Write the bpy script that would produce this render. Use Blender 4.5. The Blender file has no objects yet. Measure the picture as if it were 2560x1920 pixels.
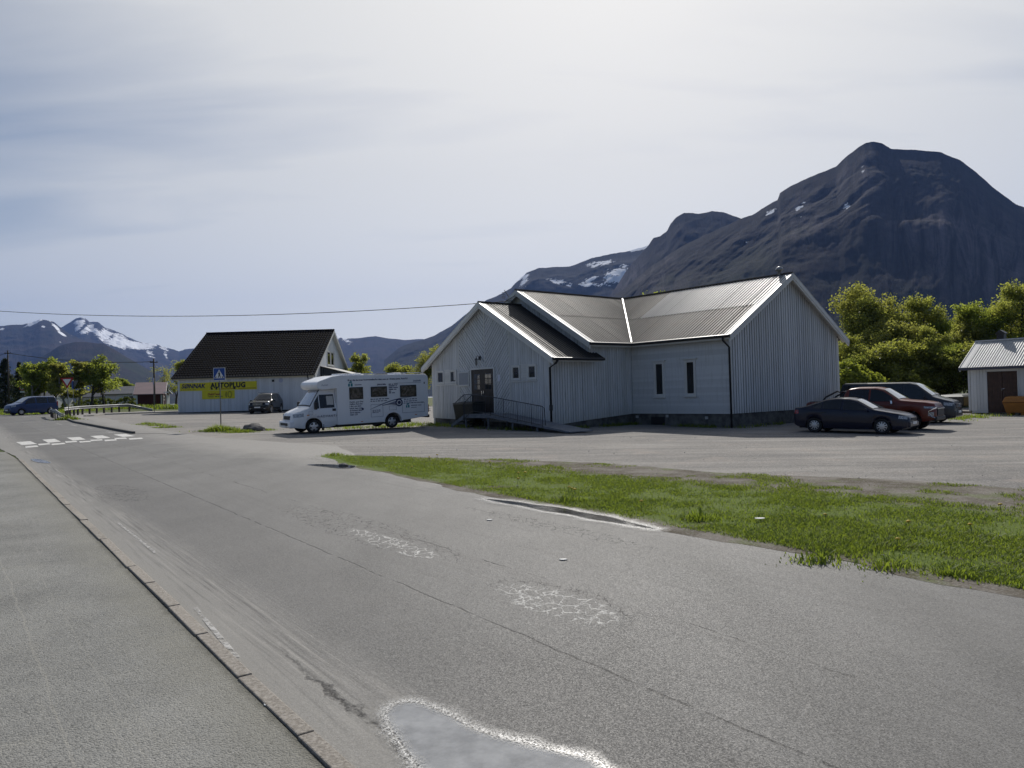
import bpy, bmesh, math, random
import numpy as np
from mathutils import Matrix, Vector
from mathutils.geometry import tessellate_polygon
random.seed(7)
C = bpy.context.scene.collection
SC = bpy.context.scene
PI = math.pi
# ------------------------------------------------------------------ camera
FPX, ROLL, PITCH, EYE = 1900.0, .028, .0132, 2.2      # focal length (px of a 2560 px wide frame), roll, pitch, eye height
GA, GB = .0123, -.0113                                # the whole site tilts gently: rises away, falls to the right
FW = np.array([0, math.cos(PITCH), math.sin(PITCH)]); U0 = np.array([0, -math.sin(PITCH), math.cos(PITCH)]); R0 = np.array([1., 0, 0])
RV = math.cos(ROLL) * R0 - math.sin(ROLL) * U0
UV = math.sin(ROLL) * R0 + math.cos(ROLL) * U0
cam = bpy.data.objects.new('camera', bpy.data.cameras.new('camera')); C.objects.link(cam)
cam.data.sensor_width = 36; cam.data.lens = 36 * FPX / 2560
cam.data.clip_start = .1; cam.data.clip_end = 60000
cam.matrix_world = Matrix(((RV[0], UV[0], -FW[0], 0), (RV[1], UV[1], -FW[1], 0), (RV[2], UV[2], -FW[2], EYE), (0, 0, 0, 1)))
SC.camera = cam
# ------------------------------------------------------------------ sky, sun, exposure
SUN_EL, SUN_AZ = math.radians(37.5), math.radians(9.5)   # azimuth clockwise from +Y (the view direction)
SUND = np.array([math.sin(SUN_AZ) * math.cos(SUN_EL), math.cos(SUN_AZ) * math.cos(SUN_EL), math.sin(SUN_EL)])
W = bpy.data.worlds.new('World'); SC.world = W; W.use_nodes = True
sun = bpy.data.objects.new('sun', bpy.data.lights.new('sun', 'SUN')); C.objects.link(sun)
sun.data.energy = 4.3; sun.data.angle = math.radians(.55); sun.data.color = (1, .955, .89)
sun.rotation_euler = Vector(SUND).to_track_quat('Z', 'Y').to_euler()
sun.location = (0, 0, 60)
SC.view_settings.view_transform = 'Standard'; SC.view_settings.look = 'None'
SC.view_settings.exposure = 0.0; SC.view_settings.gamma = 1; SC.view_settings.use_curve_mapping = False
SC.cycles.max_bounces = 9; SC.cycles.diffuse_bounces = 7; SC.cycles.transparent_max_bounces = 12; SC.cycles.volume_bounces = 0
SC.cycles.sample_clamp_indirect = 6
SC.cycles.caustics_reflective = False; SC.cycles.caustics_refractive = False

# ------------------------------------------------------------------ node helper
class S:
    """a socket with arithmetic"""
    def __init__(s, b, k): s.b, s.k = b, k
    def _m(s, op, o, r=False):
        x, y = (o, s) if r else (s, o)
        return s.b.math(op, x, y)
    def __add__(s, o): return s._m('ADD', o)
    __radd__ = __add__
    def __mul__(s, o): return s._m('MULTIPLY', o)
    __rmul__ = __mul__
    def __sub__(s, o): return s._m('SUBTRACT', o)
    def __rsub__(s, o): return s._m('SUBTRACT', o, True)
    def __truediv__(s, o): return s._m('DIVIDE', o)
    def __gt__(s, o): return s._m('GREATER_THAN', o)
    def __lt__(s, o): return s._m('LESS_THAN', o)
    def __pow__(s, o): return s._m('POWER', o)
    def abs(s): return s.b.math('ABSOLUTE', s)
    def clamp(s): return s.b.map(s, 0, 1)
class B:
    def __init__(s, tree): s.t = tree; s.n = tree.nodes; s.l = tree.links
    def new(s, typ, **kw):
        n = s.n.new(typ)
        for k, v in kw.items(): setattr(n, k, v)
        return n
    def put(s, inp, v):
        if isinstance(v, S): s.l.new(v.k, inp)
        elif v is not None:
            if isinstance(v, (tuple, list)) and len(v) == 3 and inp.type == 'RGBA': v = (*v, 1)
            inp.default_value = v
    def math(s, op, a, b=None, c=None):
        n = s.new('ShaderNodeMath', operation=op)
        for i, v in enumerate((a, b, c)):
            if v is not None: s.put(n.inputs[i], v)
        return S(s, n.outputs[0])
    def map(s, v, a, b, c=0, d=1, smooth=False):
        n = s.new('ShaderNodeMapRange', clamp=True)
        if smooth: n.interpolation_type = 'SMOOTHSTEP'
        for i, x in enumerate((v, a, b, c, d)): s.put(n.inputs[i], x)
        return S(s, n.outputs[0])
    def mix(s, f, a, b, mode='MIX'):
        n = s.new('ShaderNodeMix', data_type='RGBA', blend_type=mode)
        s.put(n.inputs[0], f); s.put(n.inputs[6], a); s.put(n.inputs[7], b)
        return S(s, n.outputs[2])
    def pos(s): return S(s, s.new('ShaderNodeNewGeometry').outputs['Position'])
    def normal(s): return S(s, s.new('ShaderNodeNewGeometry').outputs['Normal'])
    def obj(s): return S(s, s.new('ShaderNodeTexCoord').outputs['Object'])
    def rnd(s): return S(s, s.new('ShaderNodeObjectInfo').outputs['Random'])
    def attr(s, name): return S(s, s.new('ShaderNodeAttribute', attribute_name=name).outputs['Fac'])
    def sep(s, v):
        n = s.new('ShaderNodeSeparateXYZ'); s.put(n.inputs[0], v); return [S(s, o) for o in n.outputs]
    def comb(s, x, y, z):
        n = s.new('ShaderNodeCombineXYZ')
        for i, v in enumerate((x, y, z)): s.put(n.inputs[i], v)
        return S(s, n.outputs[0])
    def mapping(s, v, loc=(0, 0, 0), rot=(0, 0, 0), scale=(1, 1, 1)):
        n = s.new('ShaderNodeMapping'); s.put(n.inputs[0], v); n.inputs[1].default_value = loc; n.inputs[2].default_value = rot; n.inputs[3].default_value = scale
        return S(s, n.outputs[0])
    def noise(s, v, scale, detail=3, rough=.55, dist=0, col=False):
        n = s.new('ShaderNodeTexNoise'); s.put(n.inputs['Vector'], v)
        n.inputs['Scale'].default_value = scale; n.inputs['Detail'].default_value = detail; n.inputs['Roughness'].default_value = rough; n.inputs['Distortion'].default_value = dist
        return S(s, n.outputs['Color' if col else 'Fac'])
    def voro(s, v, scale, feature='F1', rnd=1, out='Distance'):
        n = s.new('ShaderNodeTexVoronoi', feature=feature); s.put(n.inputs['Vector'], v)
        n.inputs['Scale'].default_value = scale; n.inputs['Randomness'].default_value = rnd
        return S(s, n.outputs[out])
    def ramp(s, f, stops):
        n = s.new('ShaderNodeValToRGB'); s.put(n.inputs[0], f)
        e = n.color_ramp.elements
        while len(e) < len(stops): e.new(.5)
        for k, (p, c) in zip(e, stops): k.position = p; k.color = (*c, 1) if len(c) == 3 else c
        return S(s, n.outputs[0])
    def bump(s, h, strength=.3, dist=.02):
        n = s.new('ShaderNodeBump'); s.put(n.inputs['Height'], h); s.put(n.inputs['Strength'], strength); n.inputs['Distance'].default_value = dist
        return S(s, n.outputs[0])
    def dot(s, a, b):
        n = s.new('ShaderNodeVectorMath', operation='DOT_PRODUCT'); s.put(n.inputs[0], a); s.put(n.inputs[1], b); return S(s, n.outputs['Value'])
    def vadd(s, a, b):
        n = s.new('ShaderNodeVectorMath', operation='ADD'); s.put(n.inputs[0], a); s.put(n.inputs[1], b); return S(s, n.outputs[0])
    def vscale(s, a, k):
        n = s.new('ShaderNodeVectorMath', operation='SCALE'); s.put(n.inputs[0], a); s.put(n.inputs['Scale'], k); return S(s, n.outputs[0])
MATS = {}
def mat(name, fn=None, color=None, rough=.6, metal=0., spec=.5, vary=.0, vscale=3., bump=0., bscale=60., **kw):
    """a Principled material; fn(b) returns a dict of inputs, else a colour with noise variation and fine bump"""
    if name in MATS: return MATS[name]
    m = bpy.data.materials.new(name); m.use_nodes = True
    b = B(m.node_tree); p = m.node_tree.nodes['Principled BSDF']
    d = dict(color=color, rough=rough, metal=metal, spec=spec); d.update(kw)
    if fn: d.update(fn(b))
    elif vary or bump:
        o = b.obj()
        if vary:
            f = b.noise(o, vscale, 4)
            lo = tuple(c * (1 - vary) for c in color); hi = tuple(min(1, c * (1 + vary)) for c in color)
            d['color'] = b.mix(b.map(f, .3, .7), lo, hi)
        if bump: d['normal'] = b.bump(b.noise(o, bscale, 3), bump, .01)
    names = dict(color='Base Color', rough='Roughness', metal='Metallic', spec='Specular IOR Level', normal='Normal', alpha='Alpha', coat='Coat Weight', coatr='Coat Roughness', trans='Transmission Weight', ior='IOR', emit='Emission Color', emits='Emission Strength')
    for k, v in d.items():
        if k in names and v is not None: b.put(p.inputs[names[k]], v)
    MATS[name] = m
    return m

# world: clear-sky model behind a thin veil of high cirrus that brightens towards the sun (forward scattering)
wb = B(W.node_tree); bg = W.node_tree.nodes['Background']
sky = wb.new('ShaderNodeTexSky', sky_type='NISHITA', sun_disc=False, sun_elevation=SUN_EL, sun_rotation=SUN_AZ)
sky.air_density = 1.0; sky.dust_density = 1.0; sky.ozone_density = 1.2; sky.altitude = 20
vdir = S(wb, wb.new('ShaderNodeTexCoord').outputs['Generated'])
cs = wb.dot(vdir, tuple(SUND))
dx, dy, dz = wb.sep(vdir)
flat = wb.comb(dx / wb.math('MAXIMUM', dz + .16, .05), dy / wb.math('MAXIMUM', dz + .16, .05), 0)
streak = wb.noise(wb.mapping(flat, rot=(0, 0, .42), scale=(.5, 1.9, 1)), 1.5, 6, .52, .4)
broad = wb.noise(wb.mapping(flat, loc=(3, 1, 0), rot=(0, 0, .2), scale=(.5, 1.0, 1)), .9, 3, .5)
fwd = wb.map(cs, -.2, 1) ** 3.0
veil = ((wb.map(streak, .28, .72) * .72 + wb.map(broad, .30, .68) * .55 + wb.map(cs, .70, .95, 0, .75) + wb.map(dz, .30, .0, 0, 1.0) - .22) * wb.map(cs, -.2, .75, .12, 1)).clamp()
bright = 1.2 + 14.4 * (wb.map(cs, .02, 1) ** 1.3) + 3.4 * wb.map(dz, .28, 0) * wb.map(cs, .1, .7)
vcol = wb.mix(wb.map(cs, .3, .95), (.85, .95, 1.06), (1.035, 1.015, .95))
vc = wb.vscale(vcol, bright)
wcol = wb.mix(veil * .85, S(wb, sky.outputs[0]), vc)
wb.put(bg.inputs[0], wcol); bg.inputs[1].default_value = .064
# ------------------------------------------------------------------ site geometry helpers
def gz(x, y, r0=110.):
    r = math.hypot(x, y); k = min(1., r0 / max(r, 1e-6))
    return GA * y * k + GB * x * k
def ray(u, v):
    d = RV * (u - 1280) / FPX + UV * (960 - v) / FPX + FW
    return d / d[1]
def P(u, v, Y):
    """the point on the sight line (u, v) at distance Y"""
    d = ray(u, v); return np.array([0, 0, EYE]) + d * Y
def G(u, v):
    """where the sight line (u, v) meets the sloping ground"""
    d = ray(u, v); t = EYE / (GA + GB * d[0] - d[2]); return np.array([0, 0, EYE]) + d * t
def proj(p):
    q = np.asarray(p, float) - np.array([0, 0, EYE]); c = q @ FW
    return 1280 + FPX * (q @ RV) / c, 960 - FPX * (q @ UV) / c
def link(o, parent=None):
    C.objects.link(o)
    if parent is not None: o.parent = parent
    return o
def tag(o, label=None, cat=None, group=None, kind=None):
    for k, v in (('label', label), ('category', cat), ('group', group), ('kind', kind)):
        if v: o[k] = v
    return o
def empty(name, loc, rz=0, label=None, cat=None, group=None):
    o = bpy.data.objects.new(name, None); o.empty_display_size = .2; C.objects.link(o)
    o.location = [float(t) for t in loc]; o.rotation_euler = (0, 0, rz)
    return tag(o, label, cat, group)
def mesh(name, verts, faces, m, parent=None, smooth=False):
    me = bpy.data.meshes.new(name)
    me.from_pydata([tuple(map(float, v)) for v in verts], [], faces)
    if isinstance(m, (list, tuple)):
        for k in m: me.materials.append(k)
    else: me.materials.append(m)
    if smooth: me.shade_smooth()
    me.update()
    return link(bpy.data.objects.new(name, me), parent)
def npmesh(name, verts, faces, m, parent=None, smooth=False, attrs=None):
    """large meshes from arrays; faces (n,3) or (n,4)"""
    me = bpy.data.meshes.new(name); n = len(verts); k = faces.shape[1]; nf = len(faces)
    me.vertices.add(n); me.vertices.foreach_set('co', np.ascontiguousarray(verts, np.float32).ravel())
    me.loops.add(nf * k); me.loops.foreach_set('vertex_index', np.ascontiguousarray(faces, np.int32).ravel())
    me.polygons.add(nf); me.polygons.foreach_set('loop_start', np.arange(nf, dtype=np.int32) * k)
    if smooth: me.polygons.foreach_set('use_smooth', np.ones(nf, bool))
    for an, av in (attrs or {}).items():
        a_ = me.attributes.new(an, 'FLOAT', 'POINT'); a_.data.foreach_set('value', np.ascontiguousarray(av, np.float32).ravel())
    me.materials.append(m); me.update(calc_edges=True)
    o = bpy.data.objects.new(name, me)
    return link(o, parent)
class MB:
    """collects simple solids, then links them as ONE mesh object"""
    def __init__(s): s.v = []; s.f = []
    def add(s, vs, fs):
        n = len(s.v); s.v += [tuple(map(float, v)) for v in vs]; s.f += [tuple(i + n for i in f) for f in fs]; return s
    def box(s, x0, x1, y0, y1, z0, z1):
        return s.hexa([(x0, y0, z0), (x1, y0, z0), (x1, y1, z0), (x0, y1, z0)], [(x0, y0, z1), (x1, y0, z1), (x1, y1, z1), (x0, y1, z1)])
    def hexa(s, lo, hi):
        return s.add(list(lo) + list(hi), [(3, 2, 1, 0), (4, 5, 6, 7), (0, 1, 5, 4), (1, 2, 6, 5), (2, 3, 7, 6), (3, 0, 4, 7)])
    def prism(s, poly, d):
        """polygon of 3D points pushed along vector d"""
        n = len(poly); q = [tuple(np.add(p, d)) for p in poly]
        return s.add(list(poly) + q, [tuple(range(n))[::-1], tuple(range(n, 2 * n))] + [(i, (i + 1) % n, n + (i + 1) % n, n + i) for i in range(n)])
    def tube(s, path, r, seg=6, r1=None, cap=True):
        path = [np.array(p, float) for p in path]; n = len(path); rs = np.linspace(r, r if r1 is None else r1, n) if not hasattr(r, '__len__') else r
        vs = []; up = np.array([0, 0, 1.])
        for i, p in enumerate(path):
            t = path[min(i + 1, n - 1)] - path[max(i - 1, 0)]; t /= np.linalg.norm(t) + 1e-9
            x = np.cross(t, up if abs(t[2]) < .95 else np.array([1., 0, 0])); x /= np.linalg.norm(x) + 1e-9; y = np.cross(t, x)
            for k in range(seg):
                a_ = 2 * PI * k / seg; vs.append(p + rs[i] * (x * math.cos(a_) + y * math.sin(a_)))
        fs = [(i * seg + k, i * seg + (k + 1) % seg, (i + 1) * seg + (k + 1) % seg, (i + 1) * seg + k) for i in range(n - 1) for k in range(seg)]
        if cap: fs += [tuple(range(seg))[::-1], tuple(range((n - 1) * seg, n * seg))]
        return s.add(vs, fs)
    def cyl(s, p0, p1, r, seg=12, r1=None): return s.tube([p0, p1], r, seg, r1)
    def lathe(s, prof, seg=20, o=(0, 0, 0), axis='Y'):
        """prof: (radius, along) pairs turned round an axis"""
        vs = []
        for r, h in prof:
            for k in range(seg):
                a_ = 2 * PI * k / seg; c, d = r * math.cos(a_), r * math.sin(a_)
                vs.append((o[0] + c, o[1] + h, o[2] + d) if axis == 'Y' else (o[0] + c, o[1] + d, o[2] + h) if axis == 'Z' else (o[0] + h, o[1] + c, o[2] + d))
        n = len(prof)
        return s.add(vs, [(i * seg + k, i * seg + (k + 1) % seg, (i + 1) * seg + (k + 1) % seg, (i + 1) * seg + k) for i in range(n - 1) for k in range(seg)])
    def build(s, name, m, parent=None, smooth=False, bevel=0, seg=2):
        o = mesh(name, s.v, s.f, m, parent, smooth)
        if bevel:
            bm = bmesh.new(); bm.from_mesh(o.data); bmesh.ops.recalc_face_normals(bm, faces=bm.faces)
            bmesh.ops.bevel(bm, geom=[e for e in bm.edges if len(e.link_faces) == 2 and e.calc_face_angle(0) > .5], offset=bevel, segments=seg, affect='EDGES', profile=.5, clamp_overlap=True)
            bm.to_mesh(o.data); bm.free()
        else:
            bm = bmesh.new(); bm.from_mesh(o.data); bmesh.ops.recalc_face_normals(bm, faces=bm.faces); bm.to_mesh(o.data); bm.free()
        return o
def clip(poly, a_, b_, c_):
    """keep the part of a 2D polygon where a*x+b*y <= c"""
    out = []
    for i in range(len(poly)):
        p, q = poly[i], poly[(i + 1) % len(poly)]
        dp, dq = a_ * p[0] + b_ * p[1] - c_, a_ * q[0] + b_ * q[1] - c_
        if dp <= 0: out.append(p)
        if dp * dq < 0: t = dp / (dp - dq); out.append((p[0] + (q[0] - p[0]) * t, p[1] + (q[1] - p[1]) * t))
    return out
def hashn(ix, iy, seed):
    h = (ix.astype(np.int64) * 374761393 + iy.astype(np.int64) * 668265263 + seed * 1442695041) & 0xffffffff
    h = ((h ^ (h >> 13)) * 1274126177) & 0xffffffff
    return ((h ^ (h >> 16)) & 0xffff) / 65535.0
def vnoise(x, y, seed=0):
    x = np.asarray(x, float); y = np.asarray(y, float)
    ix, iy = np.floor(x), np.floor(y); fx, fy = x - ix, y - iy
    fx = fx * fx * (3 - 2 * fx); fy = fy * fy * (3 - 2 * fy); ix = ix.astype(np.int64); iy = iy.astype(np.int64)
    return (hashn(ix, iy, seed) * (1 - fx) + hashn(ix + 1, iy, seed) * fx) * (1 - fy) + (hashn(ix, iy + 1, seed) * (1 - fx) + hashn(ix + 1, iy + 1, seed) * fx) * fy
def fbm(x, y, seed=0, oct=5, gain=.5, ridged=False):
    s_ = 0; a_ = 1; n = 0
    for o in range(oct):
        v = vnoise(np.asarray(x) * 2 ** o, np.asarray(y) * 2 ** o, seed + o * 17)
        s_ = s_ + a_ * (1 - abs(2 * v - 1) if ridged else v); n += a_; a_ *= gain
    return s_ / n
def sheet(name, poly, dz, m, jitter=0., step=.5, kind='structure', seed=1, label=None):
    """a flat piece of ground laid on the sloping site, its outline made uneven"""
    pts = []
    for i in range(len(poly)):
        p, q = np.array(poly[i][:2], float), np.array(poly[(i + 1) % len(poly)][:2], float)
        L = np.linalg.norm(q - p); n = max(1, int(L / step)) if jitter else 1; nrm = np.array([-(q - p)[1], (q - p)[0]]) / (L + 1e-9)
        for k in range(n):
            w = p + (q - p) * k / n
            if jitter: w = w + nrm * jitter * (float(fbm(w[0] * 1.1, w[1] * 1.1, seed, 4)) - .5) * 2
            pts.append(w)
    me = bpy.data.meshes.new(name); bm = bmesh.new()
    vs = [bm.verts.new((w[0], w[1], gz(w[0], w[1]) + dz)) for w in pts]
    for t_ in tessellate_polygon([[Vector((w[0], w[1], 0)) for w in pts]]):
        try: bm.faces.new([vs[i] for i in t_])
        except ValueError: pass
    bmesh.ops.recalc_face_normals(bm, faces=bm.faces)
    if sum(f.normal.z for f in bm.faces) < 0: bmesh.ops.reverse_faces(bm, faces=bm.faces)
    bm.to_mesh(me); bm.free(); me.materials.append(m)
    o = link(bpy.data.objects.new(name, me)); return tag(o, label, kind=kind)
# road coordinates: q across (kerb at 1.8), p along (towards the crossing)
RQ = np.array([.805, .593]); RP = np.array([-.593, .805])
def road(q, p): return RQ * q + RP * p

# ------------------------------------------------------------------ ground materials
def road_qp(b):
    x = b.pos(); return b.dot(x, (.805, .593, 0)), b.dot(x, (-.593, .805, 0)), x
def m_asphalt(b):
    q, p, x = road_qp(b)
    agg = b.voro(x, 120, out='Color'); ax, ay, az = b.sep(agg)
    fine = b.noise(x, 45, 3, .7)
    big = b.noise(b.mapping(x, rot=(0, 0, -.635), scale=(1, .16, 1)), .9, 4)
    patch = b.noise(x, .35, 3)
    along = b.noise(b.comb(q * 3.2, p * .05, 0), 1.6, 4)
    base = b.mix(b.map(big, .35, .65), (.096, .095, .091), (.142, .140, .134))
    base = b.mix(b.map(along, .50, .68) * .6, base, (.090, .087, .084)); lane = b.map(q + (patch - .5) * .8, 2.3, 2.9) * b.map(q + (big - .5) * .5, 4.05, 3.7); base = b.mix(lane * .5, base, (.085, .083, .080))
    base = b.mix(b.map(patch, .45, .7) * .4, base, (.205, .199, .187))
    stone = b.map(ax, .55, 1.0); base = b.mix(stone * .35, base, (.34, .33, .315))
    base = b.mix(b.map(ay, .7, 1) * .4, base, (.05, .048, .045))
    base = b.mix(b.map(fine, .35, .75) * .35, base, (.07, .068, .065))
    # dust from the gravel lot blown over the open edge of the road
    dustn = b.noise(x, .8, 5, .65)
    dust = b.map(q + (dustn - .5) * 3.2 + b.map(p, 17, 30) * 1.8, 8.2, 10.5)
    base = b.mix(dust * .85, base, b.mix(b.map(ax, .2, .9), (.205, .195, .180), (.31, .295, .27)))
    kd = b.map(q + (b.noise(x, 2.5, 3) - .5) * .35, 2.75, 2.0)
    base = b.mix(kd * .7, base, (.27, .258, .235))
    # seams between lanes of laying
    wob = b.noise(x, 2.2, 4, .6) - .5
    s1 = b.map((q - 3.98 + wob * .10).abs(), .006, .018, 1, 0) * b.map(b.noise(x, 3, 3), .36, .46)
    s2 = b.map((q - 5.33 + wob * .22).abs(), .004, .016, 1, 0) * b.map(b.noise(x, 1.3, 3), .46, .6) * b.map(p, 1, 4)
    # crocodile cracking in two long patches and some light crazing
    warp = b.vadd(x, b.vscale(b.vadd(b.noise(x, 3.0, 3, .6, col=True), (-.5, -.5, -.5)), .42))
    edge = b.voro(b.mapping(warp, rot=(0, 0, -.635), scale=(1.5, .75, 1)), 5.2, 'DISTANCE_TO_EDGE')
    fade = b.noise(x, 2.0, 4)
    def zone(q0, p0, rq, rp):
        return 1 - ((((q - q0) / rq) ** 2 + ((p - p0) / rp) ** 2) + (fade - .5) * 1.1)
    z1 = zone(5.05, 11.0, .55, 3.2); z2 = zone(4.90, 6.0, .46, 1.1); z3 = zone(9.2, 20.2, .55, 3.6); z4 = zone(2.9, 18.3, .5, 1.9); z5 = zone(7.4, 9.3, .25, 2.4)
    zz = b.math('MAXIMUM', b.math('MAXIMUM', z1, z2), b.math('MAXIMUM', b.math('MAXIMUM', z3, z4), z5))
    cr = b.map(edge, .012, .034, 1, 0) * b.map(zz, .0, .25)
    s3 = b.map((q - 2.17 + wob * .34 + (b.noise(x, 9, 3, .7) - .5) * .12).abs(), .006, .034, 1, 0) * b.map(p, 2.2, 3.6) * b.map(p, 6.8, 5.2) * b.map(b.noise(x, 6, 3), .36, .5)
    crack = b.math('MAXIMUM', b.math('MAXIMUM', b.math('MAXIMUM', s1 * .8, s2), cr), s3)
    grv = b.noise(b.comb(q * 20, p * .5, 0), 1.0, 2); gz_ = b.map((q - 2.25).abs(), .12, .42, 1, 0) * b.map(b.noise(x, .5, 2), .35, .5); base = b.mix(b.map(grv, .55, .65) * gz_ * .55, base, (.30, .285, .26)); base = b.mix(b.map(grv, .45, .36) * gz_ * .5, base, (.07, .067, .062))
    # sun glint on the wet cracks, painted as a pale colour
    sil = b.math('MAXIMUM', zone(4.84, 5.95, .40, 1.0), zone(4.92, 9.6, .26, 1.5))  # sil: zones where the crack glint is painted
    crack_glint = b.map(edge + (b.noise(x, 14, 3) - .5) * .05, .016, .052, 1, 0) * b.map(sil, .05, .4) * b.map(b.noise(x, 5, 3), .30, .42)
    base = b.mix(crack_glint * .9, base, (.80, .79, .75))
    base = b.mix(crack * (1 - crack_glint * .6), base, (.022, .020, .019))
    h = fine * .5 + b.map(ax, 0, 1) * .5 - crack * 1.6
    wear = b.noise(b.comb(q * 26, p * .8, 0), 1.0, 3) * b.map((q - 2.45).abs(), .0, .5, 1, 0)
    return dict(color=base, rough=b.map(ay, 0, 1, .62, .92), spec=.42, normal=b.bump(h + wear * 2.2, .5, .006))
def m_pavement(b):
    q, p, x = road_qp(b)
    ag = b.voro(x, 85, out='Color'); ax, ay, az = b.sep(ag)
    d = b.voro(x, 85)
    fine = b.noise(x, 70, 3, .7); big = b.noise(x, .7, 5, .6); mid = b.noise(x, 3.0, 4)
    base = b.mix(b.map(big, .35, .65), (.170, .170, .160), (.265, .263, .245))
    base = b.mix(b.map(mid, .5, .8) * .4, base, (.27, .262, .228))
    base = b.mix(b.map(ax, .45, 1) * .45, base, (.40, .392, .36)); base = b.mix(b.map(ay, .6, 1) * .55, base, (.045, .046, .043))
    w = b.noise(x, .5, 3) - .5
    def scratch(q0, wd, a_, fr): return b.map((q - q0 + w * a_ + p * fr).abs(), wd * .3, wd, 1, 0)
    sc = b.math('MAXIMUM', scratch(.62, .014, .22, .012) * .7, b.math('MAXIMUM', scratch(1.02, .010, .2, .02) * .4, scratch(-.2, .014, .3, -.01) * .4))
    sc = b.math('MAXIMUM', sc, b.map(b.noise(b.comb(q * 18, p * .5, 0), 1, 2), .58, .7) * b.map(b.noise(x, .5, 2), .5, .62) * .55)
    base = b.mix(sc * .45, base, (.36, .345, .30))
    dirt = b.map(q + (b.noise(x, 2.2, 4) - .5) * .5, 1.1, 1.72)
    base = b.mix(dirt * .55, base, (.215, .205, .165))
    moss = b.map(q + (b.noise(x, 7, 4) - .5) * .12, 1.63, 1.74)
    base = b.mix(moss * .8, base, (.035, .033, .018))
    return dict(color=base, rough=.9, spec=.35, normal=b.bump(d * -1.0 + fine * .5, .6, .010))
def m_gravel(b):
    x = b.pos()
    ag = b.voro(x, 34, out='Color'); ax, ay, az = b.sep(ag); d = b.voro(x, 34)
    big = b.noise(x, .22, 4); track = b.noise(b.mapping(x, rot=(0, 0, .12), scale=(.16, 1.25, 1)), 1.1, 5, .6)
    base = b.mix(b.map(big, .35, .65), (.185, .175, .163), (.265, .248, .226))
    base = b.mix(b.map(track, .48, .64) * .7, base, (.135, .131, .127)); base = b.mix(b.map(track, .46, .34) * .5, base, (.34, .325, .30))
    base = b.mix(b.map(b.noise(x, .6, 4), .56, .7) * .5, base, (.34, .29, .25))
    base = b.mix(b.map(ax, .5, 1) * .5, base, (.44, .42, .39)); base = b.mix(b.map(ay, .68, 1) * .5, base, (.11, .10, .095))
    return dict(color=base, rough=.95, spec=.3, normal=b.bump(b.noise(x, 26, 4, .7) * 1.2 - d * .6, .8, .015))
def m_soil(b):
    x = b.pos(); n = b.noise(x, 1.2, 5, .65); f = b.noise(x, 22, 4, .7); ag = b.voro(x, 40, out='Color'); ax, ay, az = b.sep(ag)
    base = b.mix(b.map(n, .4, .62), (.10, .085, .062), (.21, .19, .165))
    mline = b.dot(x, (.96, 1, 0)) + (b.noise(x, .8, 5, .65) - .5) * 3.0; qq = b.dot(x, (.805, .593, 0)); main = b.map(mline, 20.6, 19.4) * b.map(qq + (b.noise(x, 2, 4) - .5) * .5, 8.75, 9.1); thin = b.map(b.noise(x, .9, 5, .7), .53, .62) * .5; base = b.mix(b.math('MAXIMUM', main * b.map(n, .30, .42), thin) * .92, base, b.mix(b.map(f, .35, .65), (.075, .118, .018), (.145, .195, .030)))
    base = b.mix(b.map(ax, .6, 1) * .45 * (1 - main), base, (.33, .315, .295))
    return dict(color=base, rough=.95, spec=.1, normal=b.bump(f, .8, .03))
def m_field(b):
    x = b.pos(); n = b.noise(x, .05, 5); f = b.noise(x, .9, 5, .7)
    base = b.mix(b.map(n, .4, .6), (.060, .085, .022), (.095, .105, .035)); base = b.mix(b.map(f, .45, .75) * .5, base, (.045, .06, .018))
    return dict(color=base, rough=.95, spec=.2, normal=b.bump(f, .5, .1))
ASPHALT = mat('asphalt', m_asphalt); PAVEMENT = mat('pavement_asphalt', m_pavement); GRAVEL = mat('gravel_surface', m_gravel); SOIL = mat('verge_soil', m_soil); FIELD = mat('field_grass', m_field)
PAINT = mat('road_paint', lambda b: dict(color=b.mix(b.map(b.noise(b.pos(), 9, 4, .7), .52, .64), (.60, .59, .56), (.30, .295, .275)), rough=.7, normal=b.bump(b.noise(b.pos(), 60, 3), .3, .004)))
OLDPAINT = mat('worn_road_paint', lambda b: dict(color=(.50, .49, .47), rough=.8, alpha=b.map(b.noise(b.pos(), 13, 5, .7), .40, .6) * .9))
# the land: one sheet to the horizon
rr = np.concatenate([[0], np.linspace(4, 110, 24), np.geomspace(125, 14000, 30)]); th = np.linspace(0, 2 * PI, 97)[:-1]
V = []; Fc = []
for r_ in rr[1:]:
    for t_ in th: V.append((r_ * math.cos(t_), r_ * math.sin(t_), gz(r_ * math.cos(t_), r_ * math.sin(t_)) - .01 - max(0, r_ - 400) * .0015))
nth = len(th)
for i in range(len(rr) - 2):
    for k in range(nth): Fc.append((i * nth + k, i * nth + (k + 1) % nth, (i + 1) * nth + (k + 1) % nth, (i + 1) * nth + k))
V.append((0, 0, -.01)); Fc += [(len(V) - 1, (k + 1) % nth, k)[::-1] for k in range(nth)]
tag(mesh('ground', V, Fc, FIELD), kind='structure')
lot = [road(9.0, 60), road(9.2, 24.5), (-5.6, 24.0), (-5.4, 23.1), (-3.5, 22.0), (0, 20.2), (3, 17.6), (6, 15), (9.5, 12), (16, 6.5), (40, -6), (66, 14), (62, 47), (27, 56), (14, 60), (-6, 84), (-19, 86), (-45, 79)]
sheet('gravel_lot', lot, 0, GRAVEL, .25, .6)
sheet('verge', [(-6.4, 24.6), (-4.9, 24.5), (-2.5, 23.2), (0, 22.2), (2.5, 20.7), (4.9, 18.4), (7.8, 16.6), (12, 13.2), (17, 9.4), (22, 5), (20, 1.5), road(8.75, -6), road(8.55, 2.0), road(8.5, 8), road(8.55, 14), road(9.0, 20.5)], .010, SOIL, .26, .25)
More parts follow.
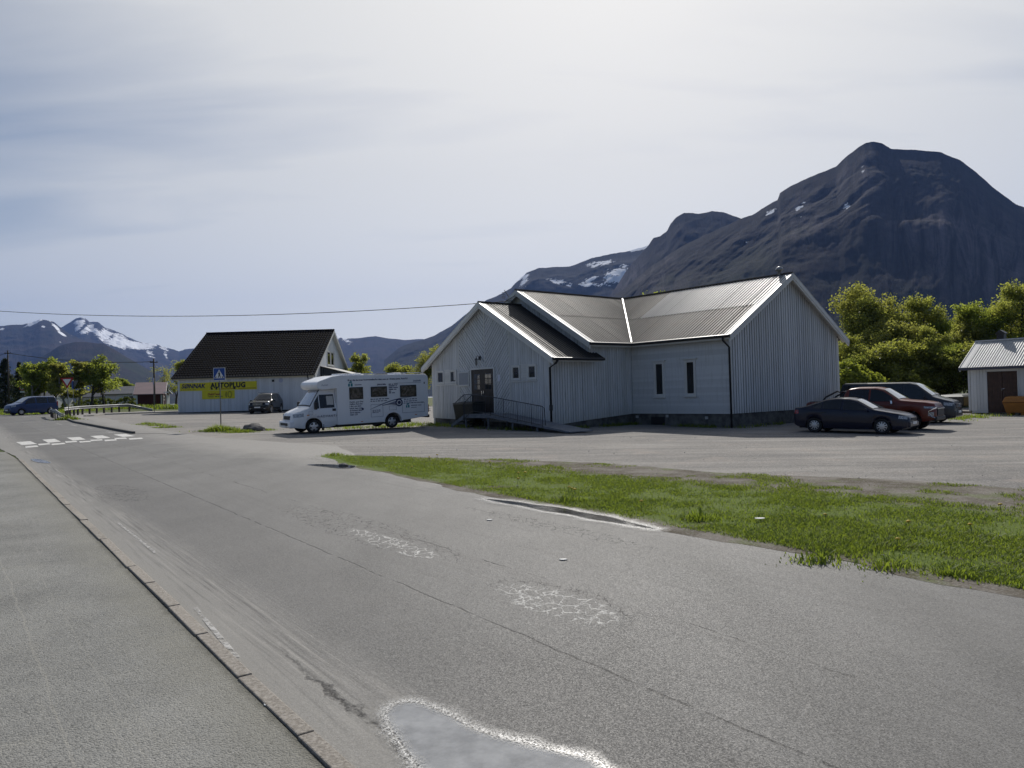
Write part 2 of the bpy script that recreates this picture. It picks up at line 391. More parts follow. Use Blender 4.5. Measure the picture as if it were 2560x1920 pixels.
rd = [road(1.78, -14), road(8.6, -14), road(8.62, 2), road(8.55, 10), road(8.7, 15), road(9.3, 20.5), road(10.4, 22.5), road(11.6, 27), road(9.6, 36.5), road(9.4, 40.5), road(9.45, 50), road(9.6, 60), road(10.2, 70), road(9.6, 78.5), (-20, 108), (-30, 116), (-60, 108), (-95, 95), (-95, 78), (-57, 74.2), (-52, 66), (-46, 56), (-33, 45), road(1.4, 39), road(1.75, 30)]
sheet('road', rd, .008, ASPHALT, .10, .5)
sheet('pavement', [road(1.70, -14), road(1.70, 30), road(1.55, 34), road(-1.5, 37.5), road(-9, 36), road(-10, -14)], .012, PAVEMENT)
# far footway behind its dark kerb, and the light kerb of the lot beyond it
sheet('far_pavement', [G(176, 1052), G(255, 1069), G(325, 1082), G(345, 1085), G(420, 1084), G(330, 1068), G(262, 1056), G(214, 1044), G(212, 1041), G(262, 1037), G(445, 1031), G(445, 1027), G(345, 1029), G(215, 1038), G(178, 1044)], .020, ASPHALT, .12, .5)
sheet('lawn', [(-95, 79), (-57.5, 76.6), (-52, 77.0), (-50, 79), (-55, 90), (-62, 102), (-100, 112), (-140, 110), (-140, 84)], .012, FIELD)
# crossing: worn white blocks and the staggered row in front of them
mk = [((93, 1104), 88), ((265 / 2.212, 1102), 0)]
z1 = lambda x, y: G(x / 3.456, 760 + y / 3.456)
for k, quad in enumerate([[(140, 1196), (262, 1187), (322, 1212), (190, 1222)], [(365, 1174), (470, 1167), (528, 1192), (415, 1202)], [(580, 1157), (688, 1151), (742, 1173), (630, 1182)], [(778, 1143), (885, 1137), (955, 1158), (845, 1166)], [(980, 1130), (1085, 1125), (1168, 1144), (1060, 1151)]]):
    o = sheet('crossing_stripe', [z1(*q) for q in quad], .014, PAINT, .02, .2, seed=k)
for k, quad in enumerate([[(218, 1232), (318, 1224), (332, 1236), (222, 1246)], [(325, 1212), (425, 1204), (440, 1214), (338, 1224)], [(445, 1210), (555, 1201), (567, 1212), (450, 1222)], [(560, 1190), (660, 1184), (668, 1194), (570, 1202)], [(682, 1189), (780, 1184), (788, 1194), (690, 1200)], [(778, 1176), (880, 1171), (890, 1180), (785, 1188)], [(900, 1176), (1005, 1171), (1012, 1181), (908, 1188)], [(985, 1161), (1085, 1156), (1100, 1166), (995, 1171)], [(1112, 1163), (1225, 1157), (1238, 1167), (1120, 1175)]]):
    o = sheet('crossing_block', [z1(*q) for q in quad], .014, PAINT, .02, .2, seed=k + 20)
for k, quad in enumerate([[(291, 1309), (297, 1308), (393, 1383), (386, 1386)], [(482, 1522), (493, 1521), (600, 1645), (585, 1650)], [(58, 1042), (72, 1042), (71, 1043.2), (57, 1043.2)], [(138, 1058), (150, 1060), (157, 1063), (144, 1061)], [(175, 1062), (186, 1063), (197, 1066.5), (184, 1065)], [(216, 1069), (225, 1070), (236, 1073.5), (224, 1072)], [(262, 1078), (272, 1079), (290, 1084), (276, 1083)]]):
    sheet('worn_line', [G(*q) for q in quad], .014, OLDPAINT)
# kerb: single granite stones, each with its own tilt
KERB = mat('kerb_granite', lambda b: dict(color=b.mix(b.map(b.noise(b.pos(), 30, 4, .7), .4, .65), b.mix(b.rnd(), (.17, .150, .125), (.25, .22, .185)), (.35, .32, .28)), rough=.85, normal=b.bump(b.noise(b.pos(), 40, 4, .7), .7, .012)))
kerb = MB().box(-.045, .045, -12, 30, -.12, -.05).build('kerb', SOIL); kerb.matrix_world = Matrix.Translation((*(RQ * 1.765), .0)) @ Matrix.Rotation(math.atan2(RP[1], RP[0]) - PI / 2, 4, 'Z')
kerb.rotation_euler = Matrix(((RQ[0], RP[0], -GB), (RQ[1], RP[1], -GA), (GB * RQ[0] + GA * RQ[1], GB * RP[0] + GA * RP[1], 1))).to_euler()
kerb.location.z = gz(*(RQ * 1.765)); tag(kerb, kind='structure')
rk = random.Random(3); p_ = -3.0
while p_ < 29.5:
    L = 1.12 + rk.uniform(-.12, .12); w0, w1 = rk.uniform(-.008, .008), rk.uniform(-.008, .008); h0, h1 = .030 + rk.uniform(-.006, .008), .030 + rk.uniform(-.006, .008); g_ = .012
    mb = MB().hexa([(-.062 + w0, p_ + g_, -.06), (.060 + w0, p_ + g_, -.06), (.060 + w1, p_ + L - g_, -.06), (-.062 + w1, p_ + L - g_, -.06)], [(-.058 + w0, p_ + g_, h0), (.054 + w0, p_ + g_, h0), (.054 + w1, p_ + L - g_, h1), (-.058 + w1, p_ + L - g_, h1)])
    mb.build('kerb_stone', KERB, kerb, bevel=.009); p_ += L
DARKKERB = mat('dark_kerb_stone', color=(.10, .098, .09), rough=.9, vary=.3, vscale=4, bump=.4)
fk = [G(166, 1050), G(185, 1057.5), G(222, 1064.5), G(258, 1071.5), G(300, 1079.5), G(330, 1085)]
kb = tag(empty('far_kerb', fk[0]), kind='structure')
for i in range(len(fk) - 1):
    n = 5
    for k in range(n):
        p0 = fk[i] + (fk[i + 1] - fk[i]) * (k + .02) / n; p1 = fk[i] + (fk[i + 1] - fk[i]) * (k + .98) / n
        nr = np.array([(p1 - p0)[1], -(p1 - p0)[0], 0]); nr /= np.linalg.norm(nr); o_ = fk[0]
        if nr[0] < 0: nr = -nr
        MB().hexa([p0 - o_ - (0, 0, .1), p1 - o_ - (0, 0, .1), p1 + nr * .16 - o_ - (0, 0, .1), p0 + nr * .16 - o_ - (0, 0, .1)], [p0 - o_ + (0, 0, .13), p1 - o_ + (0, 0, .13), p1 + nr * .16 - o_ + (0, 0, .13), p0 + nr * .16 - o_ + (0, 0, .13)]).build('kerb_stone', DARKKERB, kb, bevel=.015)
lk = [G(214, 1041.5), G(236, 1040), G(262, 1037.3), G(330, 1034.5), G(445, 1031)]
mb = MB()
for i in range(len(lk) - 1):
    p0, p1 = lk[i], lk[i + 1]; nr = np.array([-(p1 - p0)[1], (p1 - p0)[0], 0]); nr /= np.linalg.norm(nr)
    mb.hexa([p0, p1, p1 + nr * .2, p0 + nr * .2], [q + (0, 0, .11) for q in (p0, p1, p1 + nr * .2, p0 + nr * .2)])
tag(mb.build('concrete_kerb', mat('pale_concrete', color=(.36, .345, .31), rough=.9, vary=.2, vscale=2)), kind='structure')
# puddles, with sun glint on the wet rim painted as pale speckles
WATER = mat('puddle_water', lambda b: dict(color=b.mix(b.map(b.noise(b.pos(), 5, 5, .65), .36, .66), (.17, .175, .18), (.31, .315, .32)), rough=b.map(b.noise(b.pos(), 9, 3), .4, .6, .03, .09), spec=1.0, normal=b.bump(b.noise(b.pos(), 14, 3), .06, .01)))  # pale base colour paints in the sky reflected by the water
WATERD = mat('dark_puddle_water', lambda b: dict(color=(.022, .021, .020), rough=b.map(b.noise(b.pos(), 9, 3), .4, .6, .05, .12), spec=.4, normal=b.bump(b.noise(b.pos(), 16, 3), .12, .01)))
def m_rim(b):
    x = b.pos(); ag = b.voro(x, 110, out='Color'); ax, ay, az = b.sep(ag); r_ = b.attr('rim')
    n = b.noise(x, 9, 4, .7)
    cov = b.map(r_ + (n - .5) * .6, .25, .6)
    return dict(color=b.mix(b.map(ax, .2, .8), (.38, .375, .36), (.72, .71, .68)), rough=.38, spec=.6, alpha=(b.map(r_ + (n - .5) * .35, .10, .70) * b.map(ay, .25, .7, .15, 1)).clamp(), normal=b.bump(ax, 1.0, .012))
RIM = mat('glint_rim', m_rim)
def puddle(pix, rim, seed, water=True, label='rain puddle', cat='puddle', shape=1.0, pts=None, inner=.1):
    pts = pts or [G(*q)[:2] for q in pix]; c = np.mean(pts, 0); out = []
    n = len(pts)
    for i in range(n):           # smooth closed outline (Catmull-Rom) with a ragged edge
        p0, p1, p2, p3 = pts[i - 1], pts[i], pts[(i + 1) % n], pts[(i + 2) % n]
        for k in range(10):
            t = k / 10; w = .5 * (2 * p1 + (p2 - p0) * t + (2 * p0 - 5 * p1 + 4 * p2 - p3) * t * t + (3 * p1 - p0 - 3 * p2 + p3) * t ** 3)
            out.append(w)
    out = np.array(out); m_ = len(out); tang = np.roll(out, -1, 0) - np.roll(out, 1, 0); nr = np.stack([tang[:, 1], -tang[:, 0]], 1); nr /= np.linalg.norm(nr, axis=1)[:, None] + 1e-9
    if np.mean(np.sum(nr * (out - c), 1)) < 0: nr = -nr
    jit = (fbm(out[:, 0] * 6, out[:, 1] * 6, seed, 3) - .5)[:, None]
    out = out + nr * jit * min(rim * .5, .02)
    o = sheet('puddle', out, .016, WATER if water else WATERD, kind='thing'); 
    tag(o, label, cat)
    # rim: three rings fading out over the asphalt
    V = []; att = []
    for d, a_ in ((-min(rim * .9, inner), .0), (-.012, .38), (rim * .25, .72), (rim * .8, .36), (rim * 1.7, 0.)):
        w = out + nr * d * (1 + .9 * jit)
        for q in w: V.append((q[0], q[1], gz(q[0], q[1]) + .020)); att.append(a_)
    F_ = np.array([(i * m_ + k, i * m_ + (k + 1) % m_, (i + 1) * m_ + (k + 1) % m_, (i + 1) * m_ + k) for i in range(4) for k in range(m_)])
    r_ = npmesh('glint_rim', np.array(V), F_, RIM, o, attrs=dict(rim=att)); return o
puddle([(985, 1830), (968, 1795), (990, 1768), (1040, 1764), (1110, 1790), (1190, 1832), (1290, 1862), (1400, 1888), (1490, 1915), (1560, 2010), (1300, 2080), (1120, 1985), (1040, 1910)], .085, 1, label='rain puddle with a bright rim of painted glint lying in front of the kerb', shape=1)
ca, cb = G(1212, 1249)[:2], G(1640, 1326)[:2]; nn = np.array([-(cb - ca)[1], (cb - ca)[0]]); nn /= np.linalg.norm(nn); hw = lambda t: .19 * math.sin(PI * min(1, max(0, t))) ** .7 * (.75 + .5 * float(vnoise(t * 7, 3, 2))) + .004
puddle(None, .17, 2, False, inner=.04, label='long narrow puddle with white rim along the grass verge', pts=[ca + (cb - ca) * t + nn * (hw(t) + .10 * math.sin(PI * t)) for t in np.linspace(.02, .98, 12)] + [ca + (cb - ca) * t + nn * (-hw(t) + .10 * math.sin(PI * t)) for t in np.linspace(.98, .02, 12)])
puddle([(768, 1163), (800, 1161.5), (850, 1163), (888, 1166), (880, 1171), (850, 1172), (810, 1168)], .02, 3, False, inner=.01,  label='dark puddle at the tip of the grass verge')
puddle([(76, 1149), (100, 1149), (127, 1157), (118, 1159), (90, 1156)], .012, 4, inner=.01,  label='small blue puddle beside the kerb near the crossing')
# ------------------------------------------------------------------ mountains
def m_mountain(forest, rock, pale, fh, snow=True):
    def fn(b):
        x = b.pos(); fall = b.comb(b.attr('along') * .022, b.attr('down') * .0026, 0); st = b.noise(fall, 1.0, 7, .68, .8); s_ = b.attr('snow'); g_ = b.attr('green'); r_ = b.attr('rock')
        n1 = b.noise(x, .0045, 7, .65); n2 = b.noise(b.mapping(x, scale=(1, 1, .35)), .012, 6, .65); n3 = b.noise(x, .05, 4, .7)
        base = b.mix(b.map(n1, .38, .62), forest, rock)
        base = b.mix(b.map(st, .38, .62) * b.map(r_ + (n1 - .5), .15, .95), base, pale); base = b.mix(b.map(st, .52, .40) * .6, base, tuple(c * .35 for c in rock)); base = b.mix(b.map(b.sep(x)[2] + (n1 - .5) * 500, 420, 60) * b.map(n2, .35, .6) * .8 * (1 - r_ * .6), base, (.030, .038, .012))
        base = b.mix(b.map(g_ + (n1 - .5) * 1.6, .35, .8) * .8, base, (.030, .036, .010))
        base = b.mix(b.map(n3, .4, .75) * .35, base, tuple(c * .45 for c in rock))
        if snow:
            sn = b.map(s_ + (n2 - .5) * 1.9 + (n3 - .5) * 1.0 + (n1 - .5) * .5, .50, .58) * b.map(s_, .03, .12)
            base = b.mix(sn, base, (.82, .84, .88))
        return dict(color=base, rough=1.0, spec=.03, normal=b.bump(n2 * 6 + st * 22 + n3 * 2, .38, 1.0))
    return fn
def mountain(name, label, m, pts, D0, D1, run, nu=300, nt=120, seed=1, amp=90, snow=(), green=(), rock=(), gully=260, ext=None, crest=2.0, foot=0, power=1.0, group=None):
    """a massif: its crest follows the skyline at its own distance, the near face falls in gullies and spurs, the far face falls away behind"""
    pts = np.array(pts, float)
    u = np.linspace(pts[0, 0], pts[-1, 0], nu); v = np.interp(u, pts[:, 0], pts[:, 1])
    v = v + (fbm(u / 22., u * 0 + seed, seed, 5, .55) - .5) * crest * 2
    D = np.interp(u, [pts[0, 0], pts[-1, 0]], [D0, D1])
    ridge = np.array([P(a_, c_, d_) for a_, c_, d_ in zip(u, v, D)])
    ts = np.concatenate([[-.5, -.25, -.1], np.linspace(0, 1, nt) ** 1.15])
    s_ = np.concatenate([[0], np.cumsum(np.linalg.norm(np.diff(ridge[:, :2], axis=0), axis=1))])
    rad = ridge[:, :2] / np.linalg.norm(ridge[:, :2], axis=1)[:, None]
    X = np.zeros((len(ts), nu, 3))
    for i, t in enumerate(ts):
        Z0 = ridge[:, 2]
        if t < 0:
            X[i, :, :2] = ridge[:, :2] - rad * (t * run * 1.2); X[i, :, 2] = Z0 * (1 + t * 1.5)
        else:
            w = (fbm(s_ / 900., s_ * 0 + t * 2.0, seed + 5, 3) - .5) * 500
            ph = (s_ + w + t * run * .25) / gully
            n = (fbm(ph, ph * 0 + t * run / 900., seed, 6, .55, ridged=True) - .55) * amp + (fbm(s_ / 70., s_ * 0 + t * run / 70., seed + 40, 4) - .5) * amp * .45
            k = min(1, t * 6) ** 1.1 * min(1, (1 - t) * 4)
            prof = (1 - t) ** power
            steps = (fbm(s_ / 1500., s_ * 0 + t * 3, seed + 9, 3) - .5) * .22 * math.sin(PI * min(1, t * 1.0))
            X[i, :, :2] = ridge[:, :2] - rad * (t * run + (n * k * .5)[:, None] * 0 + (n * k)[:, None] * .8)
            X[i, :, 2] = Z0 * np.clip(prof + steps, -.05, 1) + foot * t + n * k * .35
    V = X.reshape(-1, 3); nr_ = len(ts)
    idx = np.arange(nr_ * nu).reshape(nr_, nu)
    F_ = np.stack([idx[:-1, :-1], idx[1:, :-1], idx[1:, 1:], idx[:-1, 1:]], -1).reshape(-1, 4)
    q = V - np.array([0, 0, EYE]); c = q @ FW; uu = 1280 + FPX * (q @ RV) / c; vv = 960 - FPX * (q @ UV) / c
    at = dict(along=np.tile(s_, nr_), down=np.repeat(np.maximum(ts, 0) * run, nu))
    for an, blobs in (('snow', snow), ('green', green), ('rock', rock)):
        a_ = np.zeros(len(V))
        for (cx, cy, rx, ry, rot, k) in blobs:      # fields on the mountain side, by where they lie on it
            dx_, dy_ = uu - cx, vv - cy; co, si = math.cos(math.radians(rot)), math.sin(math.radians(rot))
            d = np.sqrt(((dx_ * co + dy_ * si) / rx) ** 2 + ((-dx_ * si + dy_ * co) / ry) ** 2)
            a_ = np.maximum(a_, k * np.clip((1.5 - d) / 1.0, 0, 1))
        at[an] = a_
    o = npmesh(name, V, F_, m, None, True, at)
    return tag(o, label, kind='structure')
MT1 = mat('near_mountain', m_mountain((.010, .0105, .008), (.0165, .0135, .0145), (.105, .092, .102), 0))
MT2 = mat('snow_mountain', m_mountain((.016, .018, .014), (.024, .023, .022), (.05, .055, .055), 0))
MT3 = mat('far_mountain', m_mountain((.022, .023, .015), (.045, .032, .024), (.06, .055, .05), 0))
mountain('mountain', 'dark steep mountain with a rounded summit behind the church-like house', MT1,
    [(1380, 830), (1480, 775), (1540, 738), (1620, 672), (1700, 618), (1780, 580), (1855, 546), (1880, 538), (1915, 515), (1944, 500), (1950, 482), (1975, 466), (2030, 441), (2090, 416), (2120, 388), (2150, 366), (2165, 357), (2185, 354), (2205, 358), (2226, 372), (2290, 375), (2350, 380), (2400, 400), (2440, 430), (2480, 466), (2540, 511), (2575, 522), (2660, 560), (2760, 640), (2900, 760), (3100, 860)],
    3300, 2900, 1500, 520, 240, 3, 46, gully=190, crest=1.6, power=.95,
    snow=[(1928, 530, 20, 7, -35, .56), (2000, 518, 22, 9, -50, .44), (1998, 545, 16, 4, -35, .58), (2158, 420, 7, 20, 20, .42), (2115, 512, 14, 16, -30, .36), (1870, 602, 12, 5, -50, .42)],
    green=[(1850, 690, 150, 70, -30, .62), (1950, 620, 120, 60, -30, .45), (1700, 690, 100, 60, -30, .4)],
    rock=[(2420, 640, 190, 120, 30, 1), (2300, 600, 120, 120, 20, .7), (2150, 470, 70, 100, 20, .5), (2000, 560, 80, 60, -30, .6), (1650, 690, 60, 60, 0, .7)])
mountain('mountain_shoulder', 'rugged shoulder left of the dark mountain', MT1,
    [(1440, 870), (1490, 780), (1526, 738), (1574, 666), (1622, 612), (1634, 594), (1650, 590), (1667, 578), (1676, 560), (1690, 543), (1711, 531), (1744, 535), (1780, 528), (1810, 530), (1855, 547), (1920, 580), (2000, 640)],
    4200, 4000, 1500, 200, 110, 11, 45, gully=220, crest=2.2, green=[(1640, 680, 70, 60, -45, .35)], rock=[(1560, 690, 60, 60, -50, .8)])
mountain('snow_mountain', 'blue mountain with snow fields behind the ridge of the white house', MT2,
    [(960, 900), (1000, 868), (1040, 853), (1060, 848), (1088, 838), (1129, 814), (1172, 779), (1217, 749), (1240, 741), (1278, 720), (1282, 714), (1317, 682), (1347, 670), (1385, 668), (1425, 666), (1479, 645), (1574, 627), (1622, 612), (1700, 600), (1800, 640)],
    6200, 5600, 2200, 260, 130, 21, 80, gully=420, crest=1.8,
    snow=[(1400, 705, 38, 9, 14, .66), (1470, 700, 28, 7, -20, .58), (1540, 690, 32, 20, -15, .78), (1500, 660, 40, 8, -10, .62), (1600, 620, 30, 7, -14, .9), (1310, 700, 14, 20, 40, .6), (1480, 712, 60, 6, 0, .6), (1560, 665, 20, 6, 10, .6)])
mountain('far_mountain', 'faint blue ridge with one snowy tip between the white buildings', MT3,
    [(560, 905), (640, 880), (700, 862), (780, 850), (826, 842), (841, 833), (850, 842), (860, 847), (895, 845), (939, 840), (975, 846), (1012, 850), (1056, 847), (1140, 860)],
    10500, 9500, 3000, 160, 60, 31, 80, gully=600, crest=1.2, snow=[(844, 840, 9, 8, 0, .95), (865, 850, 14, 5, 20, .7), (875, 858, 4, 9, 30, .5), (1000, 885, 5, 12, 30, .48)])
mountain('snow_peak', 'distant pointed mountain with broad snow fields', MT3,
    [(60, 860), (110, 840), (145, 822), (159, 815), (179, 803), (190, 796), (203, 794), (214, 796), (224, 805), (233, 804), (246, 805), (254, 812), (262, 818), (289, 828), (302, 832), (318, 842), (340, 852), (362, 857), (385, 860), (405, 866), (434, 873), (448, 878), (462, 873), (477, 871), (520, 868), (600, 880), (700, 900)],
    10000, 10500, 3600, 320, 120, 41, 130, gully=520, crest=1.4,
    snow=[(200, 812, 20, 9, -50, .75), (220, 822, 26, 10, -40, .7), (240, 830, 24, 8, 30, .7), (262, 838, 20, 16, -30, .82), (300, 858, 40, 12, 8, .95), (345, 864, 44, 10, 6, .9), (300, 845, 22, 14, 20, .68), (370, 860, 30, 5, 12, .8), (408, 870, 18, 5, 25, .7), (375, 884, 8, 16, -40, .56), (415, 888, 5, 14, -25, .56), (190, 808, 12, 6, -40, .7)])
mountain('brown_mountain', 'broad reddish brown mountain with thin snow streaks at the far left', MT3,
    [(-260, 840), (-120, 826), (0, 815), (32, 812), (58, 812), (80, 806), (101, 798), (112, 800), (124, 802), (136, 806), (150, 818), (172, 834), (200, 846), (240, 862), (280, 880), (330, 910)],
    8200, 7800, 3200, 280, 100, 51, 80, gully=520, crest=1.2,
    snow=[(85, 806, 26, 5, -22, .95), (140, 818, 22, 4, 45, .8), (155, 834, 14, 5, 30, .75), (108, 816, 6, 3, 20, .6), (178, 833, 8, 4, 45, .8), (152, 854, 5, 3, 20, .55), (5, 822, 8, 4, -30, .55)])
mountain('dark_hill', 'dark rounded wooded hill in front of the snowy peak', MT3,
    [(-60, 985), (40, 930), (90, 900), (124, 880), (145, 866), (162, 860), (185, 855), (220, 855), (260, 860), (289, 876), (333, 902), (376, 926), (420, 955), (480, 985)],
    5200, 5000, 1500, 180, 70, 61, 35, gully=300, crest=1.0, green=[(330, 915, 60, 14, 30, .8)])
# ------------------------------------------------------------------ building materials
def m_whitewood(dirt=.5, tone=(.65, .665, .68)):
    def fn(b):
        o = b.obj(); x = b.pos(); r_ = b.rnd(); ox, oy, oz = b.sep(o)
        n = b.noise(b.mapping(x, scale=(3, 3, .35)), 3.0, 5, .65); f = b.noise(b.mapping(x, scale=(8, 8, .6)), 5, 4, .7)
        base = b.mix(r_, tuple(c * .84 for c in tone), tuple(min(1, c * 1.03) for c in tone))
        base = b.mix(b.map(n, .5, .74) * dirt, base, (.44, .45, .43))
        base = b.mix(b.map(f, .66, .76) * dirt * 1.1, base, (.20, .19, .17))
        low = b.map(oz + (n - .5) * 1.2, 1.5, .6) * dirt
        base = b.mix(low * .5, base, (.36, .37, .33))
        return dict(color=base, rough=.55, spec=.4, normal=b.bump(f, .25, .004))
    return fn
WHITE = mat('weathered_white_boards', m_whitewood(.95)); WHITEB = mat('white_gable_boards', m_whitewood(.6)); WTRIM = mat('white_trim', m_whitewood(.3, (.70, .70, .68))); WSHADE = mat('board_gap_shade', color=(.085, .088, .09), rough=.8, vary=.2)  # wall behind the boards is coloured dark to paint shade into the gaps
CLEAN = mat('clean_white_boards', m_whitewood(.18, (.68, .69, .69)))
BLACK = mat('black_painted_metal', color=(.018, .018, .02), rough=.45)
DARKWOOD = mat('dark_brown_paint', color=(.028, .020, .016), rough=.55, vary=.3, vscale=6)
CONC = mat('foundation_concrete', lambda b: dict(color=b.mix(b.map(b.noise(b.pos(), 1.6, 6, .7), .38, .62), (.055, .057, .054), (.17, .167, .155)), rough=.9, normal=b.bump(b.noise(b.pos(), 14, 5, .7), .6, .02)))
def m_glass(b): return dict(color=(.010, .012, .014), rough=.04, spec=.6)
GLASS = mat('window_glass', m_glass)
CURTAIN = mat('curtain_cloth', color=(.55, .54, .52), rough=.9)
def m_galv(c0, c1, rough=.42, rust=.0):
    def fn(b):
        o = b.pos(); r_ = b.rnd()
        n = b.noise(b.mapping(o, scale=(1, 1, 1)), .9, 5, .65); f = b.noise(o, 11, 4, .7)
        base = b.mix((r_ * .7 + b.map(n, .3, .7) * .5).clamp(), c0, c1)
        base = b.mix(b.map(f, .55, .75) * .35, base, tuple(c * .5 for c in c0))
        if rust: base = b.mix(b.map(b.noise(o, .7, 5, .7), .5, .66) * rust, base, (.13, .085, .055))
        return dict(color=base, rough=b.map(f, .3, .7, rough - .06, rough + .12), metal=.0, spec=.22, normal=b.bump(f, .15, .004))
    return fn
ROOFA = mat('silver_roof_sheet', m_galv((.20, .20, .197), (.245, .245, .24), .42)); ROOFB = mat('weathered_roof_sheet', m_galv((.072, .061, .050), (.090, .078, .065), .5, .35)); ROOFC = mat('dark_roof_sheet', m_galv((.048, .042, .036), (.060, .053, .046), .5, .15)); ROOFD = mat('entrance_roof_sheet', m_galv((.026, .025, .024), (.036, .035, .033), .55, .05))
FLASH = mat('zinc_flashing', color=(.50, .50, .49), rough=.5, metal=.2, vary=.1)

class Frame:
    """wall plane: origin o (local), along e, outward n"""
    def __init__(s, o, e, n): s.o, s.e, s.n = np.array(o, float), np.array(e, float), np.array(n, float)
    def pt(s, a_, z, d=0): q = s.o + s.e * a_ + s.n * d; return (q[0], q[1], z)
    def slab(s, poly, d0, d1, mb=None):
        mb = mb or MB(); mb.prism([s.pt(a_, z, d0) for a_, z in poly], tuple(s.n * (d1 - d0))); return mb
    def rect(s, a0, a1, z0, z1, d0, d1, mb=None): return s.slab([(a0, z0), (a1, z0), (a1, z1), (a0, z1)], d0, d1, mb)
def planks(fr, region, ang, pitch, width, d0, d1, m, parent, seed=0, name='plank'):
    """boards nailed over a wall region (convex polygon in wall coordinates); each board is an object"""
    rg = random.Random(seed); ca, sa = math.cos(math.radians(ang)), math.sin(math.radians(ang))
    t = [-x * sa + z * ca for x, z in region]; lo, hi = min(t), max(t); k = lo
    while k < hi - .02:
        w = width + rg.uniform(-.006, .006); e = rg.uniform(-.003, .003)
        poly = clip(clip(region, -sa, ca, k + w + e), sa, -ca, -(k + e))
        if len(poly) > 2: fr.slab(poly, d0, d1 + rg.uniform(-.004, .004)).build(name, m, parent)
        k += pitch
def corrugated(name, o, e, w, u0, u1, v0f, v1f, m, parent, pitch=.20, amp=.042, lift=0., seg=8):
    """one roofing sheet: waves across e, straight along the slope w"""
    o, e, w = (np.array(q, float) for q in (o, e, w)); n = np.cross(e, w); n /= np.linalg.norm(n); n = n if n[2] > 0 else -n
    k = max(2, int(round((u1 - u0) / pitch * seg)) + 1); us = np.linspace(u0, u1, k); V = []
    for u in us:
        h = amp * math.sin(2 * PI * u / pitch) + lift
        for v in (v0f(u), v1f(u)): V.append(o + e * u + w * v + n * h)
    F_ = [(2 * i, 2 * i + 2, 2 * i + 3, 2 * i + 1)[::1 if np.cross(e, w)[2] > 0 else -1] for i in range(k - 1)]
    return mesh(name, V, F_, m, parent, True)
def window(fr, a0, a1, z0, z1, d, parent, trim=None, glass=None, casing=.07, curtain=False, bars=0, sill=True):
    """a window: casing boards with a recessed pane"""
    trim = trim or WTRIM; mb = MB()
    fr.rect(a0 - casing, a0, z0 - casing, z1 + casing, d - .03, d + .05, mb); fr.rect(a1, a1 + casing, z0 - casing, z1 + casing, d - .03, d + .05, mb)
    fr.rect(a0, a1, z1, z1 + casing, d - .03, d + .047, mb); fr.rect(a0, a1, z0 - casing, z0, d - .03, d + .047, mb)
    for k in range(bars):
        c_ = a0 + (a1 - a0) * (k + 1) / (bars + 1); fr.rect(c_ - .03, c_ + .03, z0, z1, d - .03, d + .035, mb)
    o = mb.build('window', trim, parent)
    fr.rect(a0, a1, z0, z1, d - .03, d + .006).build('pane', glass or GLASS, o)
    s_ = .035
    mb = MB(); fr.rect(a0, a0 + s_, z0, z1, d + .006, d + .022, mb); fr.rect(a1 - s_, a1, z0, z1, d + .006, d + .022, mb); fr.rect(a0 + s_, a1 - s_, z1 - s_, z1, d + .006, d + .02, mb); fr.rect(a0 + s_, a1 - s_, z0, z0 + s_, d + .006, d + .02, mb)
    mb.build('sash', trim, o)
    if sill: fr.rect(a0 - casing - .05, a1 + casing + .05, z0 - casing - .045, z0 - casing, d - .03, d + .10).build('sill', trim, o)
    if curtain: fr.rect(a0 + s_, a0 + (a1 - a0) * .45, z0 + .1, z1 - s_, d + .0062, d + .0075).build('curtain', CURTAIN, o)
    return o
# ------------------------------------------------------------------ the white meeting house: two wings at right angles and a lower entrance wing
HB = empty('meeting_house', (10.24, 35.62, 0), math.atan2(.636, .772), 'long white wooden house with corrugated roofs and a low entrance wing with a ramp', 'house')
AL, BW, CL, EW = 6.1, 10.2, 5.85, 10.2
SL = .585; EZ = 4.66; OV = .5                # roof slope, eave edge height, overhang
RZ = EZ + SL * (BW / 2 + OV)
SE = .57; EZ2 = 3.87; RZ2 = EZ2 + SE * (EW / 2 + .6)
fB = Frame((0, 0, 0), (1, 0, 0), (0, -1, 0)); fA = Frame((0, 0, 0), (0, 1, 0), (-1, 0, 0)); fC = Frame((0, AL, 0), (-1, 0, 0), (0, -1, 0))
fD = Frame((-CL, AL, 0), (0, 1, 0), (-1, 0, 0)); fG = Frame((-3.2, AL, 0), (0, 1, 0), (-1, 0, 0)); fR = Frame((BW, 0, 0), (0, 1, 0), (1, 0, 0))
def roofz(a_, half=BW / 2, ez=EZ, sl=SL): return ez + sl * (a_ + OV) if a_ <= half else ez + sl * (2 * half - a_ + OV)
def gable(x0, x1, z0, zf, mid=BW / 2):
    pts = [(x0, z0), (x1, z0), (x1, zf(x1))] + ([(mid, zf(mid))] if x0 < mid < x1 else []) + [(x0, zf(x0))]
    return pts
zb = lambda a_: roofz(a_) - .10; ze = lambda a_: (EZ2 + SE * (a_ + .6) if a_ <= EW / 2 else EZ2 + SE * (EW - a_ + .6)) - .10
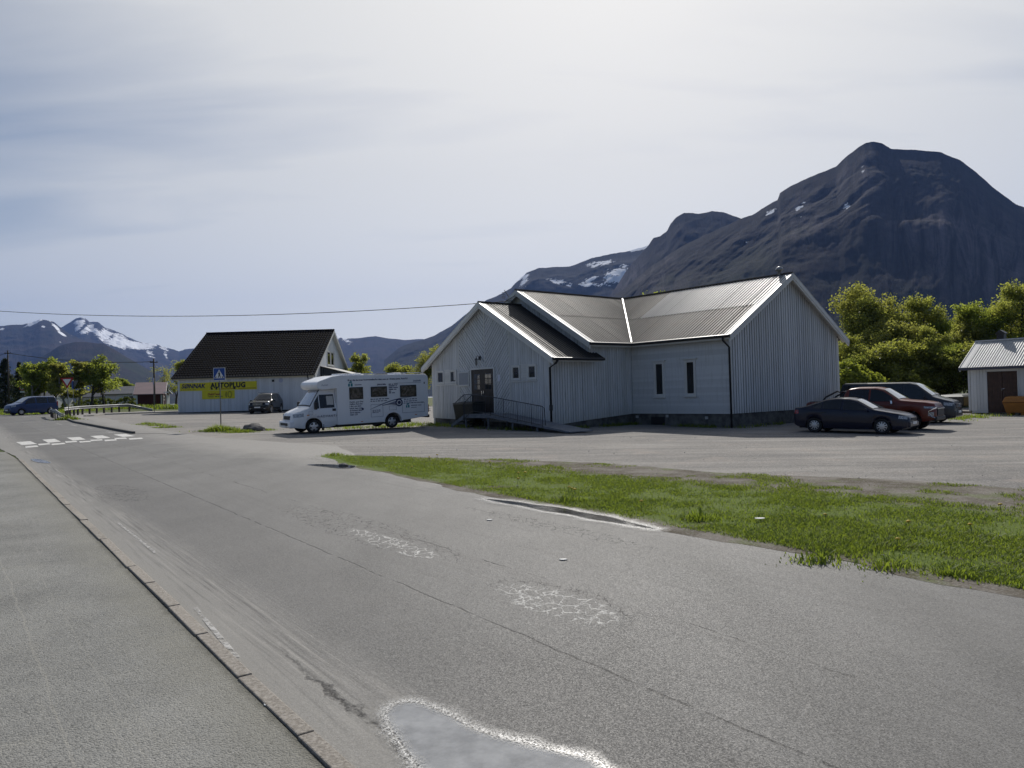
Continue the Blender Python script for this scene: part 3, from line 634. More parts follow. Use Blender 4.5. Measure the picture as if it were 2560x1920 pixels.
# foundation walls
mb = MB(); fB.rect(.05, BW - .05, -.4, .99, -.3, -.06, mb); fA.rect(.05, AL + .05, -.4, .99, -.3, -.055, mb); fC.slab([(-.05, -.4), (CL - .05, -.4), (CL - .05, .66), (-.05, .99)], -.3, -.06, mb); fD.slab([(.05, -.4), (EW, -.4), (EW, .93), (.05, .66)], -.3, -.055, mb)
fd = mb.build('foundation', CONC, HB)
fA.rect(4.0, 4.9, .42, .82, -.058, -.03).build('cellar_vent', BLACK, fd); 
for s_, z_ in ((5.75, .75), (3.75, .80), (1.35, .72)): fA.rect(s_, s_ + .16, z_, z_ + .13, -.058, -.01).build('vent_pipe', mat('grey_plastic', color=(.42, .42, .42), rough=.6), fd)
# walls with their boards
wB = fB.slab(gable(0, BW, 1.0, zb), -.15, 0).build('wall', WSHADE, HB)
pb = .205
for x0, x1 in ((.13, BW / 2), (BW / 2, BW - .13)): planks(fB, gable(x0, x1, .985, zb), 90, pb, .148, 0, .022, WHITEB, wB, seed=5)
fB.rect(-.023, .13, .98, zb(0) - .05, 0, .026).build('corner_board', WTRIM, wB); fB.rect(BW - .13, BW + .02, .98, zb(BW) - .05, 0, .026).build('corner_board', WTRIM, wB)
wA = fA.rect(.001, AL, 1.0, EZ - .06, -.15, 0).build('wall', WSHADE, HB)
k = 0
z_ = .985
while z_ < EZ - .17:
    zz = min(z_ + .128, EZ - .2)
    mb = MB().prism([fA.pt(.0, z_, 0), fA.pt(.0, z_, .026), fA.pt(.0, zz, .010), fA.pt(.0, zz, 0)], (0, AL - .03, 0)); mb.build('clapboard', WHITEB, wA); z_ += .128
fA.rect(0, AL - .03, EZ - .20, EZ - .06, 0, .03).build('frieze_board', WTRIM, wA)
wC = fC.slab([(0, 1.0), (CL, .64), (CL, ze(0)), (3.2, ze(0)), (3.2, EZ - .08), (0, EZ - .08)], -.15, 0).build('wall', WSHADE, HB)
planks(fC, [(.03, .985), (3.2, .80), (3.2, EZ - .2), (.03, EZ - .2)], 90, .172, .152, 0, .022, WHITE, wC, seed=6)
planks(fC, [(3.2, .80), (CL - .1, .625), (CL - .1, ze(0) - .06), (3.2, ze(0) - .06)], 90, .172, .152, 0, .022, WHITE, wC, seed=7)
fC.rect(.03, 3.3, EZ - .2, EZ - .06, 0, .03).build('frieze_board', WTRIM, wC); fC.rect(3.3, CL, ze(0) - .06, ze(0) + .02, 0, .03).build('frieze_board', WTRIM, wC)
fC.rect(CL - .1, CL + .02, .63, ze(0) - .06, 0, .026).build('corner_board', WTRIM, wC)
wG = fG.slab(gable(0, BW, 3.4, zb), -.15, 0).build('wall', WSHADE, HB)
planks(fG, gable(0, BW / 2, 3.5, zb), 90, .19, .16, 0, .022, WHITE, wG, seed=8); planks(fG, gable(BW / 2, BW, 3.5, zb), 90, .19, .16, 0, .022, WHITE, wG, seed=9)
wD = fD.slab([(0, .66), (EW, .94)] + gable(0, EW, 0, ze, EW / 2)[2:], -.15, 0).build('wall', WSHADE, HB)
lo = lambda a_: .65 + a_ * .028
zd = lambda a_: ze(a_) - .02
planks(fD, [(.1, lo(.1)), (3.0, lo(3)), (3.0, zd(3)), (.1, zd(.1))], 90, .172, .152, 0, .022, WHITE, wD, seed=10)
planks(fD, [(7.5, lo(7.5)), (EW - .1, lo(EW)), (EW - .1, zd(EW - .1)), (7.5, zd(7.5))], 90, .172, .152, 0, .022, WHITE, wD, seed=11)
planks(fD, [(3.05, lo(3)), (5.07, lo(5)), (5.07, zd(5.07)), (3.05, zd(3.05))], -47, .158, .128, 0, .022, WHITE, wD, seed=12)
planks(fD, [(5.13, lo(5)), (7.45, lo(7.4)), (7.45, zd(7.45)), (5.13, zd(5.13))], 47, .158, .128, 0, .022, WHITE, wD, seed=13)
for s_ in (3.025, 5.10, 7.475): fD.rect(s_ - .045, s_ + .045, lo(s_), zd(s_) - .03, .018, .034).build('trim_board', WTRIM, wD)
fD.rect(-.02, .1, lo(0), zd(0) - .02, 0, .026).build('corner_board', WTRIM, wD); fD.rect(EW - .1, EW + .02, lo(EW), zd(EW) - .02, 0, .026).build('corner_board', WTRIM, wD)
# hidden sides
mb = MB(); fR.rect(0, AL + BW, -.2, EZ - .06, -.15, 0, mb); Frame((0, AL + BW, 0), (1, 0, 0), (0, 1, 0)).slab(gable(0, BW, -.2, zb), -.15, 0, mb); Frame((-CL + .01, AL + EW, 0), (1, 0, 0), (0, 1, 0)).rect(0, CL, -.2, ze(0) - .06, -.15, 0, mb); fG.o = fG.o
wR = mb.build('wall', WHITE, HB)
# windows
def curtain_window(fr, *a_, **k): return window(fr, *a_, **k)
for s_ in (3.98, 2.04):
    w_ = window(fA, s_, s_ + .47, 1.95, 3.55, .022, HB, casing=.10)
    fA.rect(s_ - .2, s_ + .67, 3.66, 3.71, 0, .13).build('head_board', WTRIM, w_)
for c0, c1 in ((2.27, 2.78), (1.03, 1.54), (9.04, 9.59), (7.79, 8.31)): window(fD, c0, c1, 2.97, 3.57, .022, HB, casing=.085, curtain=c0 in (7.79,), sill=False)
for c0, c1 in ((1.65, 2.16), (8.42, 8.93)):
    for z_ in np.arange(2.9, 3.6, .115): fD.rect(c0, c1, z_, z_ + .10, 0, .04).build('plank', WTRIM, wD)
for c0, c1 in ((.9, 2.9), (7.65, 9.75)): fD.rect(c0, c1, 2.80, 2.855, .022, .085).build('sill', WTRIM, wD)
# entrance door: two dark leaves with six small panes each
mb = MB(); fD.rect(4.26, 4.34, 1.24, 3.66, .0, .085, mb); fD.rect(6.30, 6.38, 1.24, 3.66, .0, .085, mb); fD.rect(4.34, 6.30, 3.57, 3.66, .0, .085, mb)
fD.rect(4.34, 6.30, 1.2, 3.57, -.02, .0, mb)
dfr = mb.build('door_frame', WTRIM, HB)
PANE = mat('door_glass', color=(.03, .034, .038), rough=.06, spec=.8)
for a0, a1 in ((4.345, 5.315), (5.325, 6.295)):
    dl = fD.rect(a0, a1, 1.25, 3.565, .0, .052).build('door', DARKWOOD, HB)
    for i in range(2):
        for j in range(3): fD.rect(a0 + .22 + i * .28, a0 + .22 + i * .28 + .23, 2.50 + j * .29, 2.50 + j * .29 + .25, .05, .058).build('pane', PANE, dl)
    for j in range(2): fD.rect(a0 + .2, a1 - .2, 1.36 + j * .5, 1.74 + j * .5, .05, .066).build('door_panel', DARKWOOD, dl, bevel=.012)
    h0 = a1 - .1 if a0 < 5 else a0 + .05
    fD.rect(h0, h0 + .05, 2.15, 2.42, .05, .075).build('handle', mat('steel', color=(.6, .6, .6), rough=.25, metal=1), dl)
# roofs: sheets of corrugated metal, two rows of sheets on each slope
def roof_side(parent, o, e, w, L, vlen, v0f, mats, sheets, seam, rows=2, seed=0, us=0., pitch=.20):
    rg = random.Random(seed); du = L / sheets
    for i in range(sheets):
        u0 = us + i * du
        for r_ in range(rows):
            a_ = (lambda u: max(0, v0f(u))) if r_ == 0 else (lambda u: max(vlen * seam - .12, v0f(u)))
            b_ = (lambda u: max(vlen * seam, v0f(u))) if r_ == 0 else (lambda u: max(vlen, v0f(u)))
            if rows == 1: b_ = lambda u: vlen
            if b_(u0) - a_(u0) < .02 and b_(u0 + du) - a_(u0 + du) < .02: continue
            m_ = mats(r_, i, rg)
            corrugated('roof_sheet', o, e, w, u0, u0 + du, a_, b_, m_, parent, pitch, .085 * pitch, lift=.012 * r_ + .003 * (i % 2))
half = BW / 2 + OV; cosr = 1 / math.sqrt(1 + SL * SL); vl = half / cosr; wv = np.array([cosr, 0, SL * cosr])
rf = tag(empty('roof', (0, 0, 0))); rf.parent = HB
# wing with the boarded gable: left slope shows (eave along y at x=-.5)
F0 = -.38
roof_side(rf, (-OV, F0, EZ), (0, 1, 0), wv, AL + half - F0 - OV + .4, vl, lambda u: max(0, (u + F0 - (AL - OV)) / cosr), lambda r_, i, rg: (ROOFA if i < 9 else ROOFC) if r_ else (ROOFB if i < 10 else ROOFC), 14, .5, seed=1)
# cross wing: front slope (eave along x at y=AL-.5)
Lc = 3.6 + BW / 2
roof_side(rf, (-3.62, AL - OV, EZ), (1, 0, 0), (0, cosr, SL * cosr), Lc, vl, lambda u: max(0, (u - 3.62 + OV) / cosr), lambda r_, i, rg: ROOFC, 10, .52, seed=2)
# slopes that face away
roof_side(rf, (BW + OV, F0, EZ), (0, 1, 0), (-cosr, 0, SL * cosr), AL + BW - F0 + .4, vl, lambda u: 0, lambda *k: ROOFB, 8, .5, rows=1)
roof_side(rf, (-3.62, AL + BW + OV, EZ), (1, 0, 0), (0, -cosr, SL * cosr), Lc, vl, lambda u: max(0, (u - 3.62 + OV) / cosr), lambda *k: ROOFB, 4, .5, rows=1)
roof_side(rf, (-OV, AL + BW / 2, EZ), (0, 1, 0), wv, BW / 2 + .4, vl, lambda u: max(0, (half - u) / cosr), lambda *k: ROOFB, 3, .5, rows=1)
mb = MB(); mb.tube([(BW / 2, F0, RZ + .02), (BW / 2, AL + BW + .3, RZ + .02)], .07, 6); mb.tube([(-3.62, AL + BW / 2, RZ + .02), (BW / 2, AL + BW / 2, RZ + .02)], .07, 6)
mb.build('ridge_cap', ROOFC, rf)
mb = MB().prism([(-OV - .05, AL - OV, EZ + .045), (-OV, AL - OV - .05, EZ + .045), (BW / 2 , AL + BW / 2 - .05, RZ + .045), (BW / 2 - .05, AL + BW / 2, RZ + .045)], (0, 0, .03)); mb.build('valley_flashing', FLASH, rf)
# bargeboards and the bright metal edge strips
def barge(frm, d, mid, ez, sl, ov, W_, parent, cap=True, h=.22):
    for sgn in (0, 1):
        p = [(-ov, ez), (mid, ez + sl * (mid + ov))] if not sgn else [(W_ + ov, ez), (mid, ez + sl * (mid + ov))]
        frm.slab([(p[0][0], p[0][1] - h), (p[1][0], p[1][1] - h), (p[1][0], p[1][1] + .0), (p[0][0], p[0][1] + .0)], d - .03, d).build('bargeboard', WTRIM, parent)
        frm.slab([(p[0][0], p[0][1] - h - .1), (p[1][0], p[1][1] - h - .1), (p[1][0], p[1][1] - h + .03), (p[0][0], p[0][1] - h + .03)], d - .09, d - .032).build('bargeboard', WTRIM, parent)
        frm.slab([(p[0][0], p[0][1] - .10), (p[1][0], p[1][1] - .10), (p[1][0], p[1][1] + .01), (p[0][0], p[0][1] + .01)], .02, d - .10).build('soffit', WTRIM, parent)
        if cap: frm.slab([(p[0][0], p[0][1] + .003), (p[1][0], p[1][1] + .003), (p[1][0], p[1][1] + .025), (p[0][0], p[0][1] + .025)], d - .11, d + .010).build('edge_flashing', FLASH, parent)
barge(fB, .42, BW / 2, EZ, SL, OV, BW, rf); barge(fG, .42, BW / 2, EZ, SL, OV, BW, rf)
# entrance roof
er = tag(empty('roof', (0, 0, 0))); er.parent = HB
h2 = EW / 2 + .6; c2 = 1 / math.sqrt(1 + SE * SE); v2 = h2 / c2
roof_side(er, (-CL - .38, AL - .6, EZ2), (1, 0, 0), (0, c2, SE * c2), CL + .38 - 3.2, v2, lambda u: 0, lambda *k: ROOFD, 4, .5, rows=1)
corrugated('roof_sheet', (-3.2, AL - .6, EZ2), (1, 0, 0), (0, c2, SE * c2), 0, .45, lambda u: 0, lambda u: .6, ROOFD, er)
roof_side(er, (-CL - .38, AL + EW + .6, EZ2), (1, 0, 0), (0, -c2, SE * c2), CL + .38 - 3.2, v2, lambda u: 0, lambda *k: ROOFD, 3, .5, rows=1)
barge(fD, .40, EW / 2, EZ2, SE, .6, EW, er)
MB().tube([(-CL - .38, AL + EW / 2, RZ2 + .02), (-3.2, AL + EW / 2, RZ2 + .02)], .06, 6).build('ridge_cap', ROOFD, er)
# gutters and downpipes
def gutter(p0, p1, parent): MB().tube([p0, p1], .075, 8).build('gutter', BLACK, parent)
gutter((-OV - .06, F0, EZ - .05), (-OV - .06, AL - OV - .06, EZ - .05), HB); gutter((-OV - .06, AL - OV - .06, EZ - .05), (-3.62, AL - OV - .06, EZ - .05), HB); gutter((-CL - .38, AL - .66, EZ2 - .05), (-2.75, AL - .66, EZ2 - .05), HB)
mb = MB(); mb.rect = None
fas = MB().box(-OV + .02, -OV + .05, F0, AL - OV, EZ - .2, EZ - .02).box(-3.6, -OV + .02, AL - OV + .02, AL - OV + .05, EZ - .2, EZ - .02).box(-CL - .37, -2.8, AL - .58, AL - .55, EZ2 - .18, EZ2 - .02); fas.build('fascia', WTRIM, HB)
sof = MB().box(-OV + .05, -.001, -.01, AL - OV + .05, EZ - .115, EZ - .09).box(-3.2, -OV, AL - OV + .05, AL - .001, EZ - .115, EZ - .09).box(-CL, -3.2, AL - .55, AL - .001, EZ2 - .11, EZ2 - .085); sof.build('soffit', WTRIM, HB)
def pipe(pts, parent, r=.045):
    o = MB().tube(pts, r, 8).build('downpipe', BLACK, parent, True); return o
pipe([(-OV - .06, -.02, EZ - .08), (-OV - .05, -.04, EZ - .25), (-.09, -.05, EZ - .55), (-.09, -.05, .22)], HB, .05)
pipe([(-CL - .05, AL - .66, EZ2 - .08), (-CL - .1, AL - .55, EZ2 - .25), (-CL - .09, AL - .10, EZ2 - .45), (-CL - .09, AL - .10, .45)], HB, .055)
MB().cyl((-CL - .09, AL - .10, 1.35), (-CL - .09, AL - .10, 1.62), .085, 8).build('pipe_sleeve', BLACK, HB)
# lantern over the door
ln = empty('lantern', (-CL - .1, AL + 5.5, 3.98)); ln.parent = HB
lb = MB(); lb.box(-.02, .1, -.05, .05, .1, .3); lb.tube([(.03, 0, .25), (-.12, 0, .32), (-.2, 0, .2)], .014, 5); lb.build('bracket', BLACK, ln)
lb = MB(); lb.lathe([(.0, .12), (.08, .08), (.10, .04), (.075, .03)], 6, (-.2, 0, .08), 'Z'); lb.lathe([(.05, -.16), (.03, -.19), (0, -.21)], 6, (-.2, 0, .0), 'Z')
for k in range(6): a_ = k * PI / 3; lb.tube([(-.2 + .075 * math.cos(a_), .075 * math.sin(a_), .11), (-.2 + .05 * math.cos(a_), .05 * math.sin(a_), -.16)], .008, 4)
lb.build('lantern_cage', BLACK, ln); MB().lathe([(.05, -.15), (.07, .10)], 6, (-.2, 0, 0), 'Z').build('lantern_glass', mat('old_lamp_glass', color=(.35, .35, .33), rough=.2, alpha=.6), ln)
# ridge vent at the right end of the ridge, aerial and stay at the left gable
MB().lathe([(.09, 0), (.09, .22), (.17, .24), (.19, .32), (.13, .42), (0, .46)], 12, (BW / 2, .35, RZ), 'Z').build('roof_vent', mat('vent_metal', color=(.30, .30, .31), rough=.35, metal=.7), HB, True)
mb = MB(); mb.tube([(-3.55, AL + BW / 2 + .6, RZ - .35), (-3.75, AL + BW / 2 + .8, RZ + .1)], .02, 5)
for k in range(4): mb.tube([(-3.75 - .0, AL + BW / 2 + .8 - .12, RZ - .05 - k * .1), (-3.75, AL + BW / 2 + .8 + .22, RZ - .02 - k * .1)], .012, 4)
mb.tube([(-3.6, AL + BW / 2 + .1, RZ - .3), (-3.66, AL + BW / 2 + .9, RZ - .55)], .018, 4); mb.build('aerial', BLACK, HB)
fD.rect(3.84, 4.03, 2.88, 3.23, .023, .026).build('paper_notice', mat('paper', color=(.75, .75, .82), rough=.7), HB)
nbo = fD.rect(6.49, 7.47, 2.70, 3.50, .023, .10).build('notice_case', WTRIM, HB); fD.rect(6.55, 7.41, 2.78, 3.44, .1, .108).build('pane', mat('case_glass', color=(.20, .21, .21), rough=.03, spec=1.0, coat=1.0, coatr=.02), nbo); fD.rect(6.49, 7.47, 2.70, 2.78, .101, .115).build('case_sill', WTRIM, nbo)
# numbers painted vertically down a board by the corner, mostly worn off
# ------------------------------------------------------------------ steps, landing, ramp and railings in front of the door
RAILM = mat('grey_painted_steel', color=(.045, .05, .06), rough=.5, metal=.3); DECK = mat('grey_deck_boards', color=(.16, .175, .20), rough=.75, vary=.25, vscale=5)
RM = empty('entrance_ramp', (-CL - .1, AL, .0)); RM.parent = None
hm = Matrix.Translation((10.24, 35.62, 0)) @ Matrix.Rotation(math.atan2(.636, .772), 4, 'Z')
RM.matrix_world = hm @ Matrix.Translation((-CL - .1, AL, 0)); tag(RM, 'grey entrance landing with steps, black railings and a ramp leading right', 'ramp')
# local: x towards the house, y along the wall (to the left), front is -x
x0, x1 = -1.45, -.02
def deckboards(ya, yb, za, zb_, n, name='deck_board'):
    for k in range(n):
        a_, c_ = ya + (yb - ya) * k / n, ya + (yb - ya) * (k + .93) / n; z0_, z1_ = za + (zb_ - za) * k / n, za + (zb_ - za) * (k + .93) / n
        MB().hexa([(x0, a_, z0_ - .04), (x1, a_, z0_ - .04), (x1, c_, z1_ - .04), (x0, c_, z1_ - .04)], [(x0, a_, z0_), (x1, a_, z0_), (x1, c_, z1_), (x0, c_, z1_)]).build(name, DECK, RM)
deckboards(3.0, 5.1, 1.22, 1.22, 14); deckboards(2.97, -2.9, 1.22, .47, 38)
for xx in (x0, x1 - .05): MB().hexa([(xx, -2.7, .42), (xx + .05, -2.7, .42), (xx + .05, 3.0, 1.06), (xx, 3.0, 1.06)], [(xx, -2.7, .455), (xx + .05, -2.7, .455), (xx + .05, 3.0, 1.18), (xx, 3.0, 1.18)]).build('ramp_beam', DECK, RM); MB().box(xx, xx + .05, 3.0, 5.1, 1.03, 1.175).build('ramp_beam', DECK, RM)
for y_, h_ in ((5.0, 1.05), (3.1, 1.05), (1.2, .82), (-.6, .62)):
    for xx in (x0 + .08, x1 - .12): MB().box(xx, xx + .07, y_ - .035, y_ + .035, .2, h_).build('post', DECK, RM)
for k in range(3):
    MB().box(x0 + .02, x1 - .05, 5.12 + k * .36, 5.12 + k * .36 + .32, 1.22 - (k + 1) * .17 - .04, 1.22 - (k + 1) * .17).build('step', DECK, RM)
for xx in (x0 - .02, x1 - .06): MB().hexa([(xx, 5.1, .95), (xx + .04, 5.1, .95), (xx + .04, 6.2, .50), (xx, 6.2, .50)], [(xx, 5.1, 1.16), (xx + .04, 5.1, 1.16), (xx + .04, 6.2, .66), (xx, 6.2, .66)]).build('stringer', DECK, RM)
def railing(path, n, parent, drop=.86, low=.08):
    """top rail, bottom rail and n upright bars between two ends"""
    p0, p1 = np.array(path[0], float), np.array(path[1], float); r_ = empty('railing', (0, 0, 0)); r_.parent = parent
    MB().tube([p0, p1], .022, 6).build('rail', RAILM, r_); MB().tube([p0 - (0, 0, drop - low), p1 - (0, 0, drop - low)], .016, 5).build('rail', RAILM, r_)
    for k in range(n + 1):
        q = p0 + (p1 - p0) * k / n; big = k in (0, n) or k % 8 == 0
        MB().tube([q, q - (0, 0, drop - (0 if big else low))], .018 if big else .009, 5 if big else 4).build('baluster', RAILM, r_)
railing([(x0, 4.25, 2.22), (x0, 2.75, 2.10)], 11, RM, .92); railing([(x0, 2.75, 2.10), (x0, -1.1, 1.60)], 30, RM, .95)
railing([(x1 - .25, 6.6, 2.24), (x1 - .25, 4.85, 2.24)], 12, RM, .98); railing([(x1 - .25, 7.45, 1.80), (x1 - .25, 6.6, 2.24)], 6, RM, 1.0)
railing([(x0, 4.95, 1.84), (x0, 4.25, 2.22)], 5, RM, .9)
MB().tube([(x0, 4.95, 1.84), (x0 - .02, 5.02, 1.70), (x0, 5.02, .9)], .02, 6).build('rail_end', RAILM, RM); MB().tube([(x0, -1.1, 1.60), (x0 - .02, -1.25, 1.52), (x0 + .02, -1.28, .72)], .02, 6).build('rail_end', RAILM, RM); MB().tube([(x1 - .25, 7.45, 1.80), (x1 - .25, 7.5, 1.6), (x1 - .25, 7.42, .7)], .022, 6).build('rail_end', RAILM, RM)
# bin behind the railing
bn = empty('rubbish_bin', (0, 0, 0)); bn.matrix_world = hm @ Matrix.Translation((-CL - .52, AL + 6.0, gz(-4.2, 44.2)))
tag(bn, 'black wheeled rubbish container behind the step railing by the door', 'bin'); BINM = mat('black_bin_plastic', color=(.012, .016, .013), rough=.5)
MB().hexa([(-.28, -.8, .16), (.25, -.8, .16), (.25, .8, .16), (-.28, .8, .16)], [(-.40, -.92, 1.15), (.36, -.92, 1.15), (.36, .92, 1.15), (-.40, .92, 1.15)]).build('body', BINM, bn, bevel=.03); MB().hexa([(-.43, -.95, 1.16), (.38, -.95, 1.16), (.38, .95, 1.16), (-.43, .95, 1.16)], [(-.36, -.88, 1.22), (.36, -.88, 1.27), (.36, .88, 1.27), (-.36, .88, 1.22)]).build('lid', BINM, bn, bevel=.02)
for sx in (-.22, .2):
    for sy in (-.7, .7): MB().lathe([(0, -.025), (.08, -.025), (.08, .025), (0, .025)], 10, (sx, sy, .085)).build('wheel', BLACK, bn)
# ------------------------------------------------------------------ vehicles
def paint(name, c, rough=.28, metal=.0, flake=0):
    return mat(name, lambda b: dict(color=b.mix(b.map(b.noise(b.obj(), 2.2, 4), .35, .7) * .25, c, tuple(min(1, x * .7 + .012) for x in c)), rough=rough, metal=metal, spec=.4, coat=.3, coatr=.06))
RUBBER = mat('tyre_rubber', color=(.016, .016, .017), rough=.85, vary=.3, vscale=9); RIMM = mat('alloy_wheel', color=(.55, .56, .58), rough=.3, metal=.8); PLASTIC = mat('black_plastic', color=(.018, .018, .02), rough=.55)
CARGLASS = mat('car_glass', color=(.008, .010, .012), rough=.03, spec=.7); FRAMEM = mat('screen_rubber', color=(.012, .012, .013), rough=.5); SCREEN = mat('windscreen_glass', color=(.16, .18, .18), rough=.04, spec=1.0, coat=1.0, coatr=.03); LAMP = mat('headlamp_glass', lambda b: dict(color=b.mix(b.map(b.voro(b.obj(), 26), .1, .5), (.75, .77, .8), (.25, .26, .28)), rough=.08, spec=.9, coat=1.0, coatr=.02)); REDLAMP = mat('red_lamp', color=(.28, .012, .010), rough=.15, coat=1.0); AMBER = mat('amber_lamp', color=(.55, .16, .02), rough=.2); PLATE = mat('number_plate', color=(.78, .78, .76), rough=.4); CHROME = mat('chrome', color=(.7, .7, .72), rough=.15, metal=1)  # windscreen base colour is lifted to paint in reflected sky
class Loft:
    def __init__(s, L, top, belt, width, sill, wheels, tum=.42, rc=.13, crown=.03, sm=.05):
        s.L, s.top, s.belt, s.wid, s.sill, s.wh, s.tum, s.rc, s.crown, s.sm = L, np.array(top, float), np.array(belt, float), np.array(width, float), sill, wheels, tum, rc, crown, sm
    def T(s, x): return float(np.mean([np.interp(x + d, s.top[:, 0], s.top[:, 1]) for d in (-s.sm, -s.sm / 2, 0, s.sm / 2, s.sm)]))
    def Bt(s, x): return min(float(np.interp(x, s.belt[:, 0], s.belt[:, 1])), s.T(x) - .025)
    def Wd(s, x): return float(np.interp(x, s.wid[:, 0], s.wid[:, 1]))
    def zb(s, x):
        z = float(np.interp(x, [0, .25, .5, s.L - .5, s.L - .25, s.L], [s.sill + .10, s.sill + .03, s.sill, s.sill, s.sill + .05, s.sill + .16]))
        for xw, zc, R in s.wh:
            if abs(x - xw) < R: z = max(z, zc + math.sqrt(R * R - (x - xw) ** 2))
        return z
    def sec(s, x):
        w, zb, zt = s.Wd(x), s.zb(x), s.T(x); zs = max(s.Bt(x), zb + .02); zt = max(zt, zs + .02); g = zt - zs; rc = min(s.rc, g * .75); h = zs - zb
        yt = w * .965 - s.tum * g * min(1, g / .3)
        p = [(w * .955, zb), (w * .985, zb + min(.05, h * .2)), (w, zb + .42 * h), (w * .998, zb + .72 * h), (w * .985, zb + .92 * h), (w * .965, zs)]
        for k in (.35, .7, 1.): p.append((w * .965 + (yt - w * .965) * k, zs + (g - rc * .8) * k))
        p += [(yt - .16 * rc, zt - .42 * rc), (yt - .48 * rc, zt - .14 * rc), (yt - rc, zt - .0 * rc), (yt * .55, zt + s.crown * .7), (0, zt + s.crown)]
        return p
    def yside(s, x, z):
        p = s.sec(x)[:10]; return float(np.interp(z, [q[1] for q in p], [q[0] for q in p]))
    def ztop(s, x, y):
        p = s.sec(x)[8:][::-1]; return float(np.interp(abs(y), [q[0] for q in p], [q[1] for q in p]))
    def build(s, name, m, parent, n=64):
        xs = set(np.linspace(0, s.L, n).tolist()) | {.02, .05, .09, .15, s.L - .02, s.L - .05, s.L - .1}
        for xw, zc, R in s.wh:
            xs |= {xw + R * math.cos(a_) for a_ in np.linspace(0.02, PI - .02, 18)} | {xw - R - .004, xw + R + .004}
        xs = sorted(x for x in xs if 0 <= x <= s.L); V = []; F_ = []; k = None
        for x in xs:
            p = s.sec(x); row = [(x, -y, z) for y, z in p] + [(x, y, z) for y, z in p[:-1][::-1]]; k = len(row); V += row
        for i in range(len(xs) - 1):
            for j in range(k - 1): F_.append((i * k + j, i * k + j + 1, (i + 1) * k + j + 1, (i + 1) * k + j))
        F_ += [tuple(range(k)), tuple(range((len(xs) - 1) * k, len(xs) * k))[::-1]]
        o = mesh(name, V, F_, m, parent, True)
        bm = bmesh.new(); bm.from_mesh(o.data); bmesh.ops.recalc_face_normals(bm, faces=bm.faces); bm.to_mesh(o.data); bm.free()
        o.data.set_sharp_from_angle(angle=math.radians(38))
        return o
    def side_glass(s, name, x0, x1, parent, sides=(1, -1), lo=.03, hi=.075, m=None, n=10, z0=None, z1=None):
        r_ = []
        for sg in sides:
            V = []; F_ = []; xs = np.linspace(x0, x1, n)
            for x in xs:
                a_ = (s.Bt(x) + lo) if z0 is None else z0; c_ = (s.T(x) - hi) if z1 is None else min(z1, s.T(x) - hi); c_ = max(c_, a_ + .004)
                for k in range(5): z = a_ + (c_ - a_) * k / 4; V.append((x, sg * (s.yside(x, z) + .007), z))
            for i in range(n - 1):
                for k in range(4): q = (i * 5 + k, (i + 1) * 5 + k, (i + 1) * 5 + k + 1, i * 5 + k + 1); F_.append(q if sg < 0 else q[::-1])
            r_.append(mesh(name, V, F_, m or CARGLASS, parent, True))
        return r_
    def screen(s, name, x0, x1, parent, m=None, f=.93, d=(-.014, .016)):
        V = []; F_ = []; xs = np.linspace(x0, x1, 9)
        for x in xs:
            yt = s.sec(x)[10][0] * f
            for y in np.linspace(-yt, yt, 9): V.append((x + d[0], y, s.ztop(x, y) + d[1]))
        for i in range(8):
            for k in range(8): F_.append((i * 9 + k, i * 9 + k + 1, (i + 1) * 9 + k + 1, (i + 1) * 9 + k))
        o = mesh(name, V, F_, m or SCREEN, parent, True)
        bm = bmesh.new(); bm.from_mesh(o.data); bmesh.ops.recalc_face_normals(bm, faces=bm.faces)
        if sum(f_.normal.z for f_ in bm.faces) < 0: bmesh.ops.reverse_faces(bm, faces=bm.faces)
        bm.to_mesh(o.data); bm.free(); return o
    def patch(s, name, x0, x1, z0, z1, parent, m, sides=(1, -1), off=.008, n=6, skew=0):
        """a piece wrapped onto the flank or corner (lamps, door lines, mouldings)"""
        for sg in sides:
            V = []; F_ = []
            for x in np.linspace(x0, x1, n):
                for k in range(4): z = z0 + (z1 - z0) * k / 3 + skew * (x - x0); V.append((x, sg * (s.yside(x, z) + off), z))
            for i in range(n - 1):
                for k in range(3): q = (i * 4 + k, (i + 1) * 4 + k, (i + 1) * 4 + k + 1, i * 4 + k + 1); F_.append(q if sg < 0 else q[::-1])
            mesh(name, V, F_, m, parent, True)
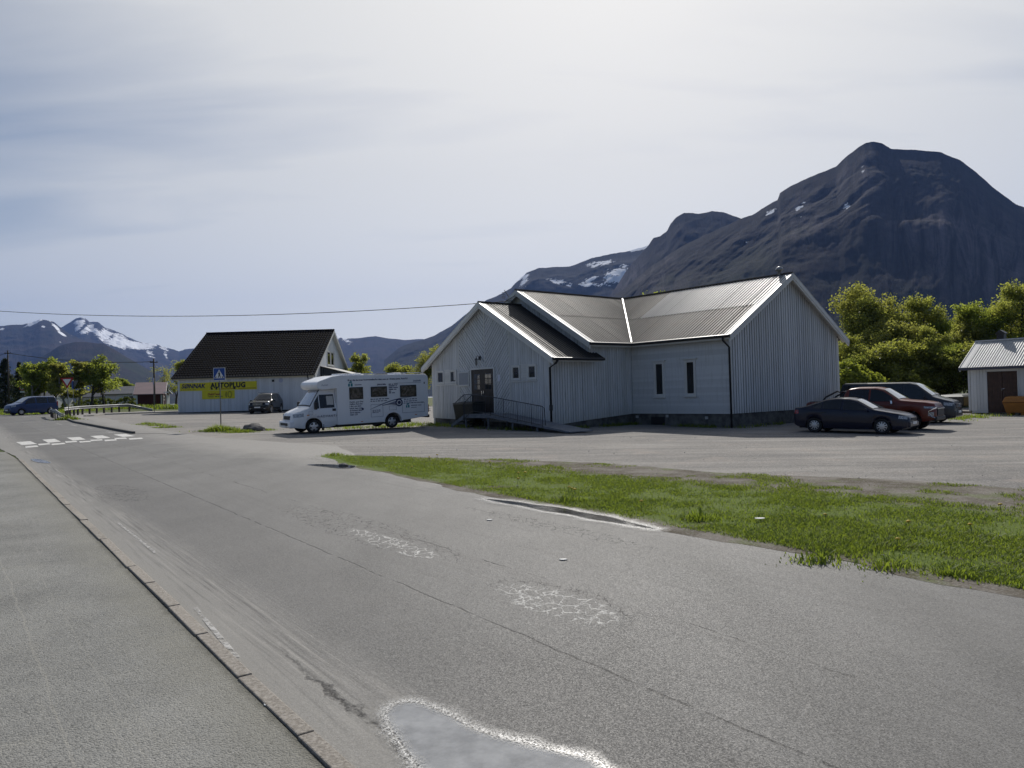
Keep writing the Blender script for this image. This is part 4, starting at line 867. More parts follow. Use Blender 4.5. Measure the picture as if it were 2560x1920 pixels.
def wheel(parent, x, y, r, w, spokes=5, rim=RIMM, rr=.66, sw=.05):
    t = MB().lathe([(r * rr, -w / 2), (r * .9, -w / 2), (r * .985, -w * .40), (r, -w * .2), (r, w * .2), (r * .985, w * .40), (r * .9, w / 2), (r * rr, w / 2), (r * rr, -w / 2)], 26, (x, y, r)).build('wheel', RUBBER, parent, True)
    out = 1 if y > 0 else -1; yo = y + out * w * .42
    mb = MB().lathe([(r * rr * .99, -w * .45), (r * rr * .99, 0), (r * rr * .90, .008), (r * rr * .88, -.03)] if out > 0 else [(r * rr * .99, w * .45), (r * rr * .99, 0), (r * rr * .90, -.008), (r * rr * .88, .03)], 22, (x, yo, r))
    for k in range(spokes):
        a_ = 2 * PI * k / spokes + .3; c, d = math.cos(a_), math.sin(a_); px, pz = -d * sw, c * sw; R_ = r * rr * .93; i_ = r * .10; hw = .75
        mb.hexa([(x + c * i_ - px, yo - out * .03, r + d * i_ - pz), (x + c * R_ - px * hw, yo - out * .03, r + d * R_ - pz * hw), (x + c * R_ + px * hw, yo - out * .03, r + d * R_ + pz * hw), (x + c * i_ + px, yo - out * .03, r + d * i_ + pz)],
                [(x + c * i_ - px, yo + out * .004, r + d * i_ - pz), (x + c * R_ - px * hw, yo - out * .006, r + d * R_ - pz * hw), (x + c * R_ + px * hw, yo - out * .006, r + d * R_ + pz * hw), (x + c * i_ + px, yo + out * .004, r + d * i_ + pz)])
    mb.lathe([(0, .01 * out), (r * .14, .006 * out), (r * .16, -.03 * out)], 12, (x, yo, r)); mb.build('rim', rim, t)
    MB().lathe([(0, 0), (r * rr, 0)], 16, (x, yo - out * .07, r)).build('brake_disc', PLASTIC, t)
    return t
def mirror(parent, x, y, z, m, s=1.):
    for sg in (1, -1):
        MB().hexa([(x, sg * y, z), (x + .09 * s, sg * y, z), (x + .07 * s, sg * (y + .2 * s), z + .01), (x + .0, sg * (y + .2 * s), z + .01)], [(x + .01, sg * y, z + .10 * s), (x + .09 * s, sg * y, z + .10 * s), (x + .08 * s, sg * (y + .19 * s), z + .15 * s), (x + .02, sg * (y + .19 * s), z + .15 * s)]).build('wing_mirror', m, parent, bevel=.02)
def boxpart(name, m, parent, x0, x1, y0, y1, z0, z1, bevel=.01): return MB().box(x0, x1, y0, y1, z0, z1).build(name, m, parent, bevel=bevel)
def place(root, wp, ang, lx, ly, pitch=0, sx=1.):
    """stand a vehicle on the sloping ground: its local point (lx, ly) comes to world point wp; ang = direction from nose to tail"""
    up = Vector((-GB, -GA, 1)).normalized(); ex = Vector((math.cos(ang), math.sin(ang), 0)); ex = (ex - up * ex.dot(up)).normalized(); ey = up.cross(ex)
    M = Matrix(((ex.x, ey.x, up.x, 0), (ex.y, ey.y, up.y, 0), (ex.z, ey.z, up.z, 0), (0, 0, 0, 1))) @ Matrix.Rotation(-pitch, 4, 'Y')
    M = M @ Matrix.Diagonal((sx, 1, 1, 1)); M.translation = Vector((wp[0], wp[1], gz(wp[0], wp[1]))) - (M.to_3x3() @ Vector((lx, ly, 0)))
    root.matrix_world = M; return root
def under(parent, L, w, z0, z1, x0=.25): boxpart('underbody', PLASTIC, parent, x0, L - x0, -w + .22, w - .22, z0, z1)
def common(t, lf, xs, r, w, glass, bmat, spokes=5, rim=RIMM, sw=.05, mir=None, handles=(), plate=.45):
    body = lf.build('body', bmat, t)
    for x in xs:
        yw = lf.Wd(x) - w * .55
        for sg in (1, -1): wheel(t, x, sg * yw, r, w, spokes, rim, sw=sw)
    for nm, a_, c_, kw in glass: lf.side_glass(nm, a_, c_, t, **kw)
    under(t, lf.L, lf.Wd(lf.L / 2), lf.sill - .02, .62)
    if mir: mirror(t, *mir)
    for x, z in handles: lf.patch('door_handle', x, x + .17, z, z + .035, t, bmat if mir is None else PLASTIC, off=.03)
    return body
def door_lines(lf, t, xs, z0=None):
    for x in xs: lf.patch('door_gap', x - .006, x + .006, (lf.sill + .08) if z0 is None else z0, lf.Bt(x), t, PLASTIC, off=.003, n=2)
# dark blue hatch saloon
t = empty('parked_car', (0, 0, 0), 0, 'dark navy blue liftback car with multi-spoke alloy wheels beside the house corner', 'car', 'vehicles parked at the right of the house')
lf = Loft(4.5, [(0, .60), (.02, .68), (.10, .745), (.35, .82), (.9, .915), (1.2, .965), (1.26, .985), (1.95, 1.345), (2.25, 1.415), (2.75, 1.425), (3.15, 1.375), (3.6, 1.215), (4.0, 1.075), (4.2, 1.045), (4.40, 1.02), (4.47, .90), (4.5, .62)], [(0, .55), (.4, .76), (1.2, .90), (2, .925), (3.4, .965), (4.1, .985), (4.4, .96), (4.5, .6)], [(0, .56), (.06, .66), (.2, .76), (.5, .835), (1.2, .855), (3.3, .855), (4.1, .82), (4.4, .74), (4.5, .62)], .20, [(.93, .30, .355), (3.56, .30, .355)], tum=.46)
NAVY = paint('navy_paint', (.005, .007, .024))
common(t, lf, (.93, 3.56), .315, .20, [('window', 1.55, 2.42, {}), ('window', 2.50, 3.22, {}), ('window', 3.27, 3.62, dict(hi=.06))], NAVY, 10, mir=(1.42, .84, .90, NAVY, .9), sw=.026, handles=((2.2, .80), (3.1, .83)))
lf.screen('windscreen', 1.28, 1.95, t); lf.screen('rear_window', 3.25, 3.98, t, CARGLASS, d=(.006, .008)); door_lines(lf, t, (1.32, 2.46, 3.3))
lf.patch('headlight', .05, .33, .60, .72, t, LAMP, off=.012, skew=.12); lf.patch('tail_light', 4.22, 4.47, .78, .94, t, REDLAMP, off=.012)
boxpart('grille', PLASTIC, t, -.02, .05, -.30, .30, .56, .66); boxpart('grille_bar', CHROME, t, -.03, .0, -.32, .32, .655, .675, .004); boxpart('bumper', NAVY, t, -.05, .12, -.60, .60, .30, .50, .04); boxpart('number_plate', PLATE, t, -.06, -.045, -.26, .26, .40, .51, .004)
lf.patch('side_moulding', .45, 4.1, .50, .54, t, NAVY, off=.018, n=24)
place(t, (14.45, 29.85), math.radians(138), .93, .83)
# orange red double-cab pickup
t = empty('pickup_truck', (0, 0, 0), 0, 'orange red double-cab pickup with black roll bar standing behind the navy car', 'pickup', 'vehicles parked at the right of the house')
lf = Loft(5.3, [(0, .78), (.02, 1.02), (.07, 1.13), (.35, 1.19), (1.2, 1.26), (1.36, 1.285), (2.02, 1.73), (2.35, 1.81), (3.1, 1.81), (3.50, 1.75), (3.62, 1.62), (3.66, 1.20), (5.22, 1.16), (5.28, 1.1), (5.3, .7)], [(0, .80), (.4, 1.12), (1.3, 1.19), (3.6, 1.18), (5.3, 1.15)], [(0, .66), (.05, .76), (.2, .85), (.5, .905), (4.9, .905), (5.3, .86)], .38, [(.95, .39, .46), (3.95, .39, .46)], tum=.40, sm=.035)
RED = paint('orange_red_paint', (.16, .026, .012))
common(t, lf, (.95, 3.95), .385, .25, [('window', 1.62, 2.52, {}), ('window', 2.60, 3.42, {})], RED, 6, mir=(1.55, .90, 1.10, CHROME, 1.15), handles=((2.3, .98), (3.2, .98)))
lf.screen('windscreen', 1.40, 2.02, t); door_lines(lf, t, (1.45, 2.56, 3.5), .5)
lf.patch('headlight', .04, .40, .92, 1.00, t, LAMP, off=.012, skew=.06); lf.patch('fog_lamp', .05, .25, .62, .78, t, LAMP, off=.012)
V = []
for sg in (1, -1): MB().tube([(.0, sg * .60, .95), (.02, sg * .74, .93), (.24, sg * .90, .82), (.14, sg * .86, .60), (.02, sg * .76, .55)], .022, 5).build('chrome_trim', CHROME, t)
boxpart('grille', PLASTIC, t, -.04, .06, -.52, .52, .62, .96); boxpart('grille_bar', CHROME, t, -.055, -.02, -.55, .55, .90, .94, .008); boxpart('bumper', PLASTIC, t, -.05, .2, -.74, .74, .42, .60, .05)
mb = MB()
for sg in (.66, -.66): mb.tube([(3.75, sg, 1.16), (3.80, sg, 1.60), (3.95, sg * .98, 1.66), (4.45, sg * .98, 1.40), (4.62, sg, 1.18)], .038, 8)
mb.tube([(3.82, .66, 1.62), (3.82, -.66, 1.62)], .038, 8); mb.build('roll_bar', BLACK, t, True); boxpart('bed_cover', PLASTIC, t, 3.75, 5.15, -.76, .76, 1.165, 1.20)
for xw in (.95, 3.95): lf.patch('arch_trim', xw - .49, xw + .49, .44, .48, t, PLASTIC, off=.012)
place(t, (16.6, 31.85), math.radians(138), .95, .85)
# grey van
t = empty('parked_van', (0, 0, 0), 0, 'dark grey passenger van behind the orange red pickup', 'van', 'vehicles parked at the right of the house')
lf = Loft(5.3, [(0, .80), (.03, .96), (.10, 1.06), (.4, 1.14), (.80, 1.26), (.9, 1.30), (1.66, 1.88), (1.95, 1.965), (2.5, 1.97), (5.05, 1.955), (5.18, 1.9), (5.26, 1.3), (5.3, .7)], [(0, .76), (.4, 1.04), (.9, 1.17), (5.3, 1.18)], [(0, .68), (.05, .80), (.2, .89), (.5, .945), (5.0, .95), (5.3, .89)], .24, [(.95, .33, .40), (3.98, .33, .40)], tum=.20, rc=.12, sm=.035)
GREYP = paint('grey_metallic_paint', (.040, .044, .052), .3, .3)
common(t, lf, (.95, 3.98), .345, .22, [('window', 1.22, 2.12, dict(hi=.12)), ('window', 2.24, 3.5, dict(hi=.12)), ('window', 3.58, 5.05, dict(hi=.12))], GREYP, 5, mir=(1.15, .93, 1.14, PLASTIC, 1.15), handles=((2.0, 1.02),))
lf.screen('windscreen', .95, 1.72, t); door_lines(lf, t, (1.1, 2.18, 3.54))
lf.patch('headlight', .04, .42, .84, .98, t, LAMP, off=.012, skew=.10); boxpart('grille', PLASTIC, t, -.03, .05, -.50, .50, .74, .93); 
for z_ in (.79, .86, .92): boxpart('grille_bar', CHROME, t, -.04, -.01, -.50, .50, z_, z_ + .018, .004)
MB().lathe([(.075, -.05), (.075, -.035), (.06, -.03)], 16, (0, 0, .86), 'X').build('badge', CHROME, t); boxpart('bumper', GREYP, t, -.05, .2, -.72, .72, .30, .62, .06); boxpart('lower_grille', PLASTIC, t, -.065, .0, -.55, .55, .38, .52); boxpart('number_plate', PLATE, t, -.075, -.06, -.26, .26, .50, .61, .004)
place(t, (20.15, 36.6), math.radians(138), .95, .86)
# black four-wheel-drive car in front of the shop wall
t = empty('parked_suv', (0, 0, 0), 0, 'black off-road estate car with roof rails in front of the shop wall', 'car')
lf = Loft(4.78, [(0, .70), (.02, .88), (.09, 1.0), (.3, 1.06), (1.1, 1.145), (1.25, 1.175), (2.0, 1.70), (2.35, 1.79), (3.0, 1.815), (3.9, 1.78), (4.25, 1.68), (4.6, 1.2), (4.74, 1.02), (4.78, .65)], [(0, .68), (.4, .98), (1.25, 1.08), (3.5, 1.13), (4.5, 1.12), (4.78, .6)], [(0, .66), (.05, .80), (.2, .89), (.5, .95), (4.2, .955), (4.6, .88), (4.78, .78)], .27, [(.92, .375, .44), (3.83, .375, .44)], tum=.44)
BLK = paint('black_paint', (.005, .005, .006), .18)
common(t, lf, (.92, 3.83), .375, .26, [('window', 1.50, 2.40, {}), ('window', 2.48, 3.35, {}), ('window', 3.42, 4.15, {})], BLK, 5, mir=(1.42, .93, 1.06, BLK, 1.1), handles=((2.2, .98),))
lf.screen('windscreen', 1.28, 2.02, t, CARGLASS); lf.patch('headlight', .03, .30, .80, .95, t, LAMP, off=.014, skew=.05); boxpart('grille', PLASTIC, t, -.04, .05, -.42, .42, .72, .94, .02)
for z_ in (.77, .83, .89): boxpart('grille_bar', CHROME, t, -.05, -.02, -.42, .42, z_, z_ + .022, .004)
MB().lathe([(.085, -.06), (.085, -.045), (.07, -.04)], 16, (0, 0, .84), 'X').build('badge', CHROME, t); boxpart('bumper', BLK, t, -.06, .2, -.76, .76, .36, .66, .06); boxpart('lower_grille', PLASTIC, t, -.075, .0, -.5, .5, .40, .50); boxpart('number_plate', PLATE, t, -.085, -.07, -.26, .26, .52, .63, .004)
for sg in (1, -1): MB().tube([(2.1, sg * .66, 1.76), (2.2, sg * .67, 1.86), (3.8, sg * .67, 1.85), (3.95, sg * .66, 1.76)], .022, 6).build('roof_rail', CHROME, t); boxpart('fog_lamp', LAMP, t, -.075, .0, sg * .62 - .07, sg * .62 + .07, .42, .50)
place(t, (-22.45, 66.9), math.radians(90), 0, 0)
# blue van-like family car on the road at the left
t = empty('driving_car', (0, 0, 0), 0, 'blue tall family van driving past the lawn at the far left', 'car')
lf = Loft(4.4, [(0, .70), (.03, .86), (.12, .98), (.5, 1.09), (.92, 1.19), (1.0, 1.22), (1.72, 1.70), (2.05, 1.79), (2.6, 1.815), (4.1, 1.79), (4.25, 1.72), (4.36, 1.15), (4.4, .6)], [(0, .66), (.4, .98), (1.0, 1.10), (4.4, 1.13)], [(0, .62), (.05, .74), (.25, .84), (.5, .895), (4.1, .90), (4.4, .84)], .22, [(.92, .31, .37), (3.65, .31, .37)], tum=.27)
BLUE = paint('blue_paint', (.020, .050, .150))
common(t, lf, (.92, 3.65), .32, .2, [('window', 1.32, 2.22, dict(hi=.09)), ('window', 2.34, 3.35, dict(hi=.09)), ('window', 3.45, 4.15, dict(hi=.09))], BLUE, 7, mir=(1.25, .88, 1.08, PLASTIC, 1.05), handles=((2.05, .95), (2.9, .95)))
lf.screen('windscreen', 1.02, 1.72, t); door_lines(lf, t, (1.15, 2.28, 3.4)); lf.patch('headlight', .06, .42, .80, .95, t, LAMP, off=.014, skew=.2); lf.patch('tail_light', 4.25, 4.39, .85, 1.3, t, REDLAMP, off=.012)
boxpart('grille', PLASTIC, t, -.03, .05, -.4, .4, .58, .68); boxpart('bumper', PLASTIC, t, -.05, .2, -.70, .70, .28, .46, .05); boxpart('number_plate', PLATE, t, -.06, -.045, -.26, .26, .47, .58, .004)
place(t, (-48.0, 74.3), math.radians(58), .92, -.84)
# ------------------------------------------------------------------ lettering
def text(s_, size, m, parent, loc, rot=(PI / 2, 0, 0), name='lettering', align='LEFT', bold=0., shear=0., sx=1., spacing=1., thick=.002):
    cu = bpy.data.curves.new(name, 'FONT'); cu.body = s_; cu.size = size; cu.align_x = align; cu.offset = bold; cu.shear = shear; cu.extrude = thick; cu.space_character = spacing; cu.resolution_u = 2
    tmp = bpy.data.objects.new('tmp', cu); C.objects.link(tmp); dg = bpy.context.evaluated_depsgraph_get(); me = bpy.data.meshes.new_from_object(tmp.evaluated_get(dg)); bpy.data.objects.remove(tmp); bpy.data.curves.remove(cu)
    me.name = name; me.materials.clear(); me.materials.append(m); o = link(bpy.data.objects.new(name, me), parent); o['kind'] = 'stuff'; o.location = loc; o.rotation_euler = rot; o.scale = (sx, 1, 1); return o
# ------------------------------------------------------------------ white motorhome
t = empty('motorhome', (0, 0, 0), 0, 'white motorhome with dark lettering parked left of the entrance', 'motorhome')
MHW = mat('motorhome_white', lambda b: dict(color=b.mix(b.map(b.noise(b.mapping(b.obj(), scale=(1, 1, .3)), 1.6, 4), .45, .75) * .35, (.83, .84, .86), (.66, .67, .68)), rough=.32, spec=.5, coat=.3, coatr=.1))
GREYT = mat('motorhome_grey_decal', color=(.10, .13, .20), rough=.5); NAVYT = mat('navy_lettering', color=(.02, .03, .09), rough=.5); TEAL = mat('teal_decal', color=(.02, .20, .24), rough=.5); SILV = mat('silver_lettering', color=(.22, .23, .28), rough=.4)
lf = Loft(2.2, [(0, .72), (.03, .90), (.10, .99), (.25, 1.06), (.74, 1.24), (.80, 1.27), (1.32, 2.06), (1.5, 2.14), (2.2, 2.16)], [(0, .68), (.3, .98), (.8, 1.16), (2.2, 1.18)], [(0, .62), (.04, .76), (.16, .88), (.45, .97), (2.2, .985)], .26, [(.95, .34, .41)], tum=.20, sm=.03)
lf.zb0 = lf.zb
lf.build('cab', MHW, t, 40)
lf.side_glass('window', 1.00, 1.24, t, hi=.10, n=6); lf.side_glass('window', 1.28, 1.98, t, hi=.12, z1=1.86); lf.screen('windscreen_frame', .81, 1.36, t, FRAMEM, .995, (-.008, .009)); lf.screen('windscreen', .85, 1.33, t, mat('motorhome_windscreen', color=(.12, .18, .25), rough=.04, spec=1.0, coat=1.0, coatr=.02))  # blue base colour of this windscreen stands in for reflected sky
lf.patch('headlight', .05, .48, .80, .97, t, LAMP, off=.012, skew=.06); boxpart('grille', PLASTIC, t, -.03, .05, -.42, .42, .70, .88, .02); MB().lathe([(.06, -.06), (.06, -.03), (.03, -.025)], 14, (.02, 0, .80), 'X').build('badge', CHROME, t)
boxpart('bumper', MHW, t, -.14, .3, -.80, .80, .30, .64, .07); boxpart('lower_grille', PLASTIC, t, -.155, .0, -.5, .5, .42, .55); boxpart('number_plate', PLATE, t, -.17, -.15, -.26, .26, .32, .43, .004); lf.patch('door_gap', 1.05, 1.06, .42, 1.17, t, PLASTIC, off=.002, n=2); lf.patch('door_gap', 2.05, 2.06, .35, 2.0, t, GREYT, off=.002, n=2); lf.patch('door_handle', 1.86, 2.03, 1.04, 1.16, t, PLASTIC, off=.012); lf.patch('indicator', .62, .74, .88, .92, t, AMBER, off=.01, n=3)
lf.patch('curtain', 1.62, 1.95, 1.35, 1.78, t, CURTAIN, sides=(-1,), off=.0085)
for sg in (1, -1): MB().tube([(1.10, sg * .98, 1.30), (1.02, sg * 1.12, 1.34)], .025, 5).build('mirror_arm', PLASTIC, t); boxpart('wing_mirror', PLASTIC, t, .92, 1.04, sg * 1.18 - .1, sg * 1.18 + .1, 1.16, 1.52, .03); boxpart('mud_flap', PLASTIC, t, 1.40, 1.43, sg * .85 - .12, sg * .85 + .12, .12, .42, .003)
MB().tube([(.80, -.55, 1.285), (.86, -.05, 1.345), (.9, .35, 1.40)], .014, 5).build('wiper', PLASTIC, t)
for x in (.95, 4.92):
    for sg in (1, -1): wheel(t, x, sg * .87, .335, .22, 5, sw=.06)
# living box with the low nose over the cab, rear arch cut in
ac = [(4.92 + .45 * math.cos(a_), .34 + .45 * math.sin(a_)) for a_ in np.linspace(-.05, PI + .05, 17)]
prof = [(2.06, .34)] + [(4.42, .34)] + ac[::-1] + [(5.42, .36), (6.86, .50), (6.92, 2.45), (6.88, 2.62), (6.72, 2.72), (2.30, 2.78), (1.85, 2.73), (1.28, 2.54), (1.14, 2.47), (1.08, 2.36), (1.10, 2.22), (1.20, 2.12), (1.34, 2.09), (2.06, 2.14)]
bx = MB().prism([(x, -1.13, z) for x, z in prof], (0, 2.26, 0)).build('living_box', MHW, t, bevel=.045, seg=3)
for f_ in bx.data.polygons: f_.use_smooth = False
under(t, 6.9, 1.1, .22, .62, .9)
Y_ = -1.131
def decal(name, poly, m, y=Y_, d=-.004): return MB().prism([(x, y, z) for x, z in poly], (0, d, 0)).build(name, m, t)
def rectd(name, x0, x1, z0, z1, m, y=Y_, d=-.004, bevel=0): return MB().box(x0, x1, y + d, y, z0, z1).build(name, m, t, bevel=bevel)
TINT = mat('tinted_acrylic', lambda b: dict(color=b.mix(b.map(b.noise(b.obj(), 4, 4, .6, 1.2), .42, .66), (.030, .024, .024), (.16, .13, .125)), rough=.1, spec=.6))
for x0, x1, z0, z1 in ((2.66, 3.36, 1.56, 2.16), (3.76, 4.62, 1.63, 2.15), (5.32, 6.22, 1.56, 2.17)):
    w_ = rectd('window', x0, x1, z0, z1, PLASTIC, d=-.035, bevel=.03); p_ = MB().box(x0 + .05, x1 - .05, Y_ - .040, Y_ - .034, z0 + .05, z1 - .05).build('pane', TINT, w_)
w_ = MB().box(6.925, 6.95, -.6, .6, 1.5, 2.1).build('window', CARGLASS, t, bevel=.01)
# lettering and pictures on the side
Ly = Y_ - .002
def tx(s_, x, z, size, m=NAVYT, bold=.0, shear=0., sp=1., al='LEFT', sx=1.): return text(s_, size, m, t, (x, Ly, z), bold=bold, shear=shear, spacing=sp, align=al, sx=sx)
tx('Så er det da ingen fordømmelse for dem som er i Kristus Jesus. Rom 8,1', 2.60, 2.48, .108, bold=.004)
for i, l in enumerate(['Derfor, som Den', 'Hellige Ånd sier:', 'I dag, om dere', 'hører hans røst,', 'da forherd ikke', 'deres hjerter.', 'Hebr 3,7f']): tx(l, 2.66, 1.40 - i * .105, .10, bold=.003)
tx('JESUS SIER:', 4.12, 2.22, .09, bold=.004, sx=1.1)
def strokes(x, z, words, size, m=NAVYT, y=None):
    """print too small to read in the photograph: rows of word-long marks"""
    mb = MB(); y = Ly if y is None else y
    for k, n in enumerate(words): mb.box(x, x + n * size * .52, y - .002, y, z, z + size * (.5 if k % 3 else .62)); x += (n + 1) * size * .52
    o = mb.build('small_print', m, t); o['kind'] = 'stuff'
for i, w in enumerate([(3, 2, 5), (8, 2), (5, 6), (6, 3), (3,), (3, 4)]): strokes(4.72, 2.22 - i * .088, w, .078)
for i, w in enumerate([(3, 2, 4, 3, 3, 6), (2, 3, 2, 3, 4, 4)]): strokes(3.74, 1.50 - i * .10, w, .072)
for i, w in enumerate([(3, 3, 3, 4, 3), (2, 3, 5, 2, 4), (2, 3, 3, 3, 4, 4, 5)]): strokes(5.52, 1.42 - i * .10, w, .07)
text('the', .11, SILV, t, (1.10, -1.005, .78), shear=.2); text('ADVANTAGE', .155, SILV, t, (1.26, -1.008, .76), bold=.003, spacing=1.25)
tx('Dethleffs', 6.05, 2.34, .12, GREYT, bold=.003, shear=.3); rectd('decal_line', 5.0, 6.5, 2.28, 2.295, GREYT); text('Dethleffs', .09, SILV, t, (1.3, -1.134, 2.29), shear=.3)
for (x, z, k) in ((2.62, 2.20, 1.), (5.62, 1.00, .85)):      # teal cross-and-leaf emblem
    decal('emblem', [(x, z), (x + .09 * k, z + .0), (x + .09 * k, z + .16 * k), (x, z + .13 * k)], TEAL); decal('emblem', [(x + .13 * k, z), (x + .23 * k, z), (x + .23 * k, z + .15 * k), (x + .13 * k, z + .17 * k)], TEAL); decal('emblem', [(x + .02 * k, z + .17 * k), (x + .11 * k, z + .27 * k), (x + .21 * k, z + .25 * k), (x + .2 * k, z + .19 * k)], TEAL)
strokes(2.95, 2.25, (9,), .075, SILV); strokes(5.9, 1.08, (9, 5), .075, SILV); strokes(5.9, .98, (12,), .05, SILV)
# swoosh and eye
sw = []
for k in range(13): q = k / 12; sw.append((3.70 + 2.25 * q, 1.02 + .36 * q + .24 * math.sin(PI * q * .75)))
lowr = [(x, z - .015 - .04 * math.sin(PI * i / 12)) for i, (x, z) in enumerate(sw)]
decal('swoosh', sw + lowr[::-1], GREYT)
s2 = [(4.35 + .9 * k / 8, 1.20 + .06 * math.sin(PI * k / 8) - .03 * k / 8) for k in range(9)]; decal('swoosh', s2 + [(x, z - .035) for x, z in s2[::-1]], NAVYT)
decal('swoosh', [(4.55, 1.23), (5.1, 1.39), (5.18, 1.36), (5.05, 1.20)], SILV)
MB().lathe([(.13, -.004), (.20, -.006), (.20, -.001)], 24, (5.25, Y_, 1.29)).build('eye_emblem', NAVYT, t); MB().lathe([(0, -.007), (.09, -.007), (.09, 0)], 18, (5.26, Y_, 1.29)).build('eye_emblem', NAVYT, t)
def outline(x0, x1, z0, z1, name='hatch', w=.016):
    mb = MB(); mb.box(x0, x1, Y_ - .004, Y_, z0, z0 + w); mb.box(x0, x1, Y_ - .004, Y_, z1 - w, z1); mb.box(x0, x0 + w, Y_ - .004, Y_, z0 + w, z1 - w); mb.box(x1 - w, x1, Y_ - .004, Y_, z0 + w, z1 - w); mb.build(name, SILV, t)
outline(3.74, 4.38, .62, 1.26); outline(5.42, 6.66, .74, 1.24); outline(4.7, 5.1, .92, 1.14); outline(.66, .86, .92, 1.08, w=.01)
for i, w in enumerate([(3, 3, 4, 3), (4, 3, 2, 4), (5, 2, 3)]): strokes(3.82, .95 - i * .06, w, .05)
MB().lathe([(0, -.02), (.055, -.016), (.06, 0)], 14, (3.32, Y_, 1.06)).build('filler_cap', NAVYT, t)
for x, z in ((3.2, .42), (6.1, .60)): rectd('side_marker', x, x + .12, z, z + .03, AMBER, d=-.012)
rectd('awning_light', 6.66, 6.70, 2.2, 2.3, PLASTIC, d=-.02)
# roof: rails, hatches, dome
for sg in (1, -1):
    MB().tube([(2.5, sg * .95, 2.74), (2.62, sg * .95, 2.83), (6.55, sg * .95, 2.80), (6.85, sg * .95, 2.70), (6.97, sg * .95, 2.5)], .018, 6).build('roof_rail', CHROME, t)
boxpart('roof_hatch', MHW, t, 2.4, 3.2, -.4, .4, 2.74, 2.86, .03); boxpart('roof_hatch', PLASTIC, t, 4.3, 4.8, -.9, -.4, 2.72, 2.82, .03); boxpart('roof_hatch', MHW, t, 5.3, 5.8, -.3, .3, 2.72, 2.84, .03); MB().lathe([(.30, .0), (.30, .06), (.22, .10), (0, .12)], 18, (3.6, .2, 2.76), 'Z').build('roof_dome', MHW, t, True)
boxpart('rear_bumper', PLASTIC, t, 6.80, 6.98, -1.05, 1.05, .42, .58, .03)
for sg in (1, -1): boxpart('tail_light', REDLAMP, t, 6.92, 6.95, sg * .98 - .06, sg * .98 + .06, .7, 1.1)
mb = MB()
for z_ in (.75, .85): mb.tube([(6.95, -.7, z_), (7.2, -.7, z_), (7.2, .7, z_), (6.95, .7, z_)], .02, 5)
mb.build('cycle_rack', CHROME, t)
place(t, (-9.6, 36.72), math.radians(35), .95, -.98, pitch=math.radians(1.2), sx=1.045)
# ------------------------------------------------------------------ shop with black tiled roof and yellow signs
WA = math.radians(.5)
SH = empty('tyre_shop', (-32.1, 73.0, 0), WA, 'white shop with steep black tiled roof and yellow tyre signs on its wall', 'shop')
SL_, SD = 12.9, 16.6                         # length, depth
sF = Frame((0, 0, 0), (1, 0, 0), (0, -1, 0)); sG = Frame((SL_, 0, 0), (0, 1, 0), (1, 0, 0)); sL = Frame((0, 0, 0), (0, 1, 0), (-1, 0, 0)); sK = Frame((0, SD, 0), (1, 0, 0), (0, 1, 0))
SSL = .565; SEZ = 4.62; SOV = .45; SRZ = SEZ + SSL * (SD / 2 + SOV)
szf = lambda a_: (SEZ + SSL * (a_ + SOV) if a_ <= SD / 2 else SEZ + SSL * (SD - a_ + SOV)) - .12
SHW = mat('shop_white_boards', m_whitewood(.25, (.74, .76, .79)))
w1 = sF.rect(0, SL_, .9, SEZ - .04, -.2, 0).build('wall', SHW, SH); w2 = sG.slab(gable(0, SD, .9, szf, SD / 2), -.2, 0).build('wall', SHW, SH)
mb = MB(); sL.slab(gable(0, SD, .9, szf, SD / 2), -.2, 0, mb); sK.rect(0, SL_, .9, SEZ, -.2, 0, mb); mb.build('wall', SHW, SH)
planks(sF, [(.0, 1.33), (SL_, 1.30), (SL_, SEZ - .22), (0, SEZ - .22)], 90, .19, .165, 0, .022, SHW, w1, seed=20)
for x0, x1 in ((0, SD / 2), (SD / 2, SD)): planks(sG, gable(x0, x1, 1.3, szf, SD / 2), 90, .19, .165, 0, .022, SHW, w2, seed=21)
mb = MB(); sF.rect(-.02, SL_ + .02, .8, 1.32, -.1, .01, mb); sG.rect(0, SD, .8, 1.3, -.1, .01, mb); mb.build('foundation', mat('dark_plinth', color=(.05, .05, .05), rough=.9, vary=.3), SH)
sF.rect(-.3, SL_ + .3, SEZ - .22, SEZ - .02, 0, .30).build('fascia', mat('cream_trim', color=(.62, .58, .47), rough=.6, vary=.1), SH)
# roof: pantiles laid in courses
def m_tile(b):
    o = b.obj(); return dict(color=b.mix(b.map(b.noise(o, 2, 4), .4, .7), (.004, .004, .006), (.008, .008, .011)), rough=.9, spec=.05, normal=b.bump(b.noise(o, 30, 2), .1, .01))
TILE = mat('black_roof_tile', m_tile)
srf = tag(empty('roof', (0, 0, 0))); srf.parent = SH
sc = 1 / math.sqrt(1 + SSL * SSL); slen = (SD / 2 + SOV) / sc; rows = 22; cols = 52; rl = slen / rows; cw = (SL_ + .8) / cols; V = []; F_ = []; ns = 4
for r_ in range(rows):
    base = len(V)
    for i in range(cols * ns + 1):
        x = -.4 + i * cw / ns; h = .035 * math.sin(2 * PI * i / ns) + .03
        for (s_, lift) in ((r_ * rl, .0), (r_ * rl, .045 + h), ((r_ + 1) * rl, h)): V.append((x, -SOV + s_ * sc - lift * SSL * sc, SEZ + s_ * SSL * sc + lift * sc))
    for i in range(cols * ns):
        a_ = base + i * 3; F_ += [(a_, a_ + 3, a_ + 4, a_ + 1), (a_ + 1, a_ + 4, a_ + 5, a_ + 2)]
tag(mesh('roof_tiles', V, F_, TILE, srf), kind='stuff')
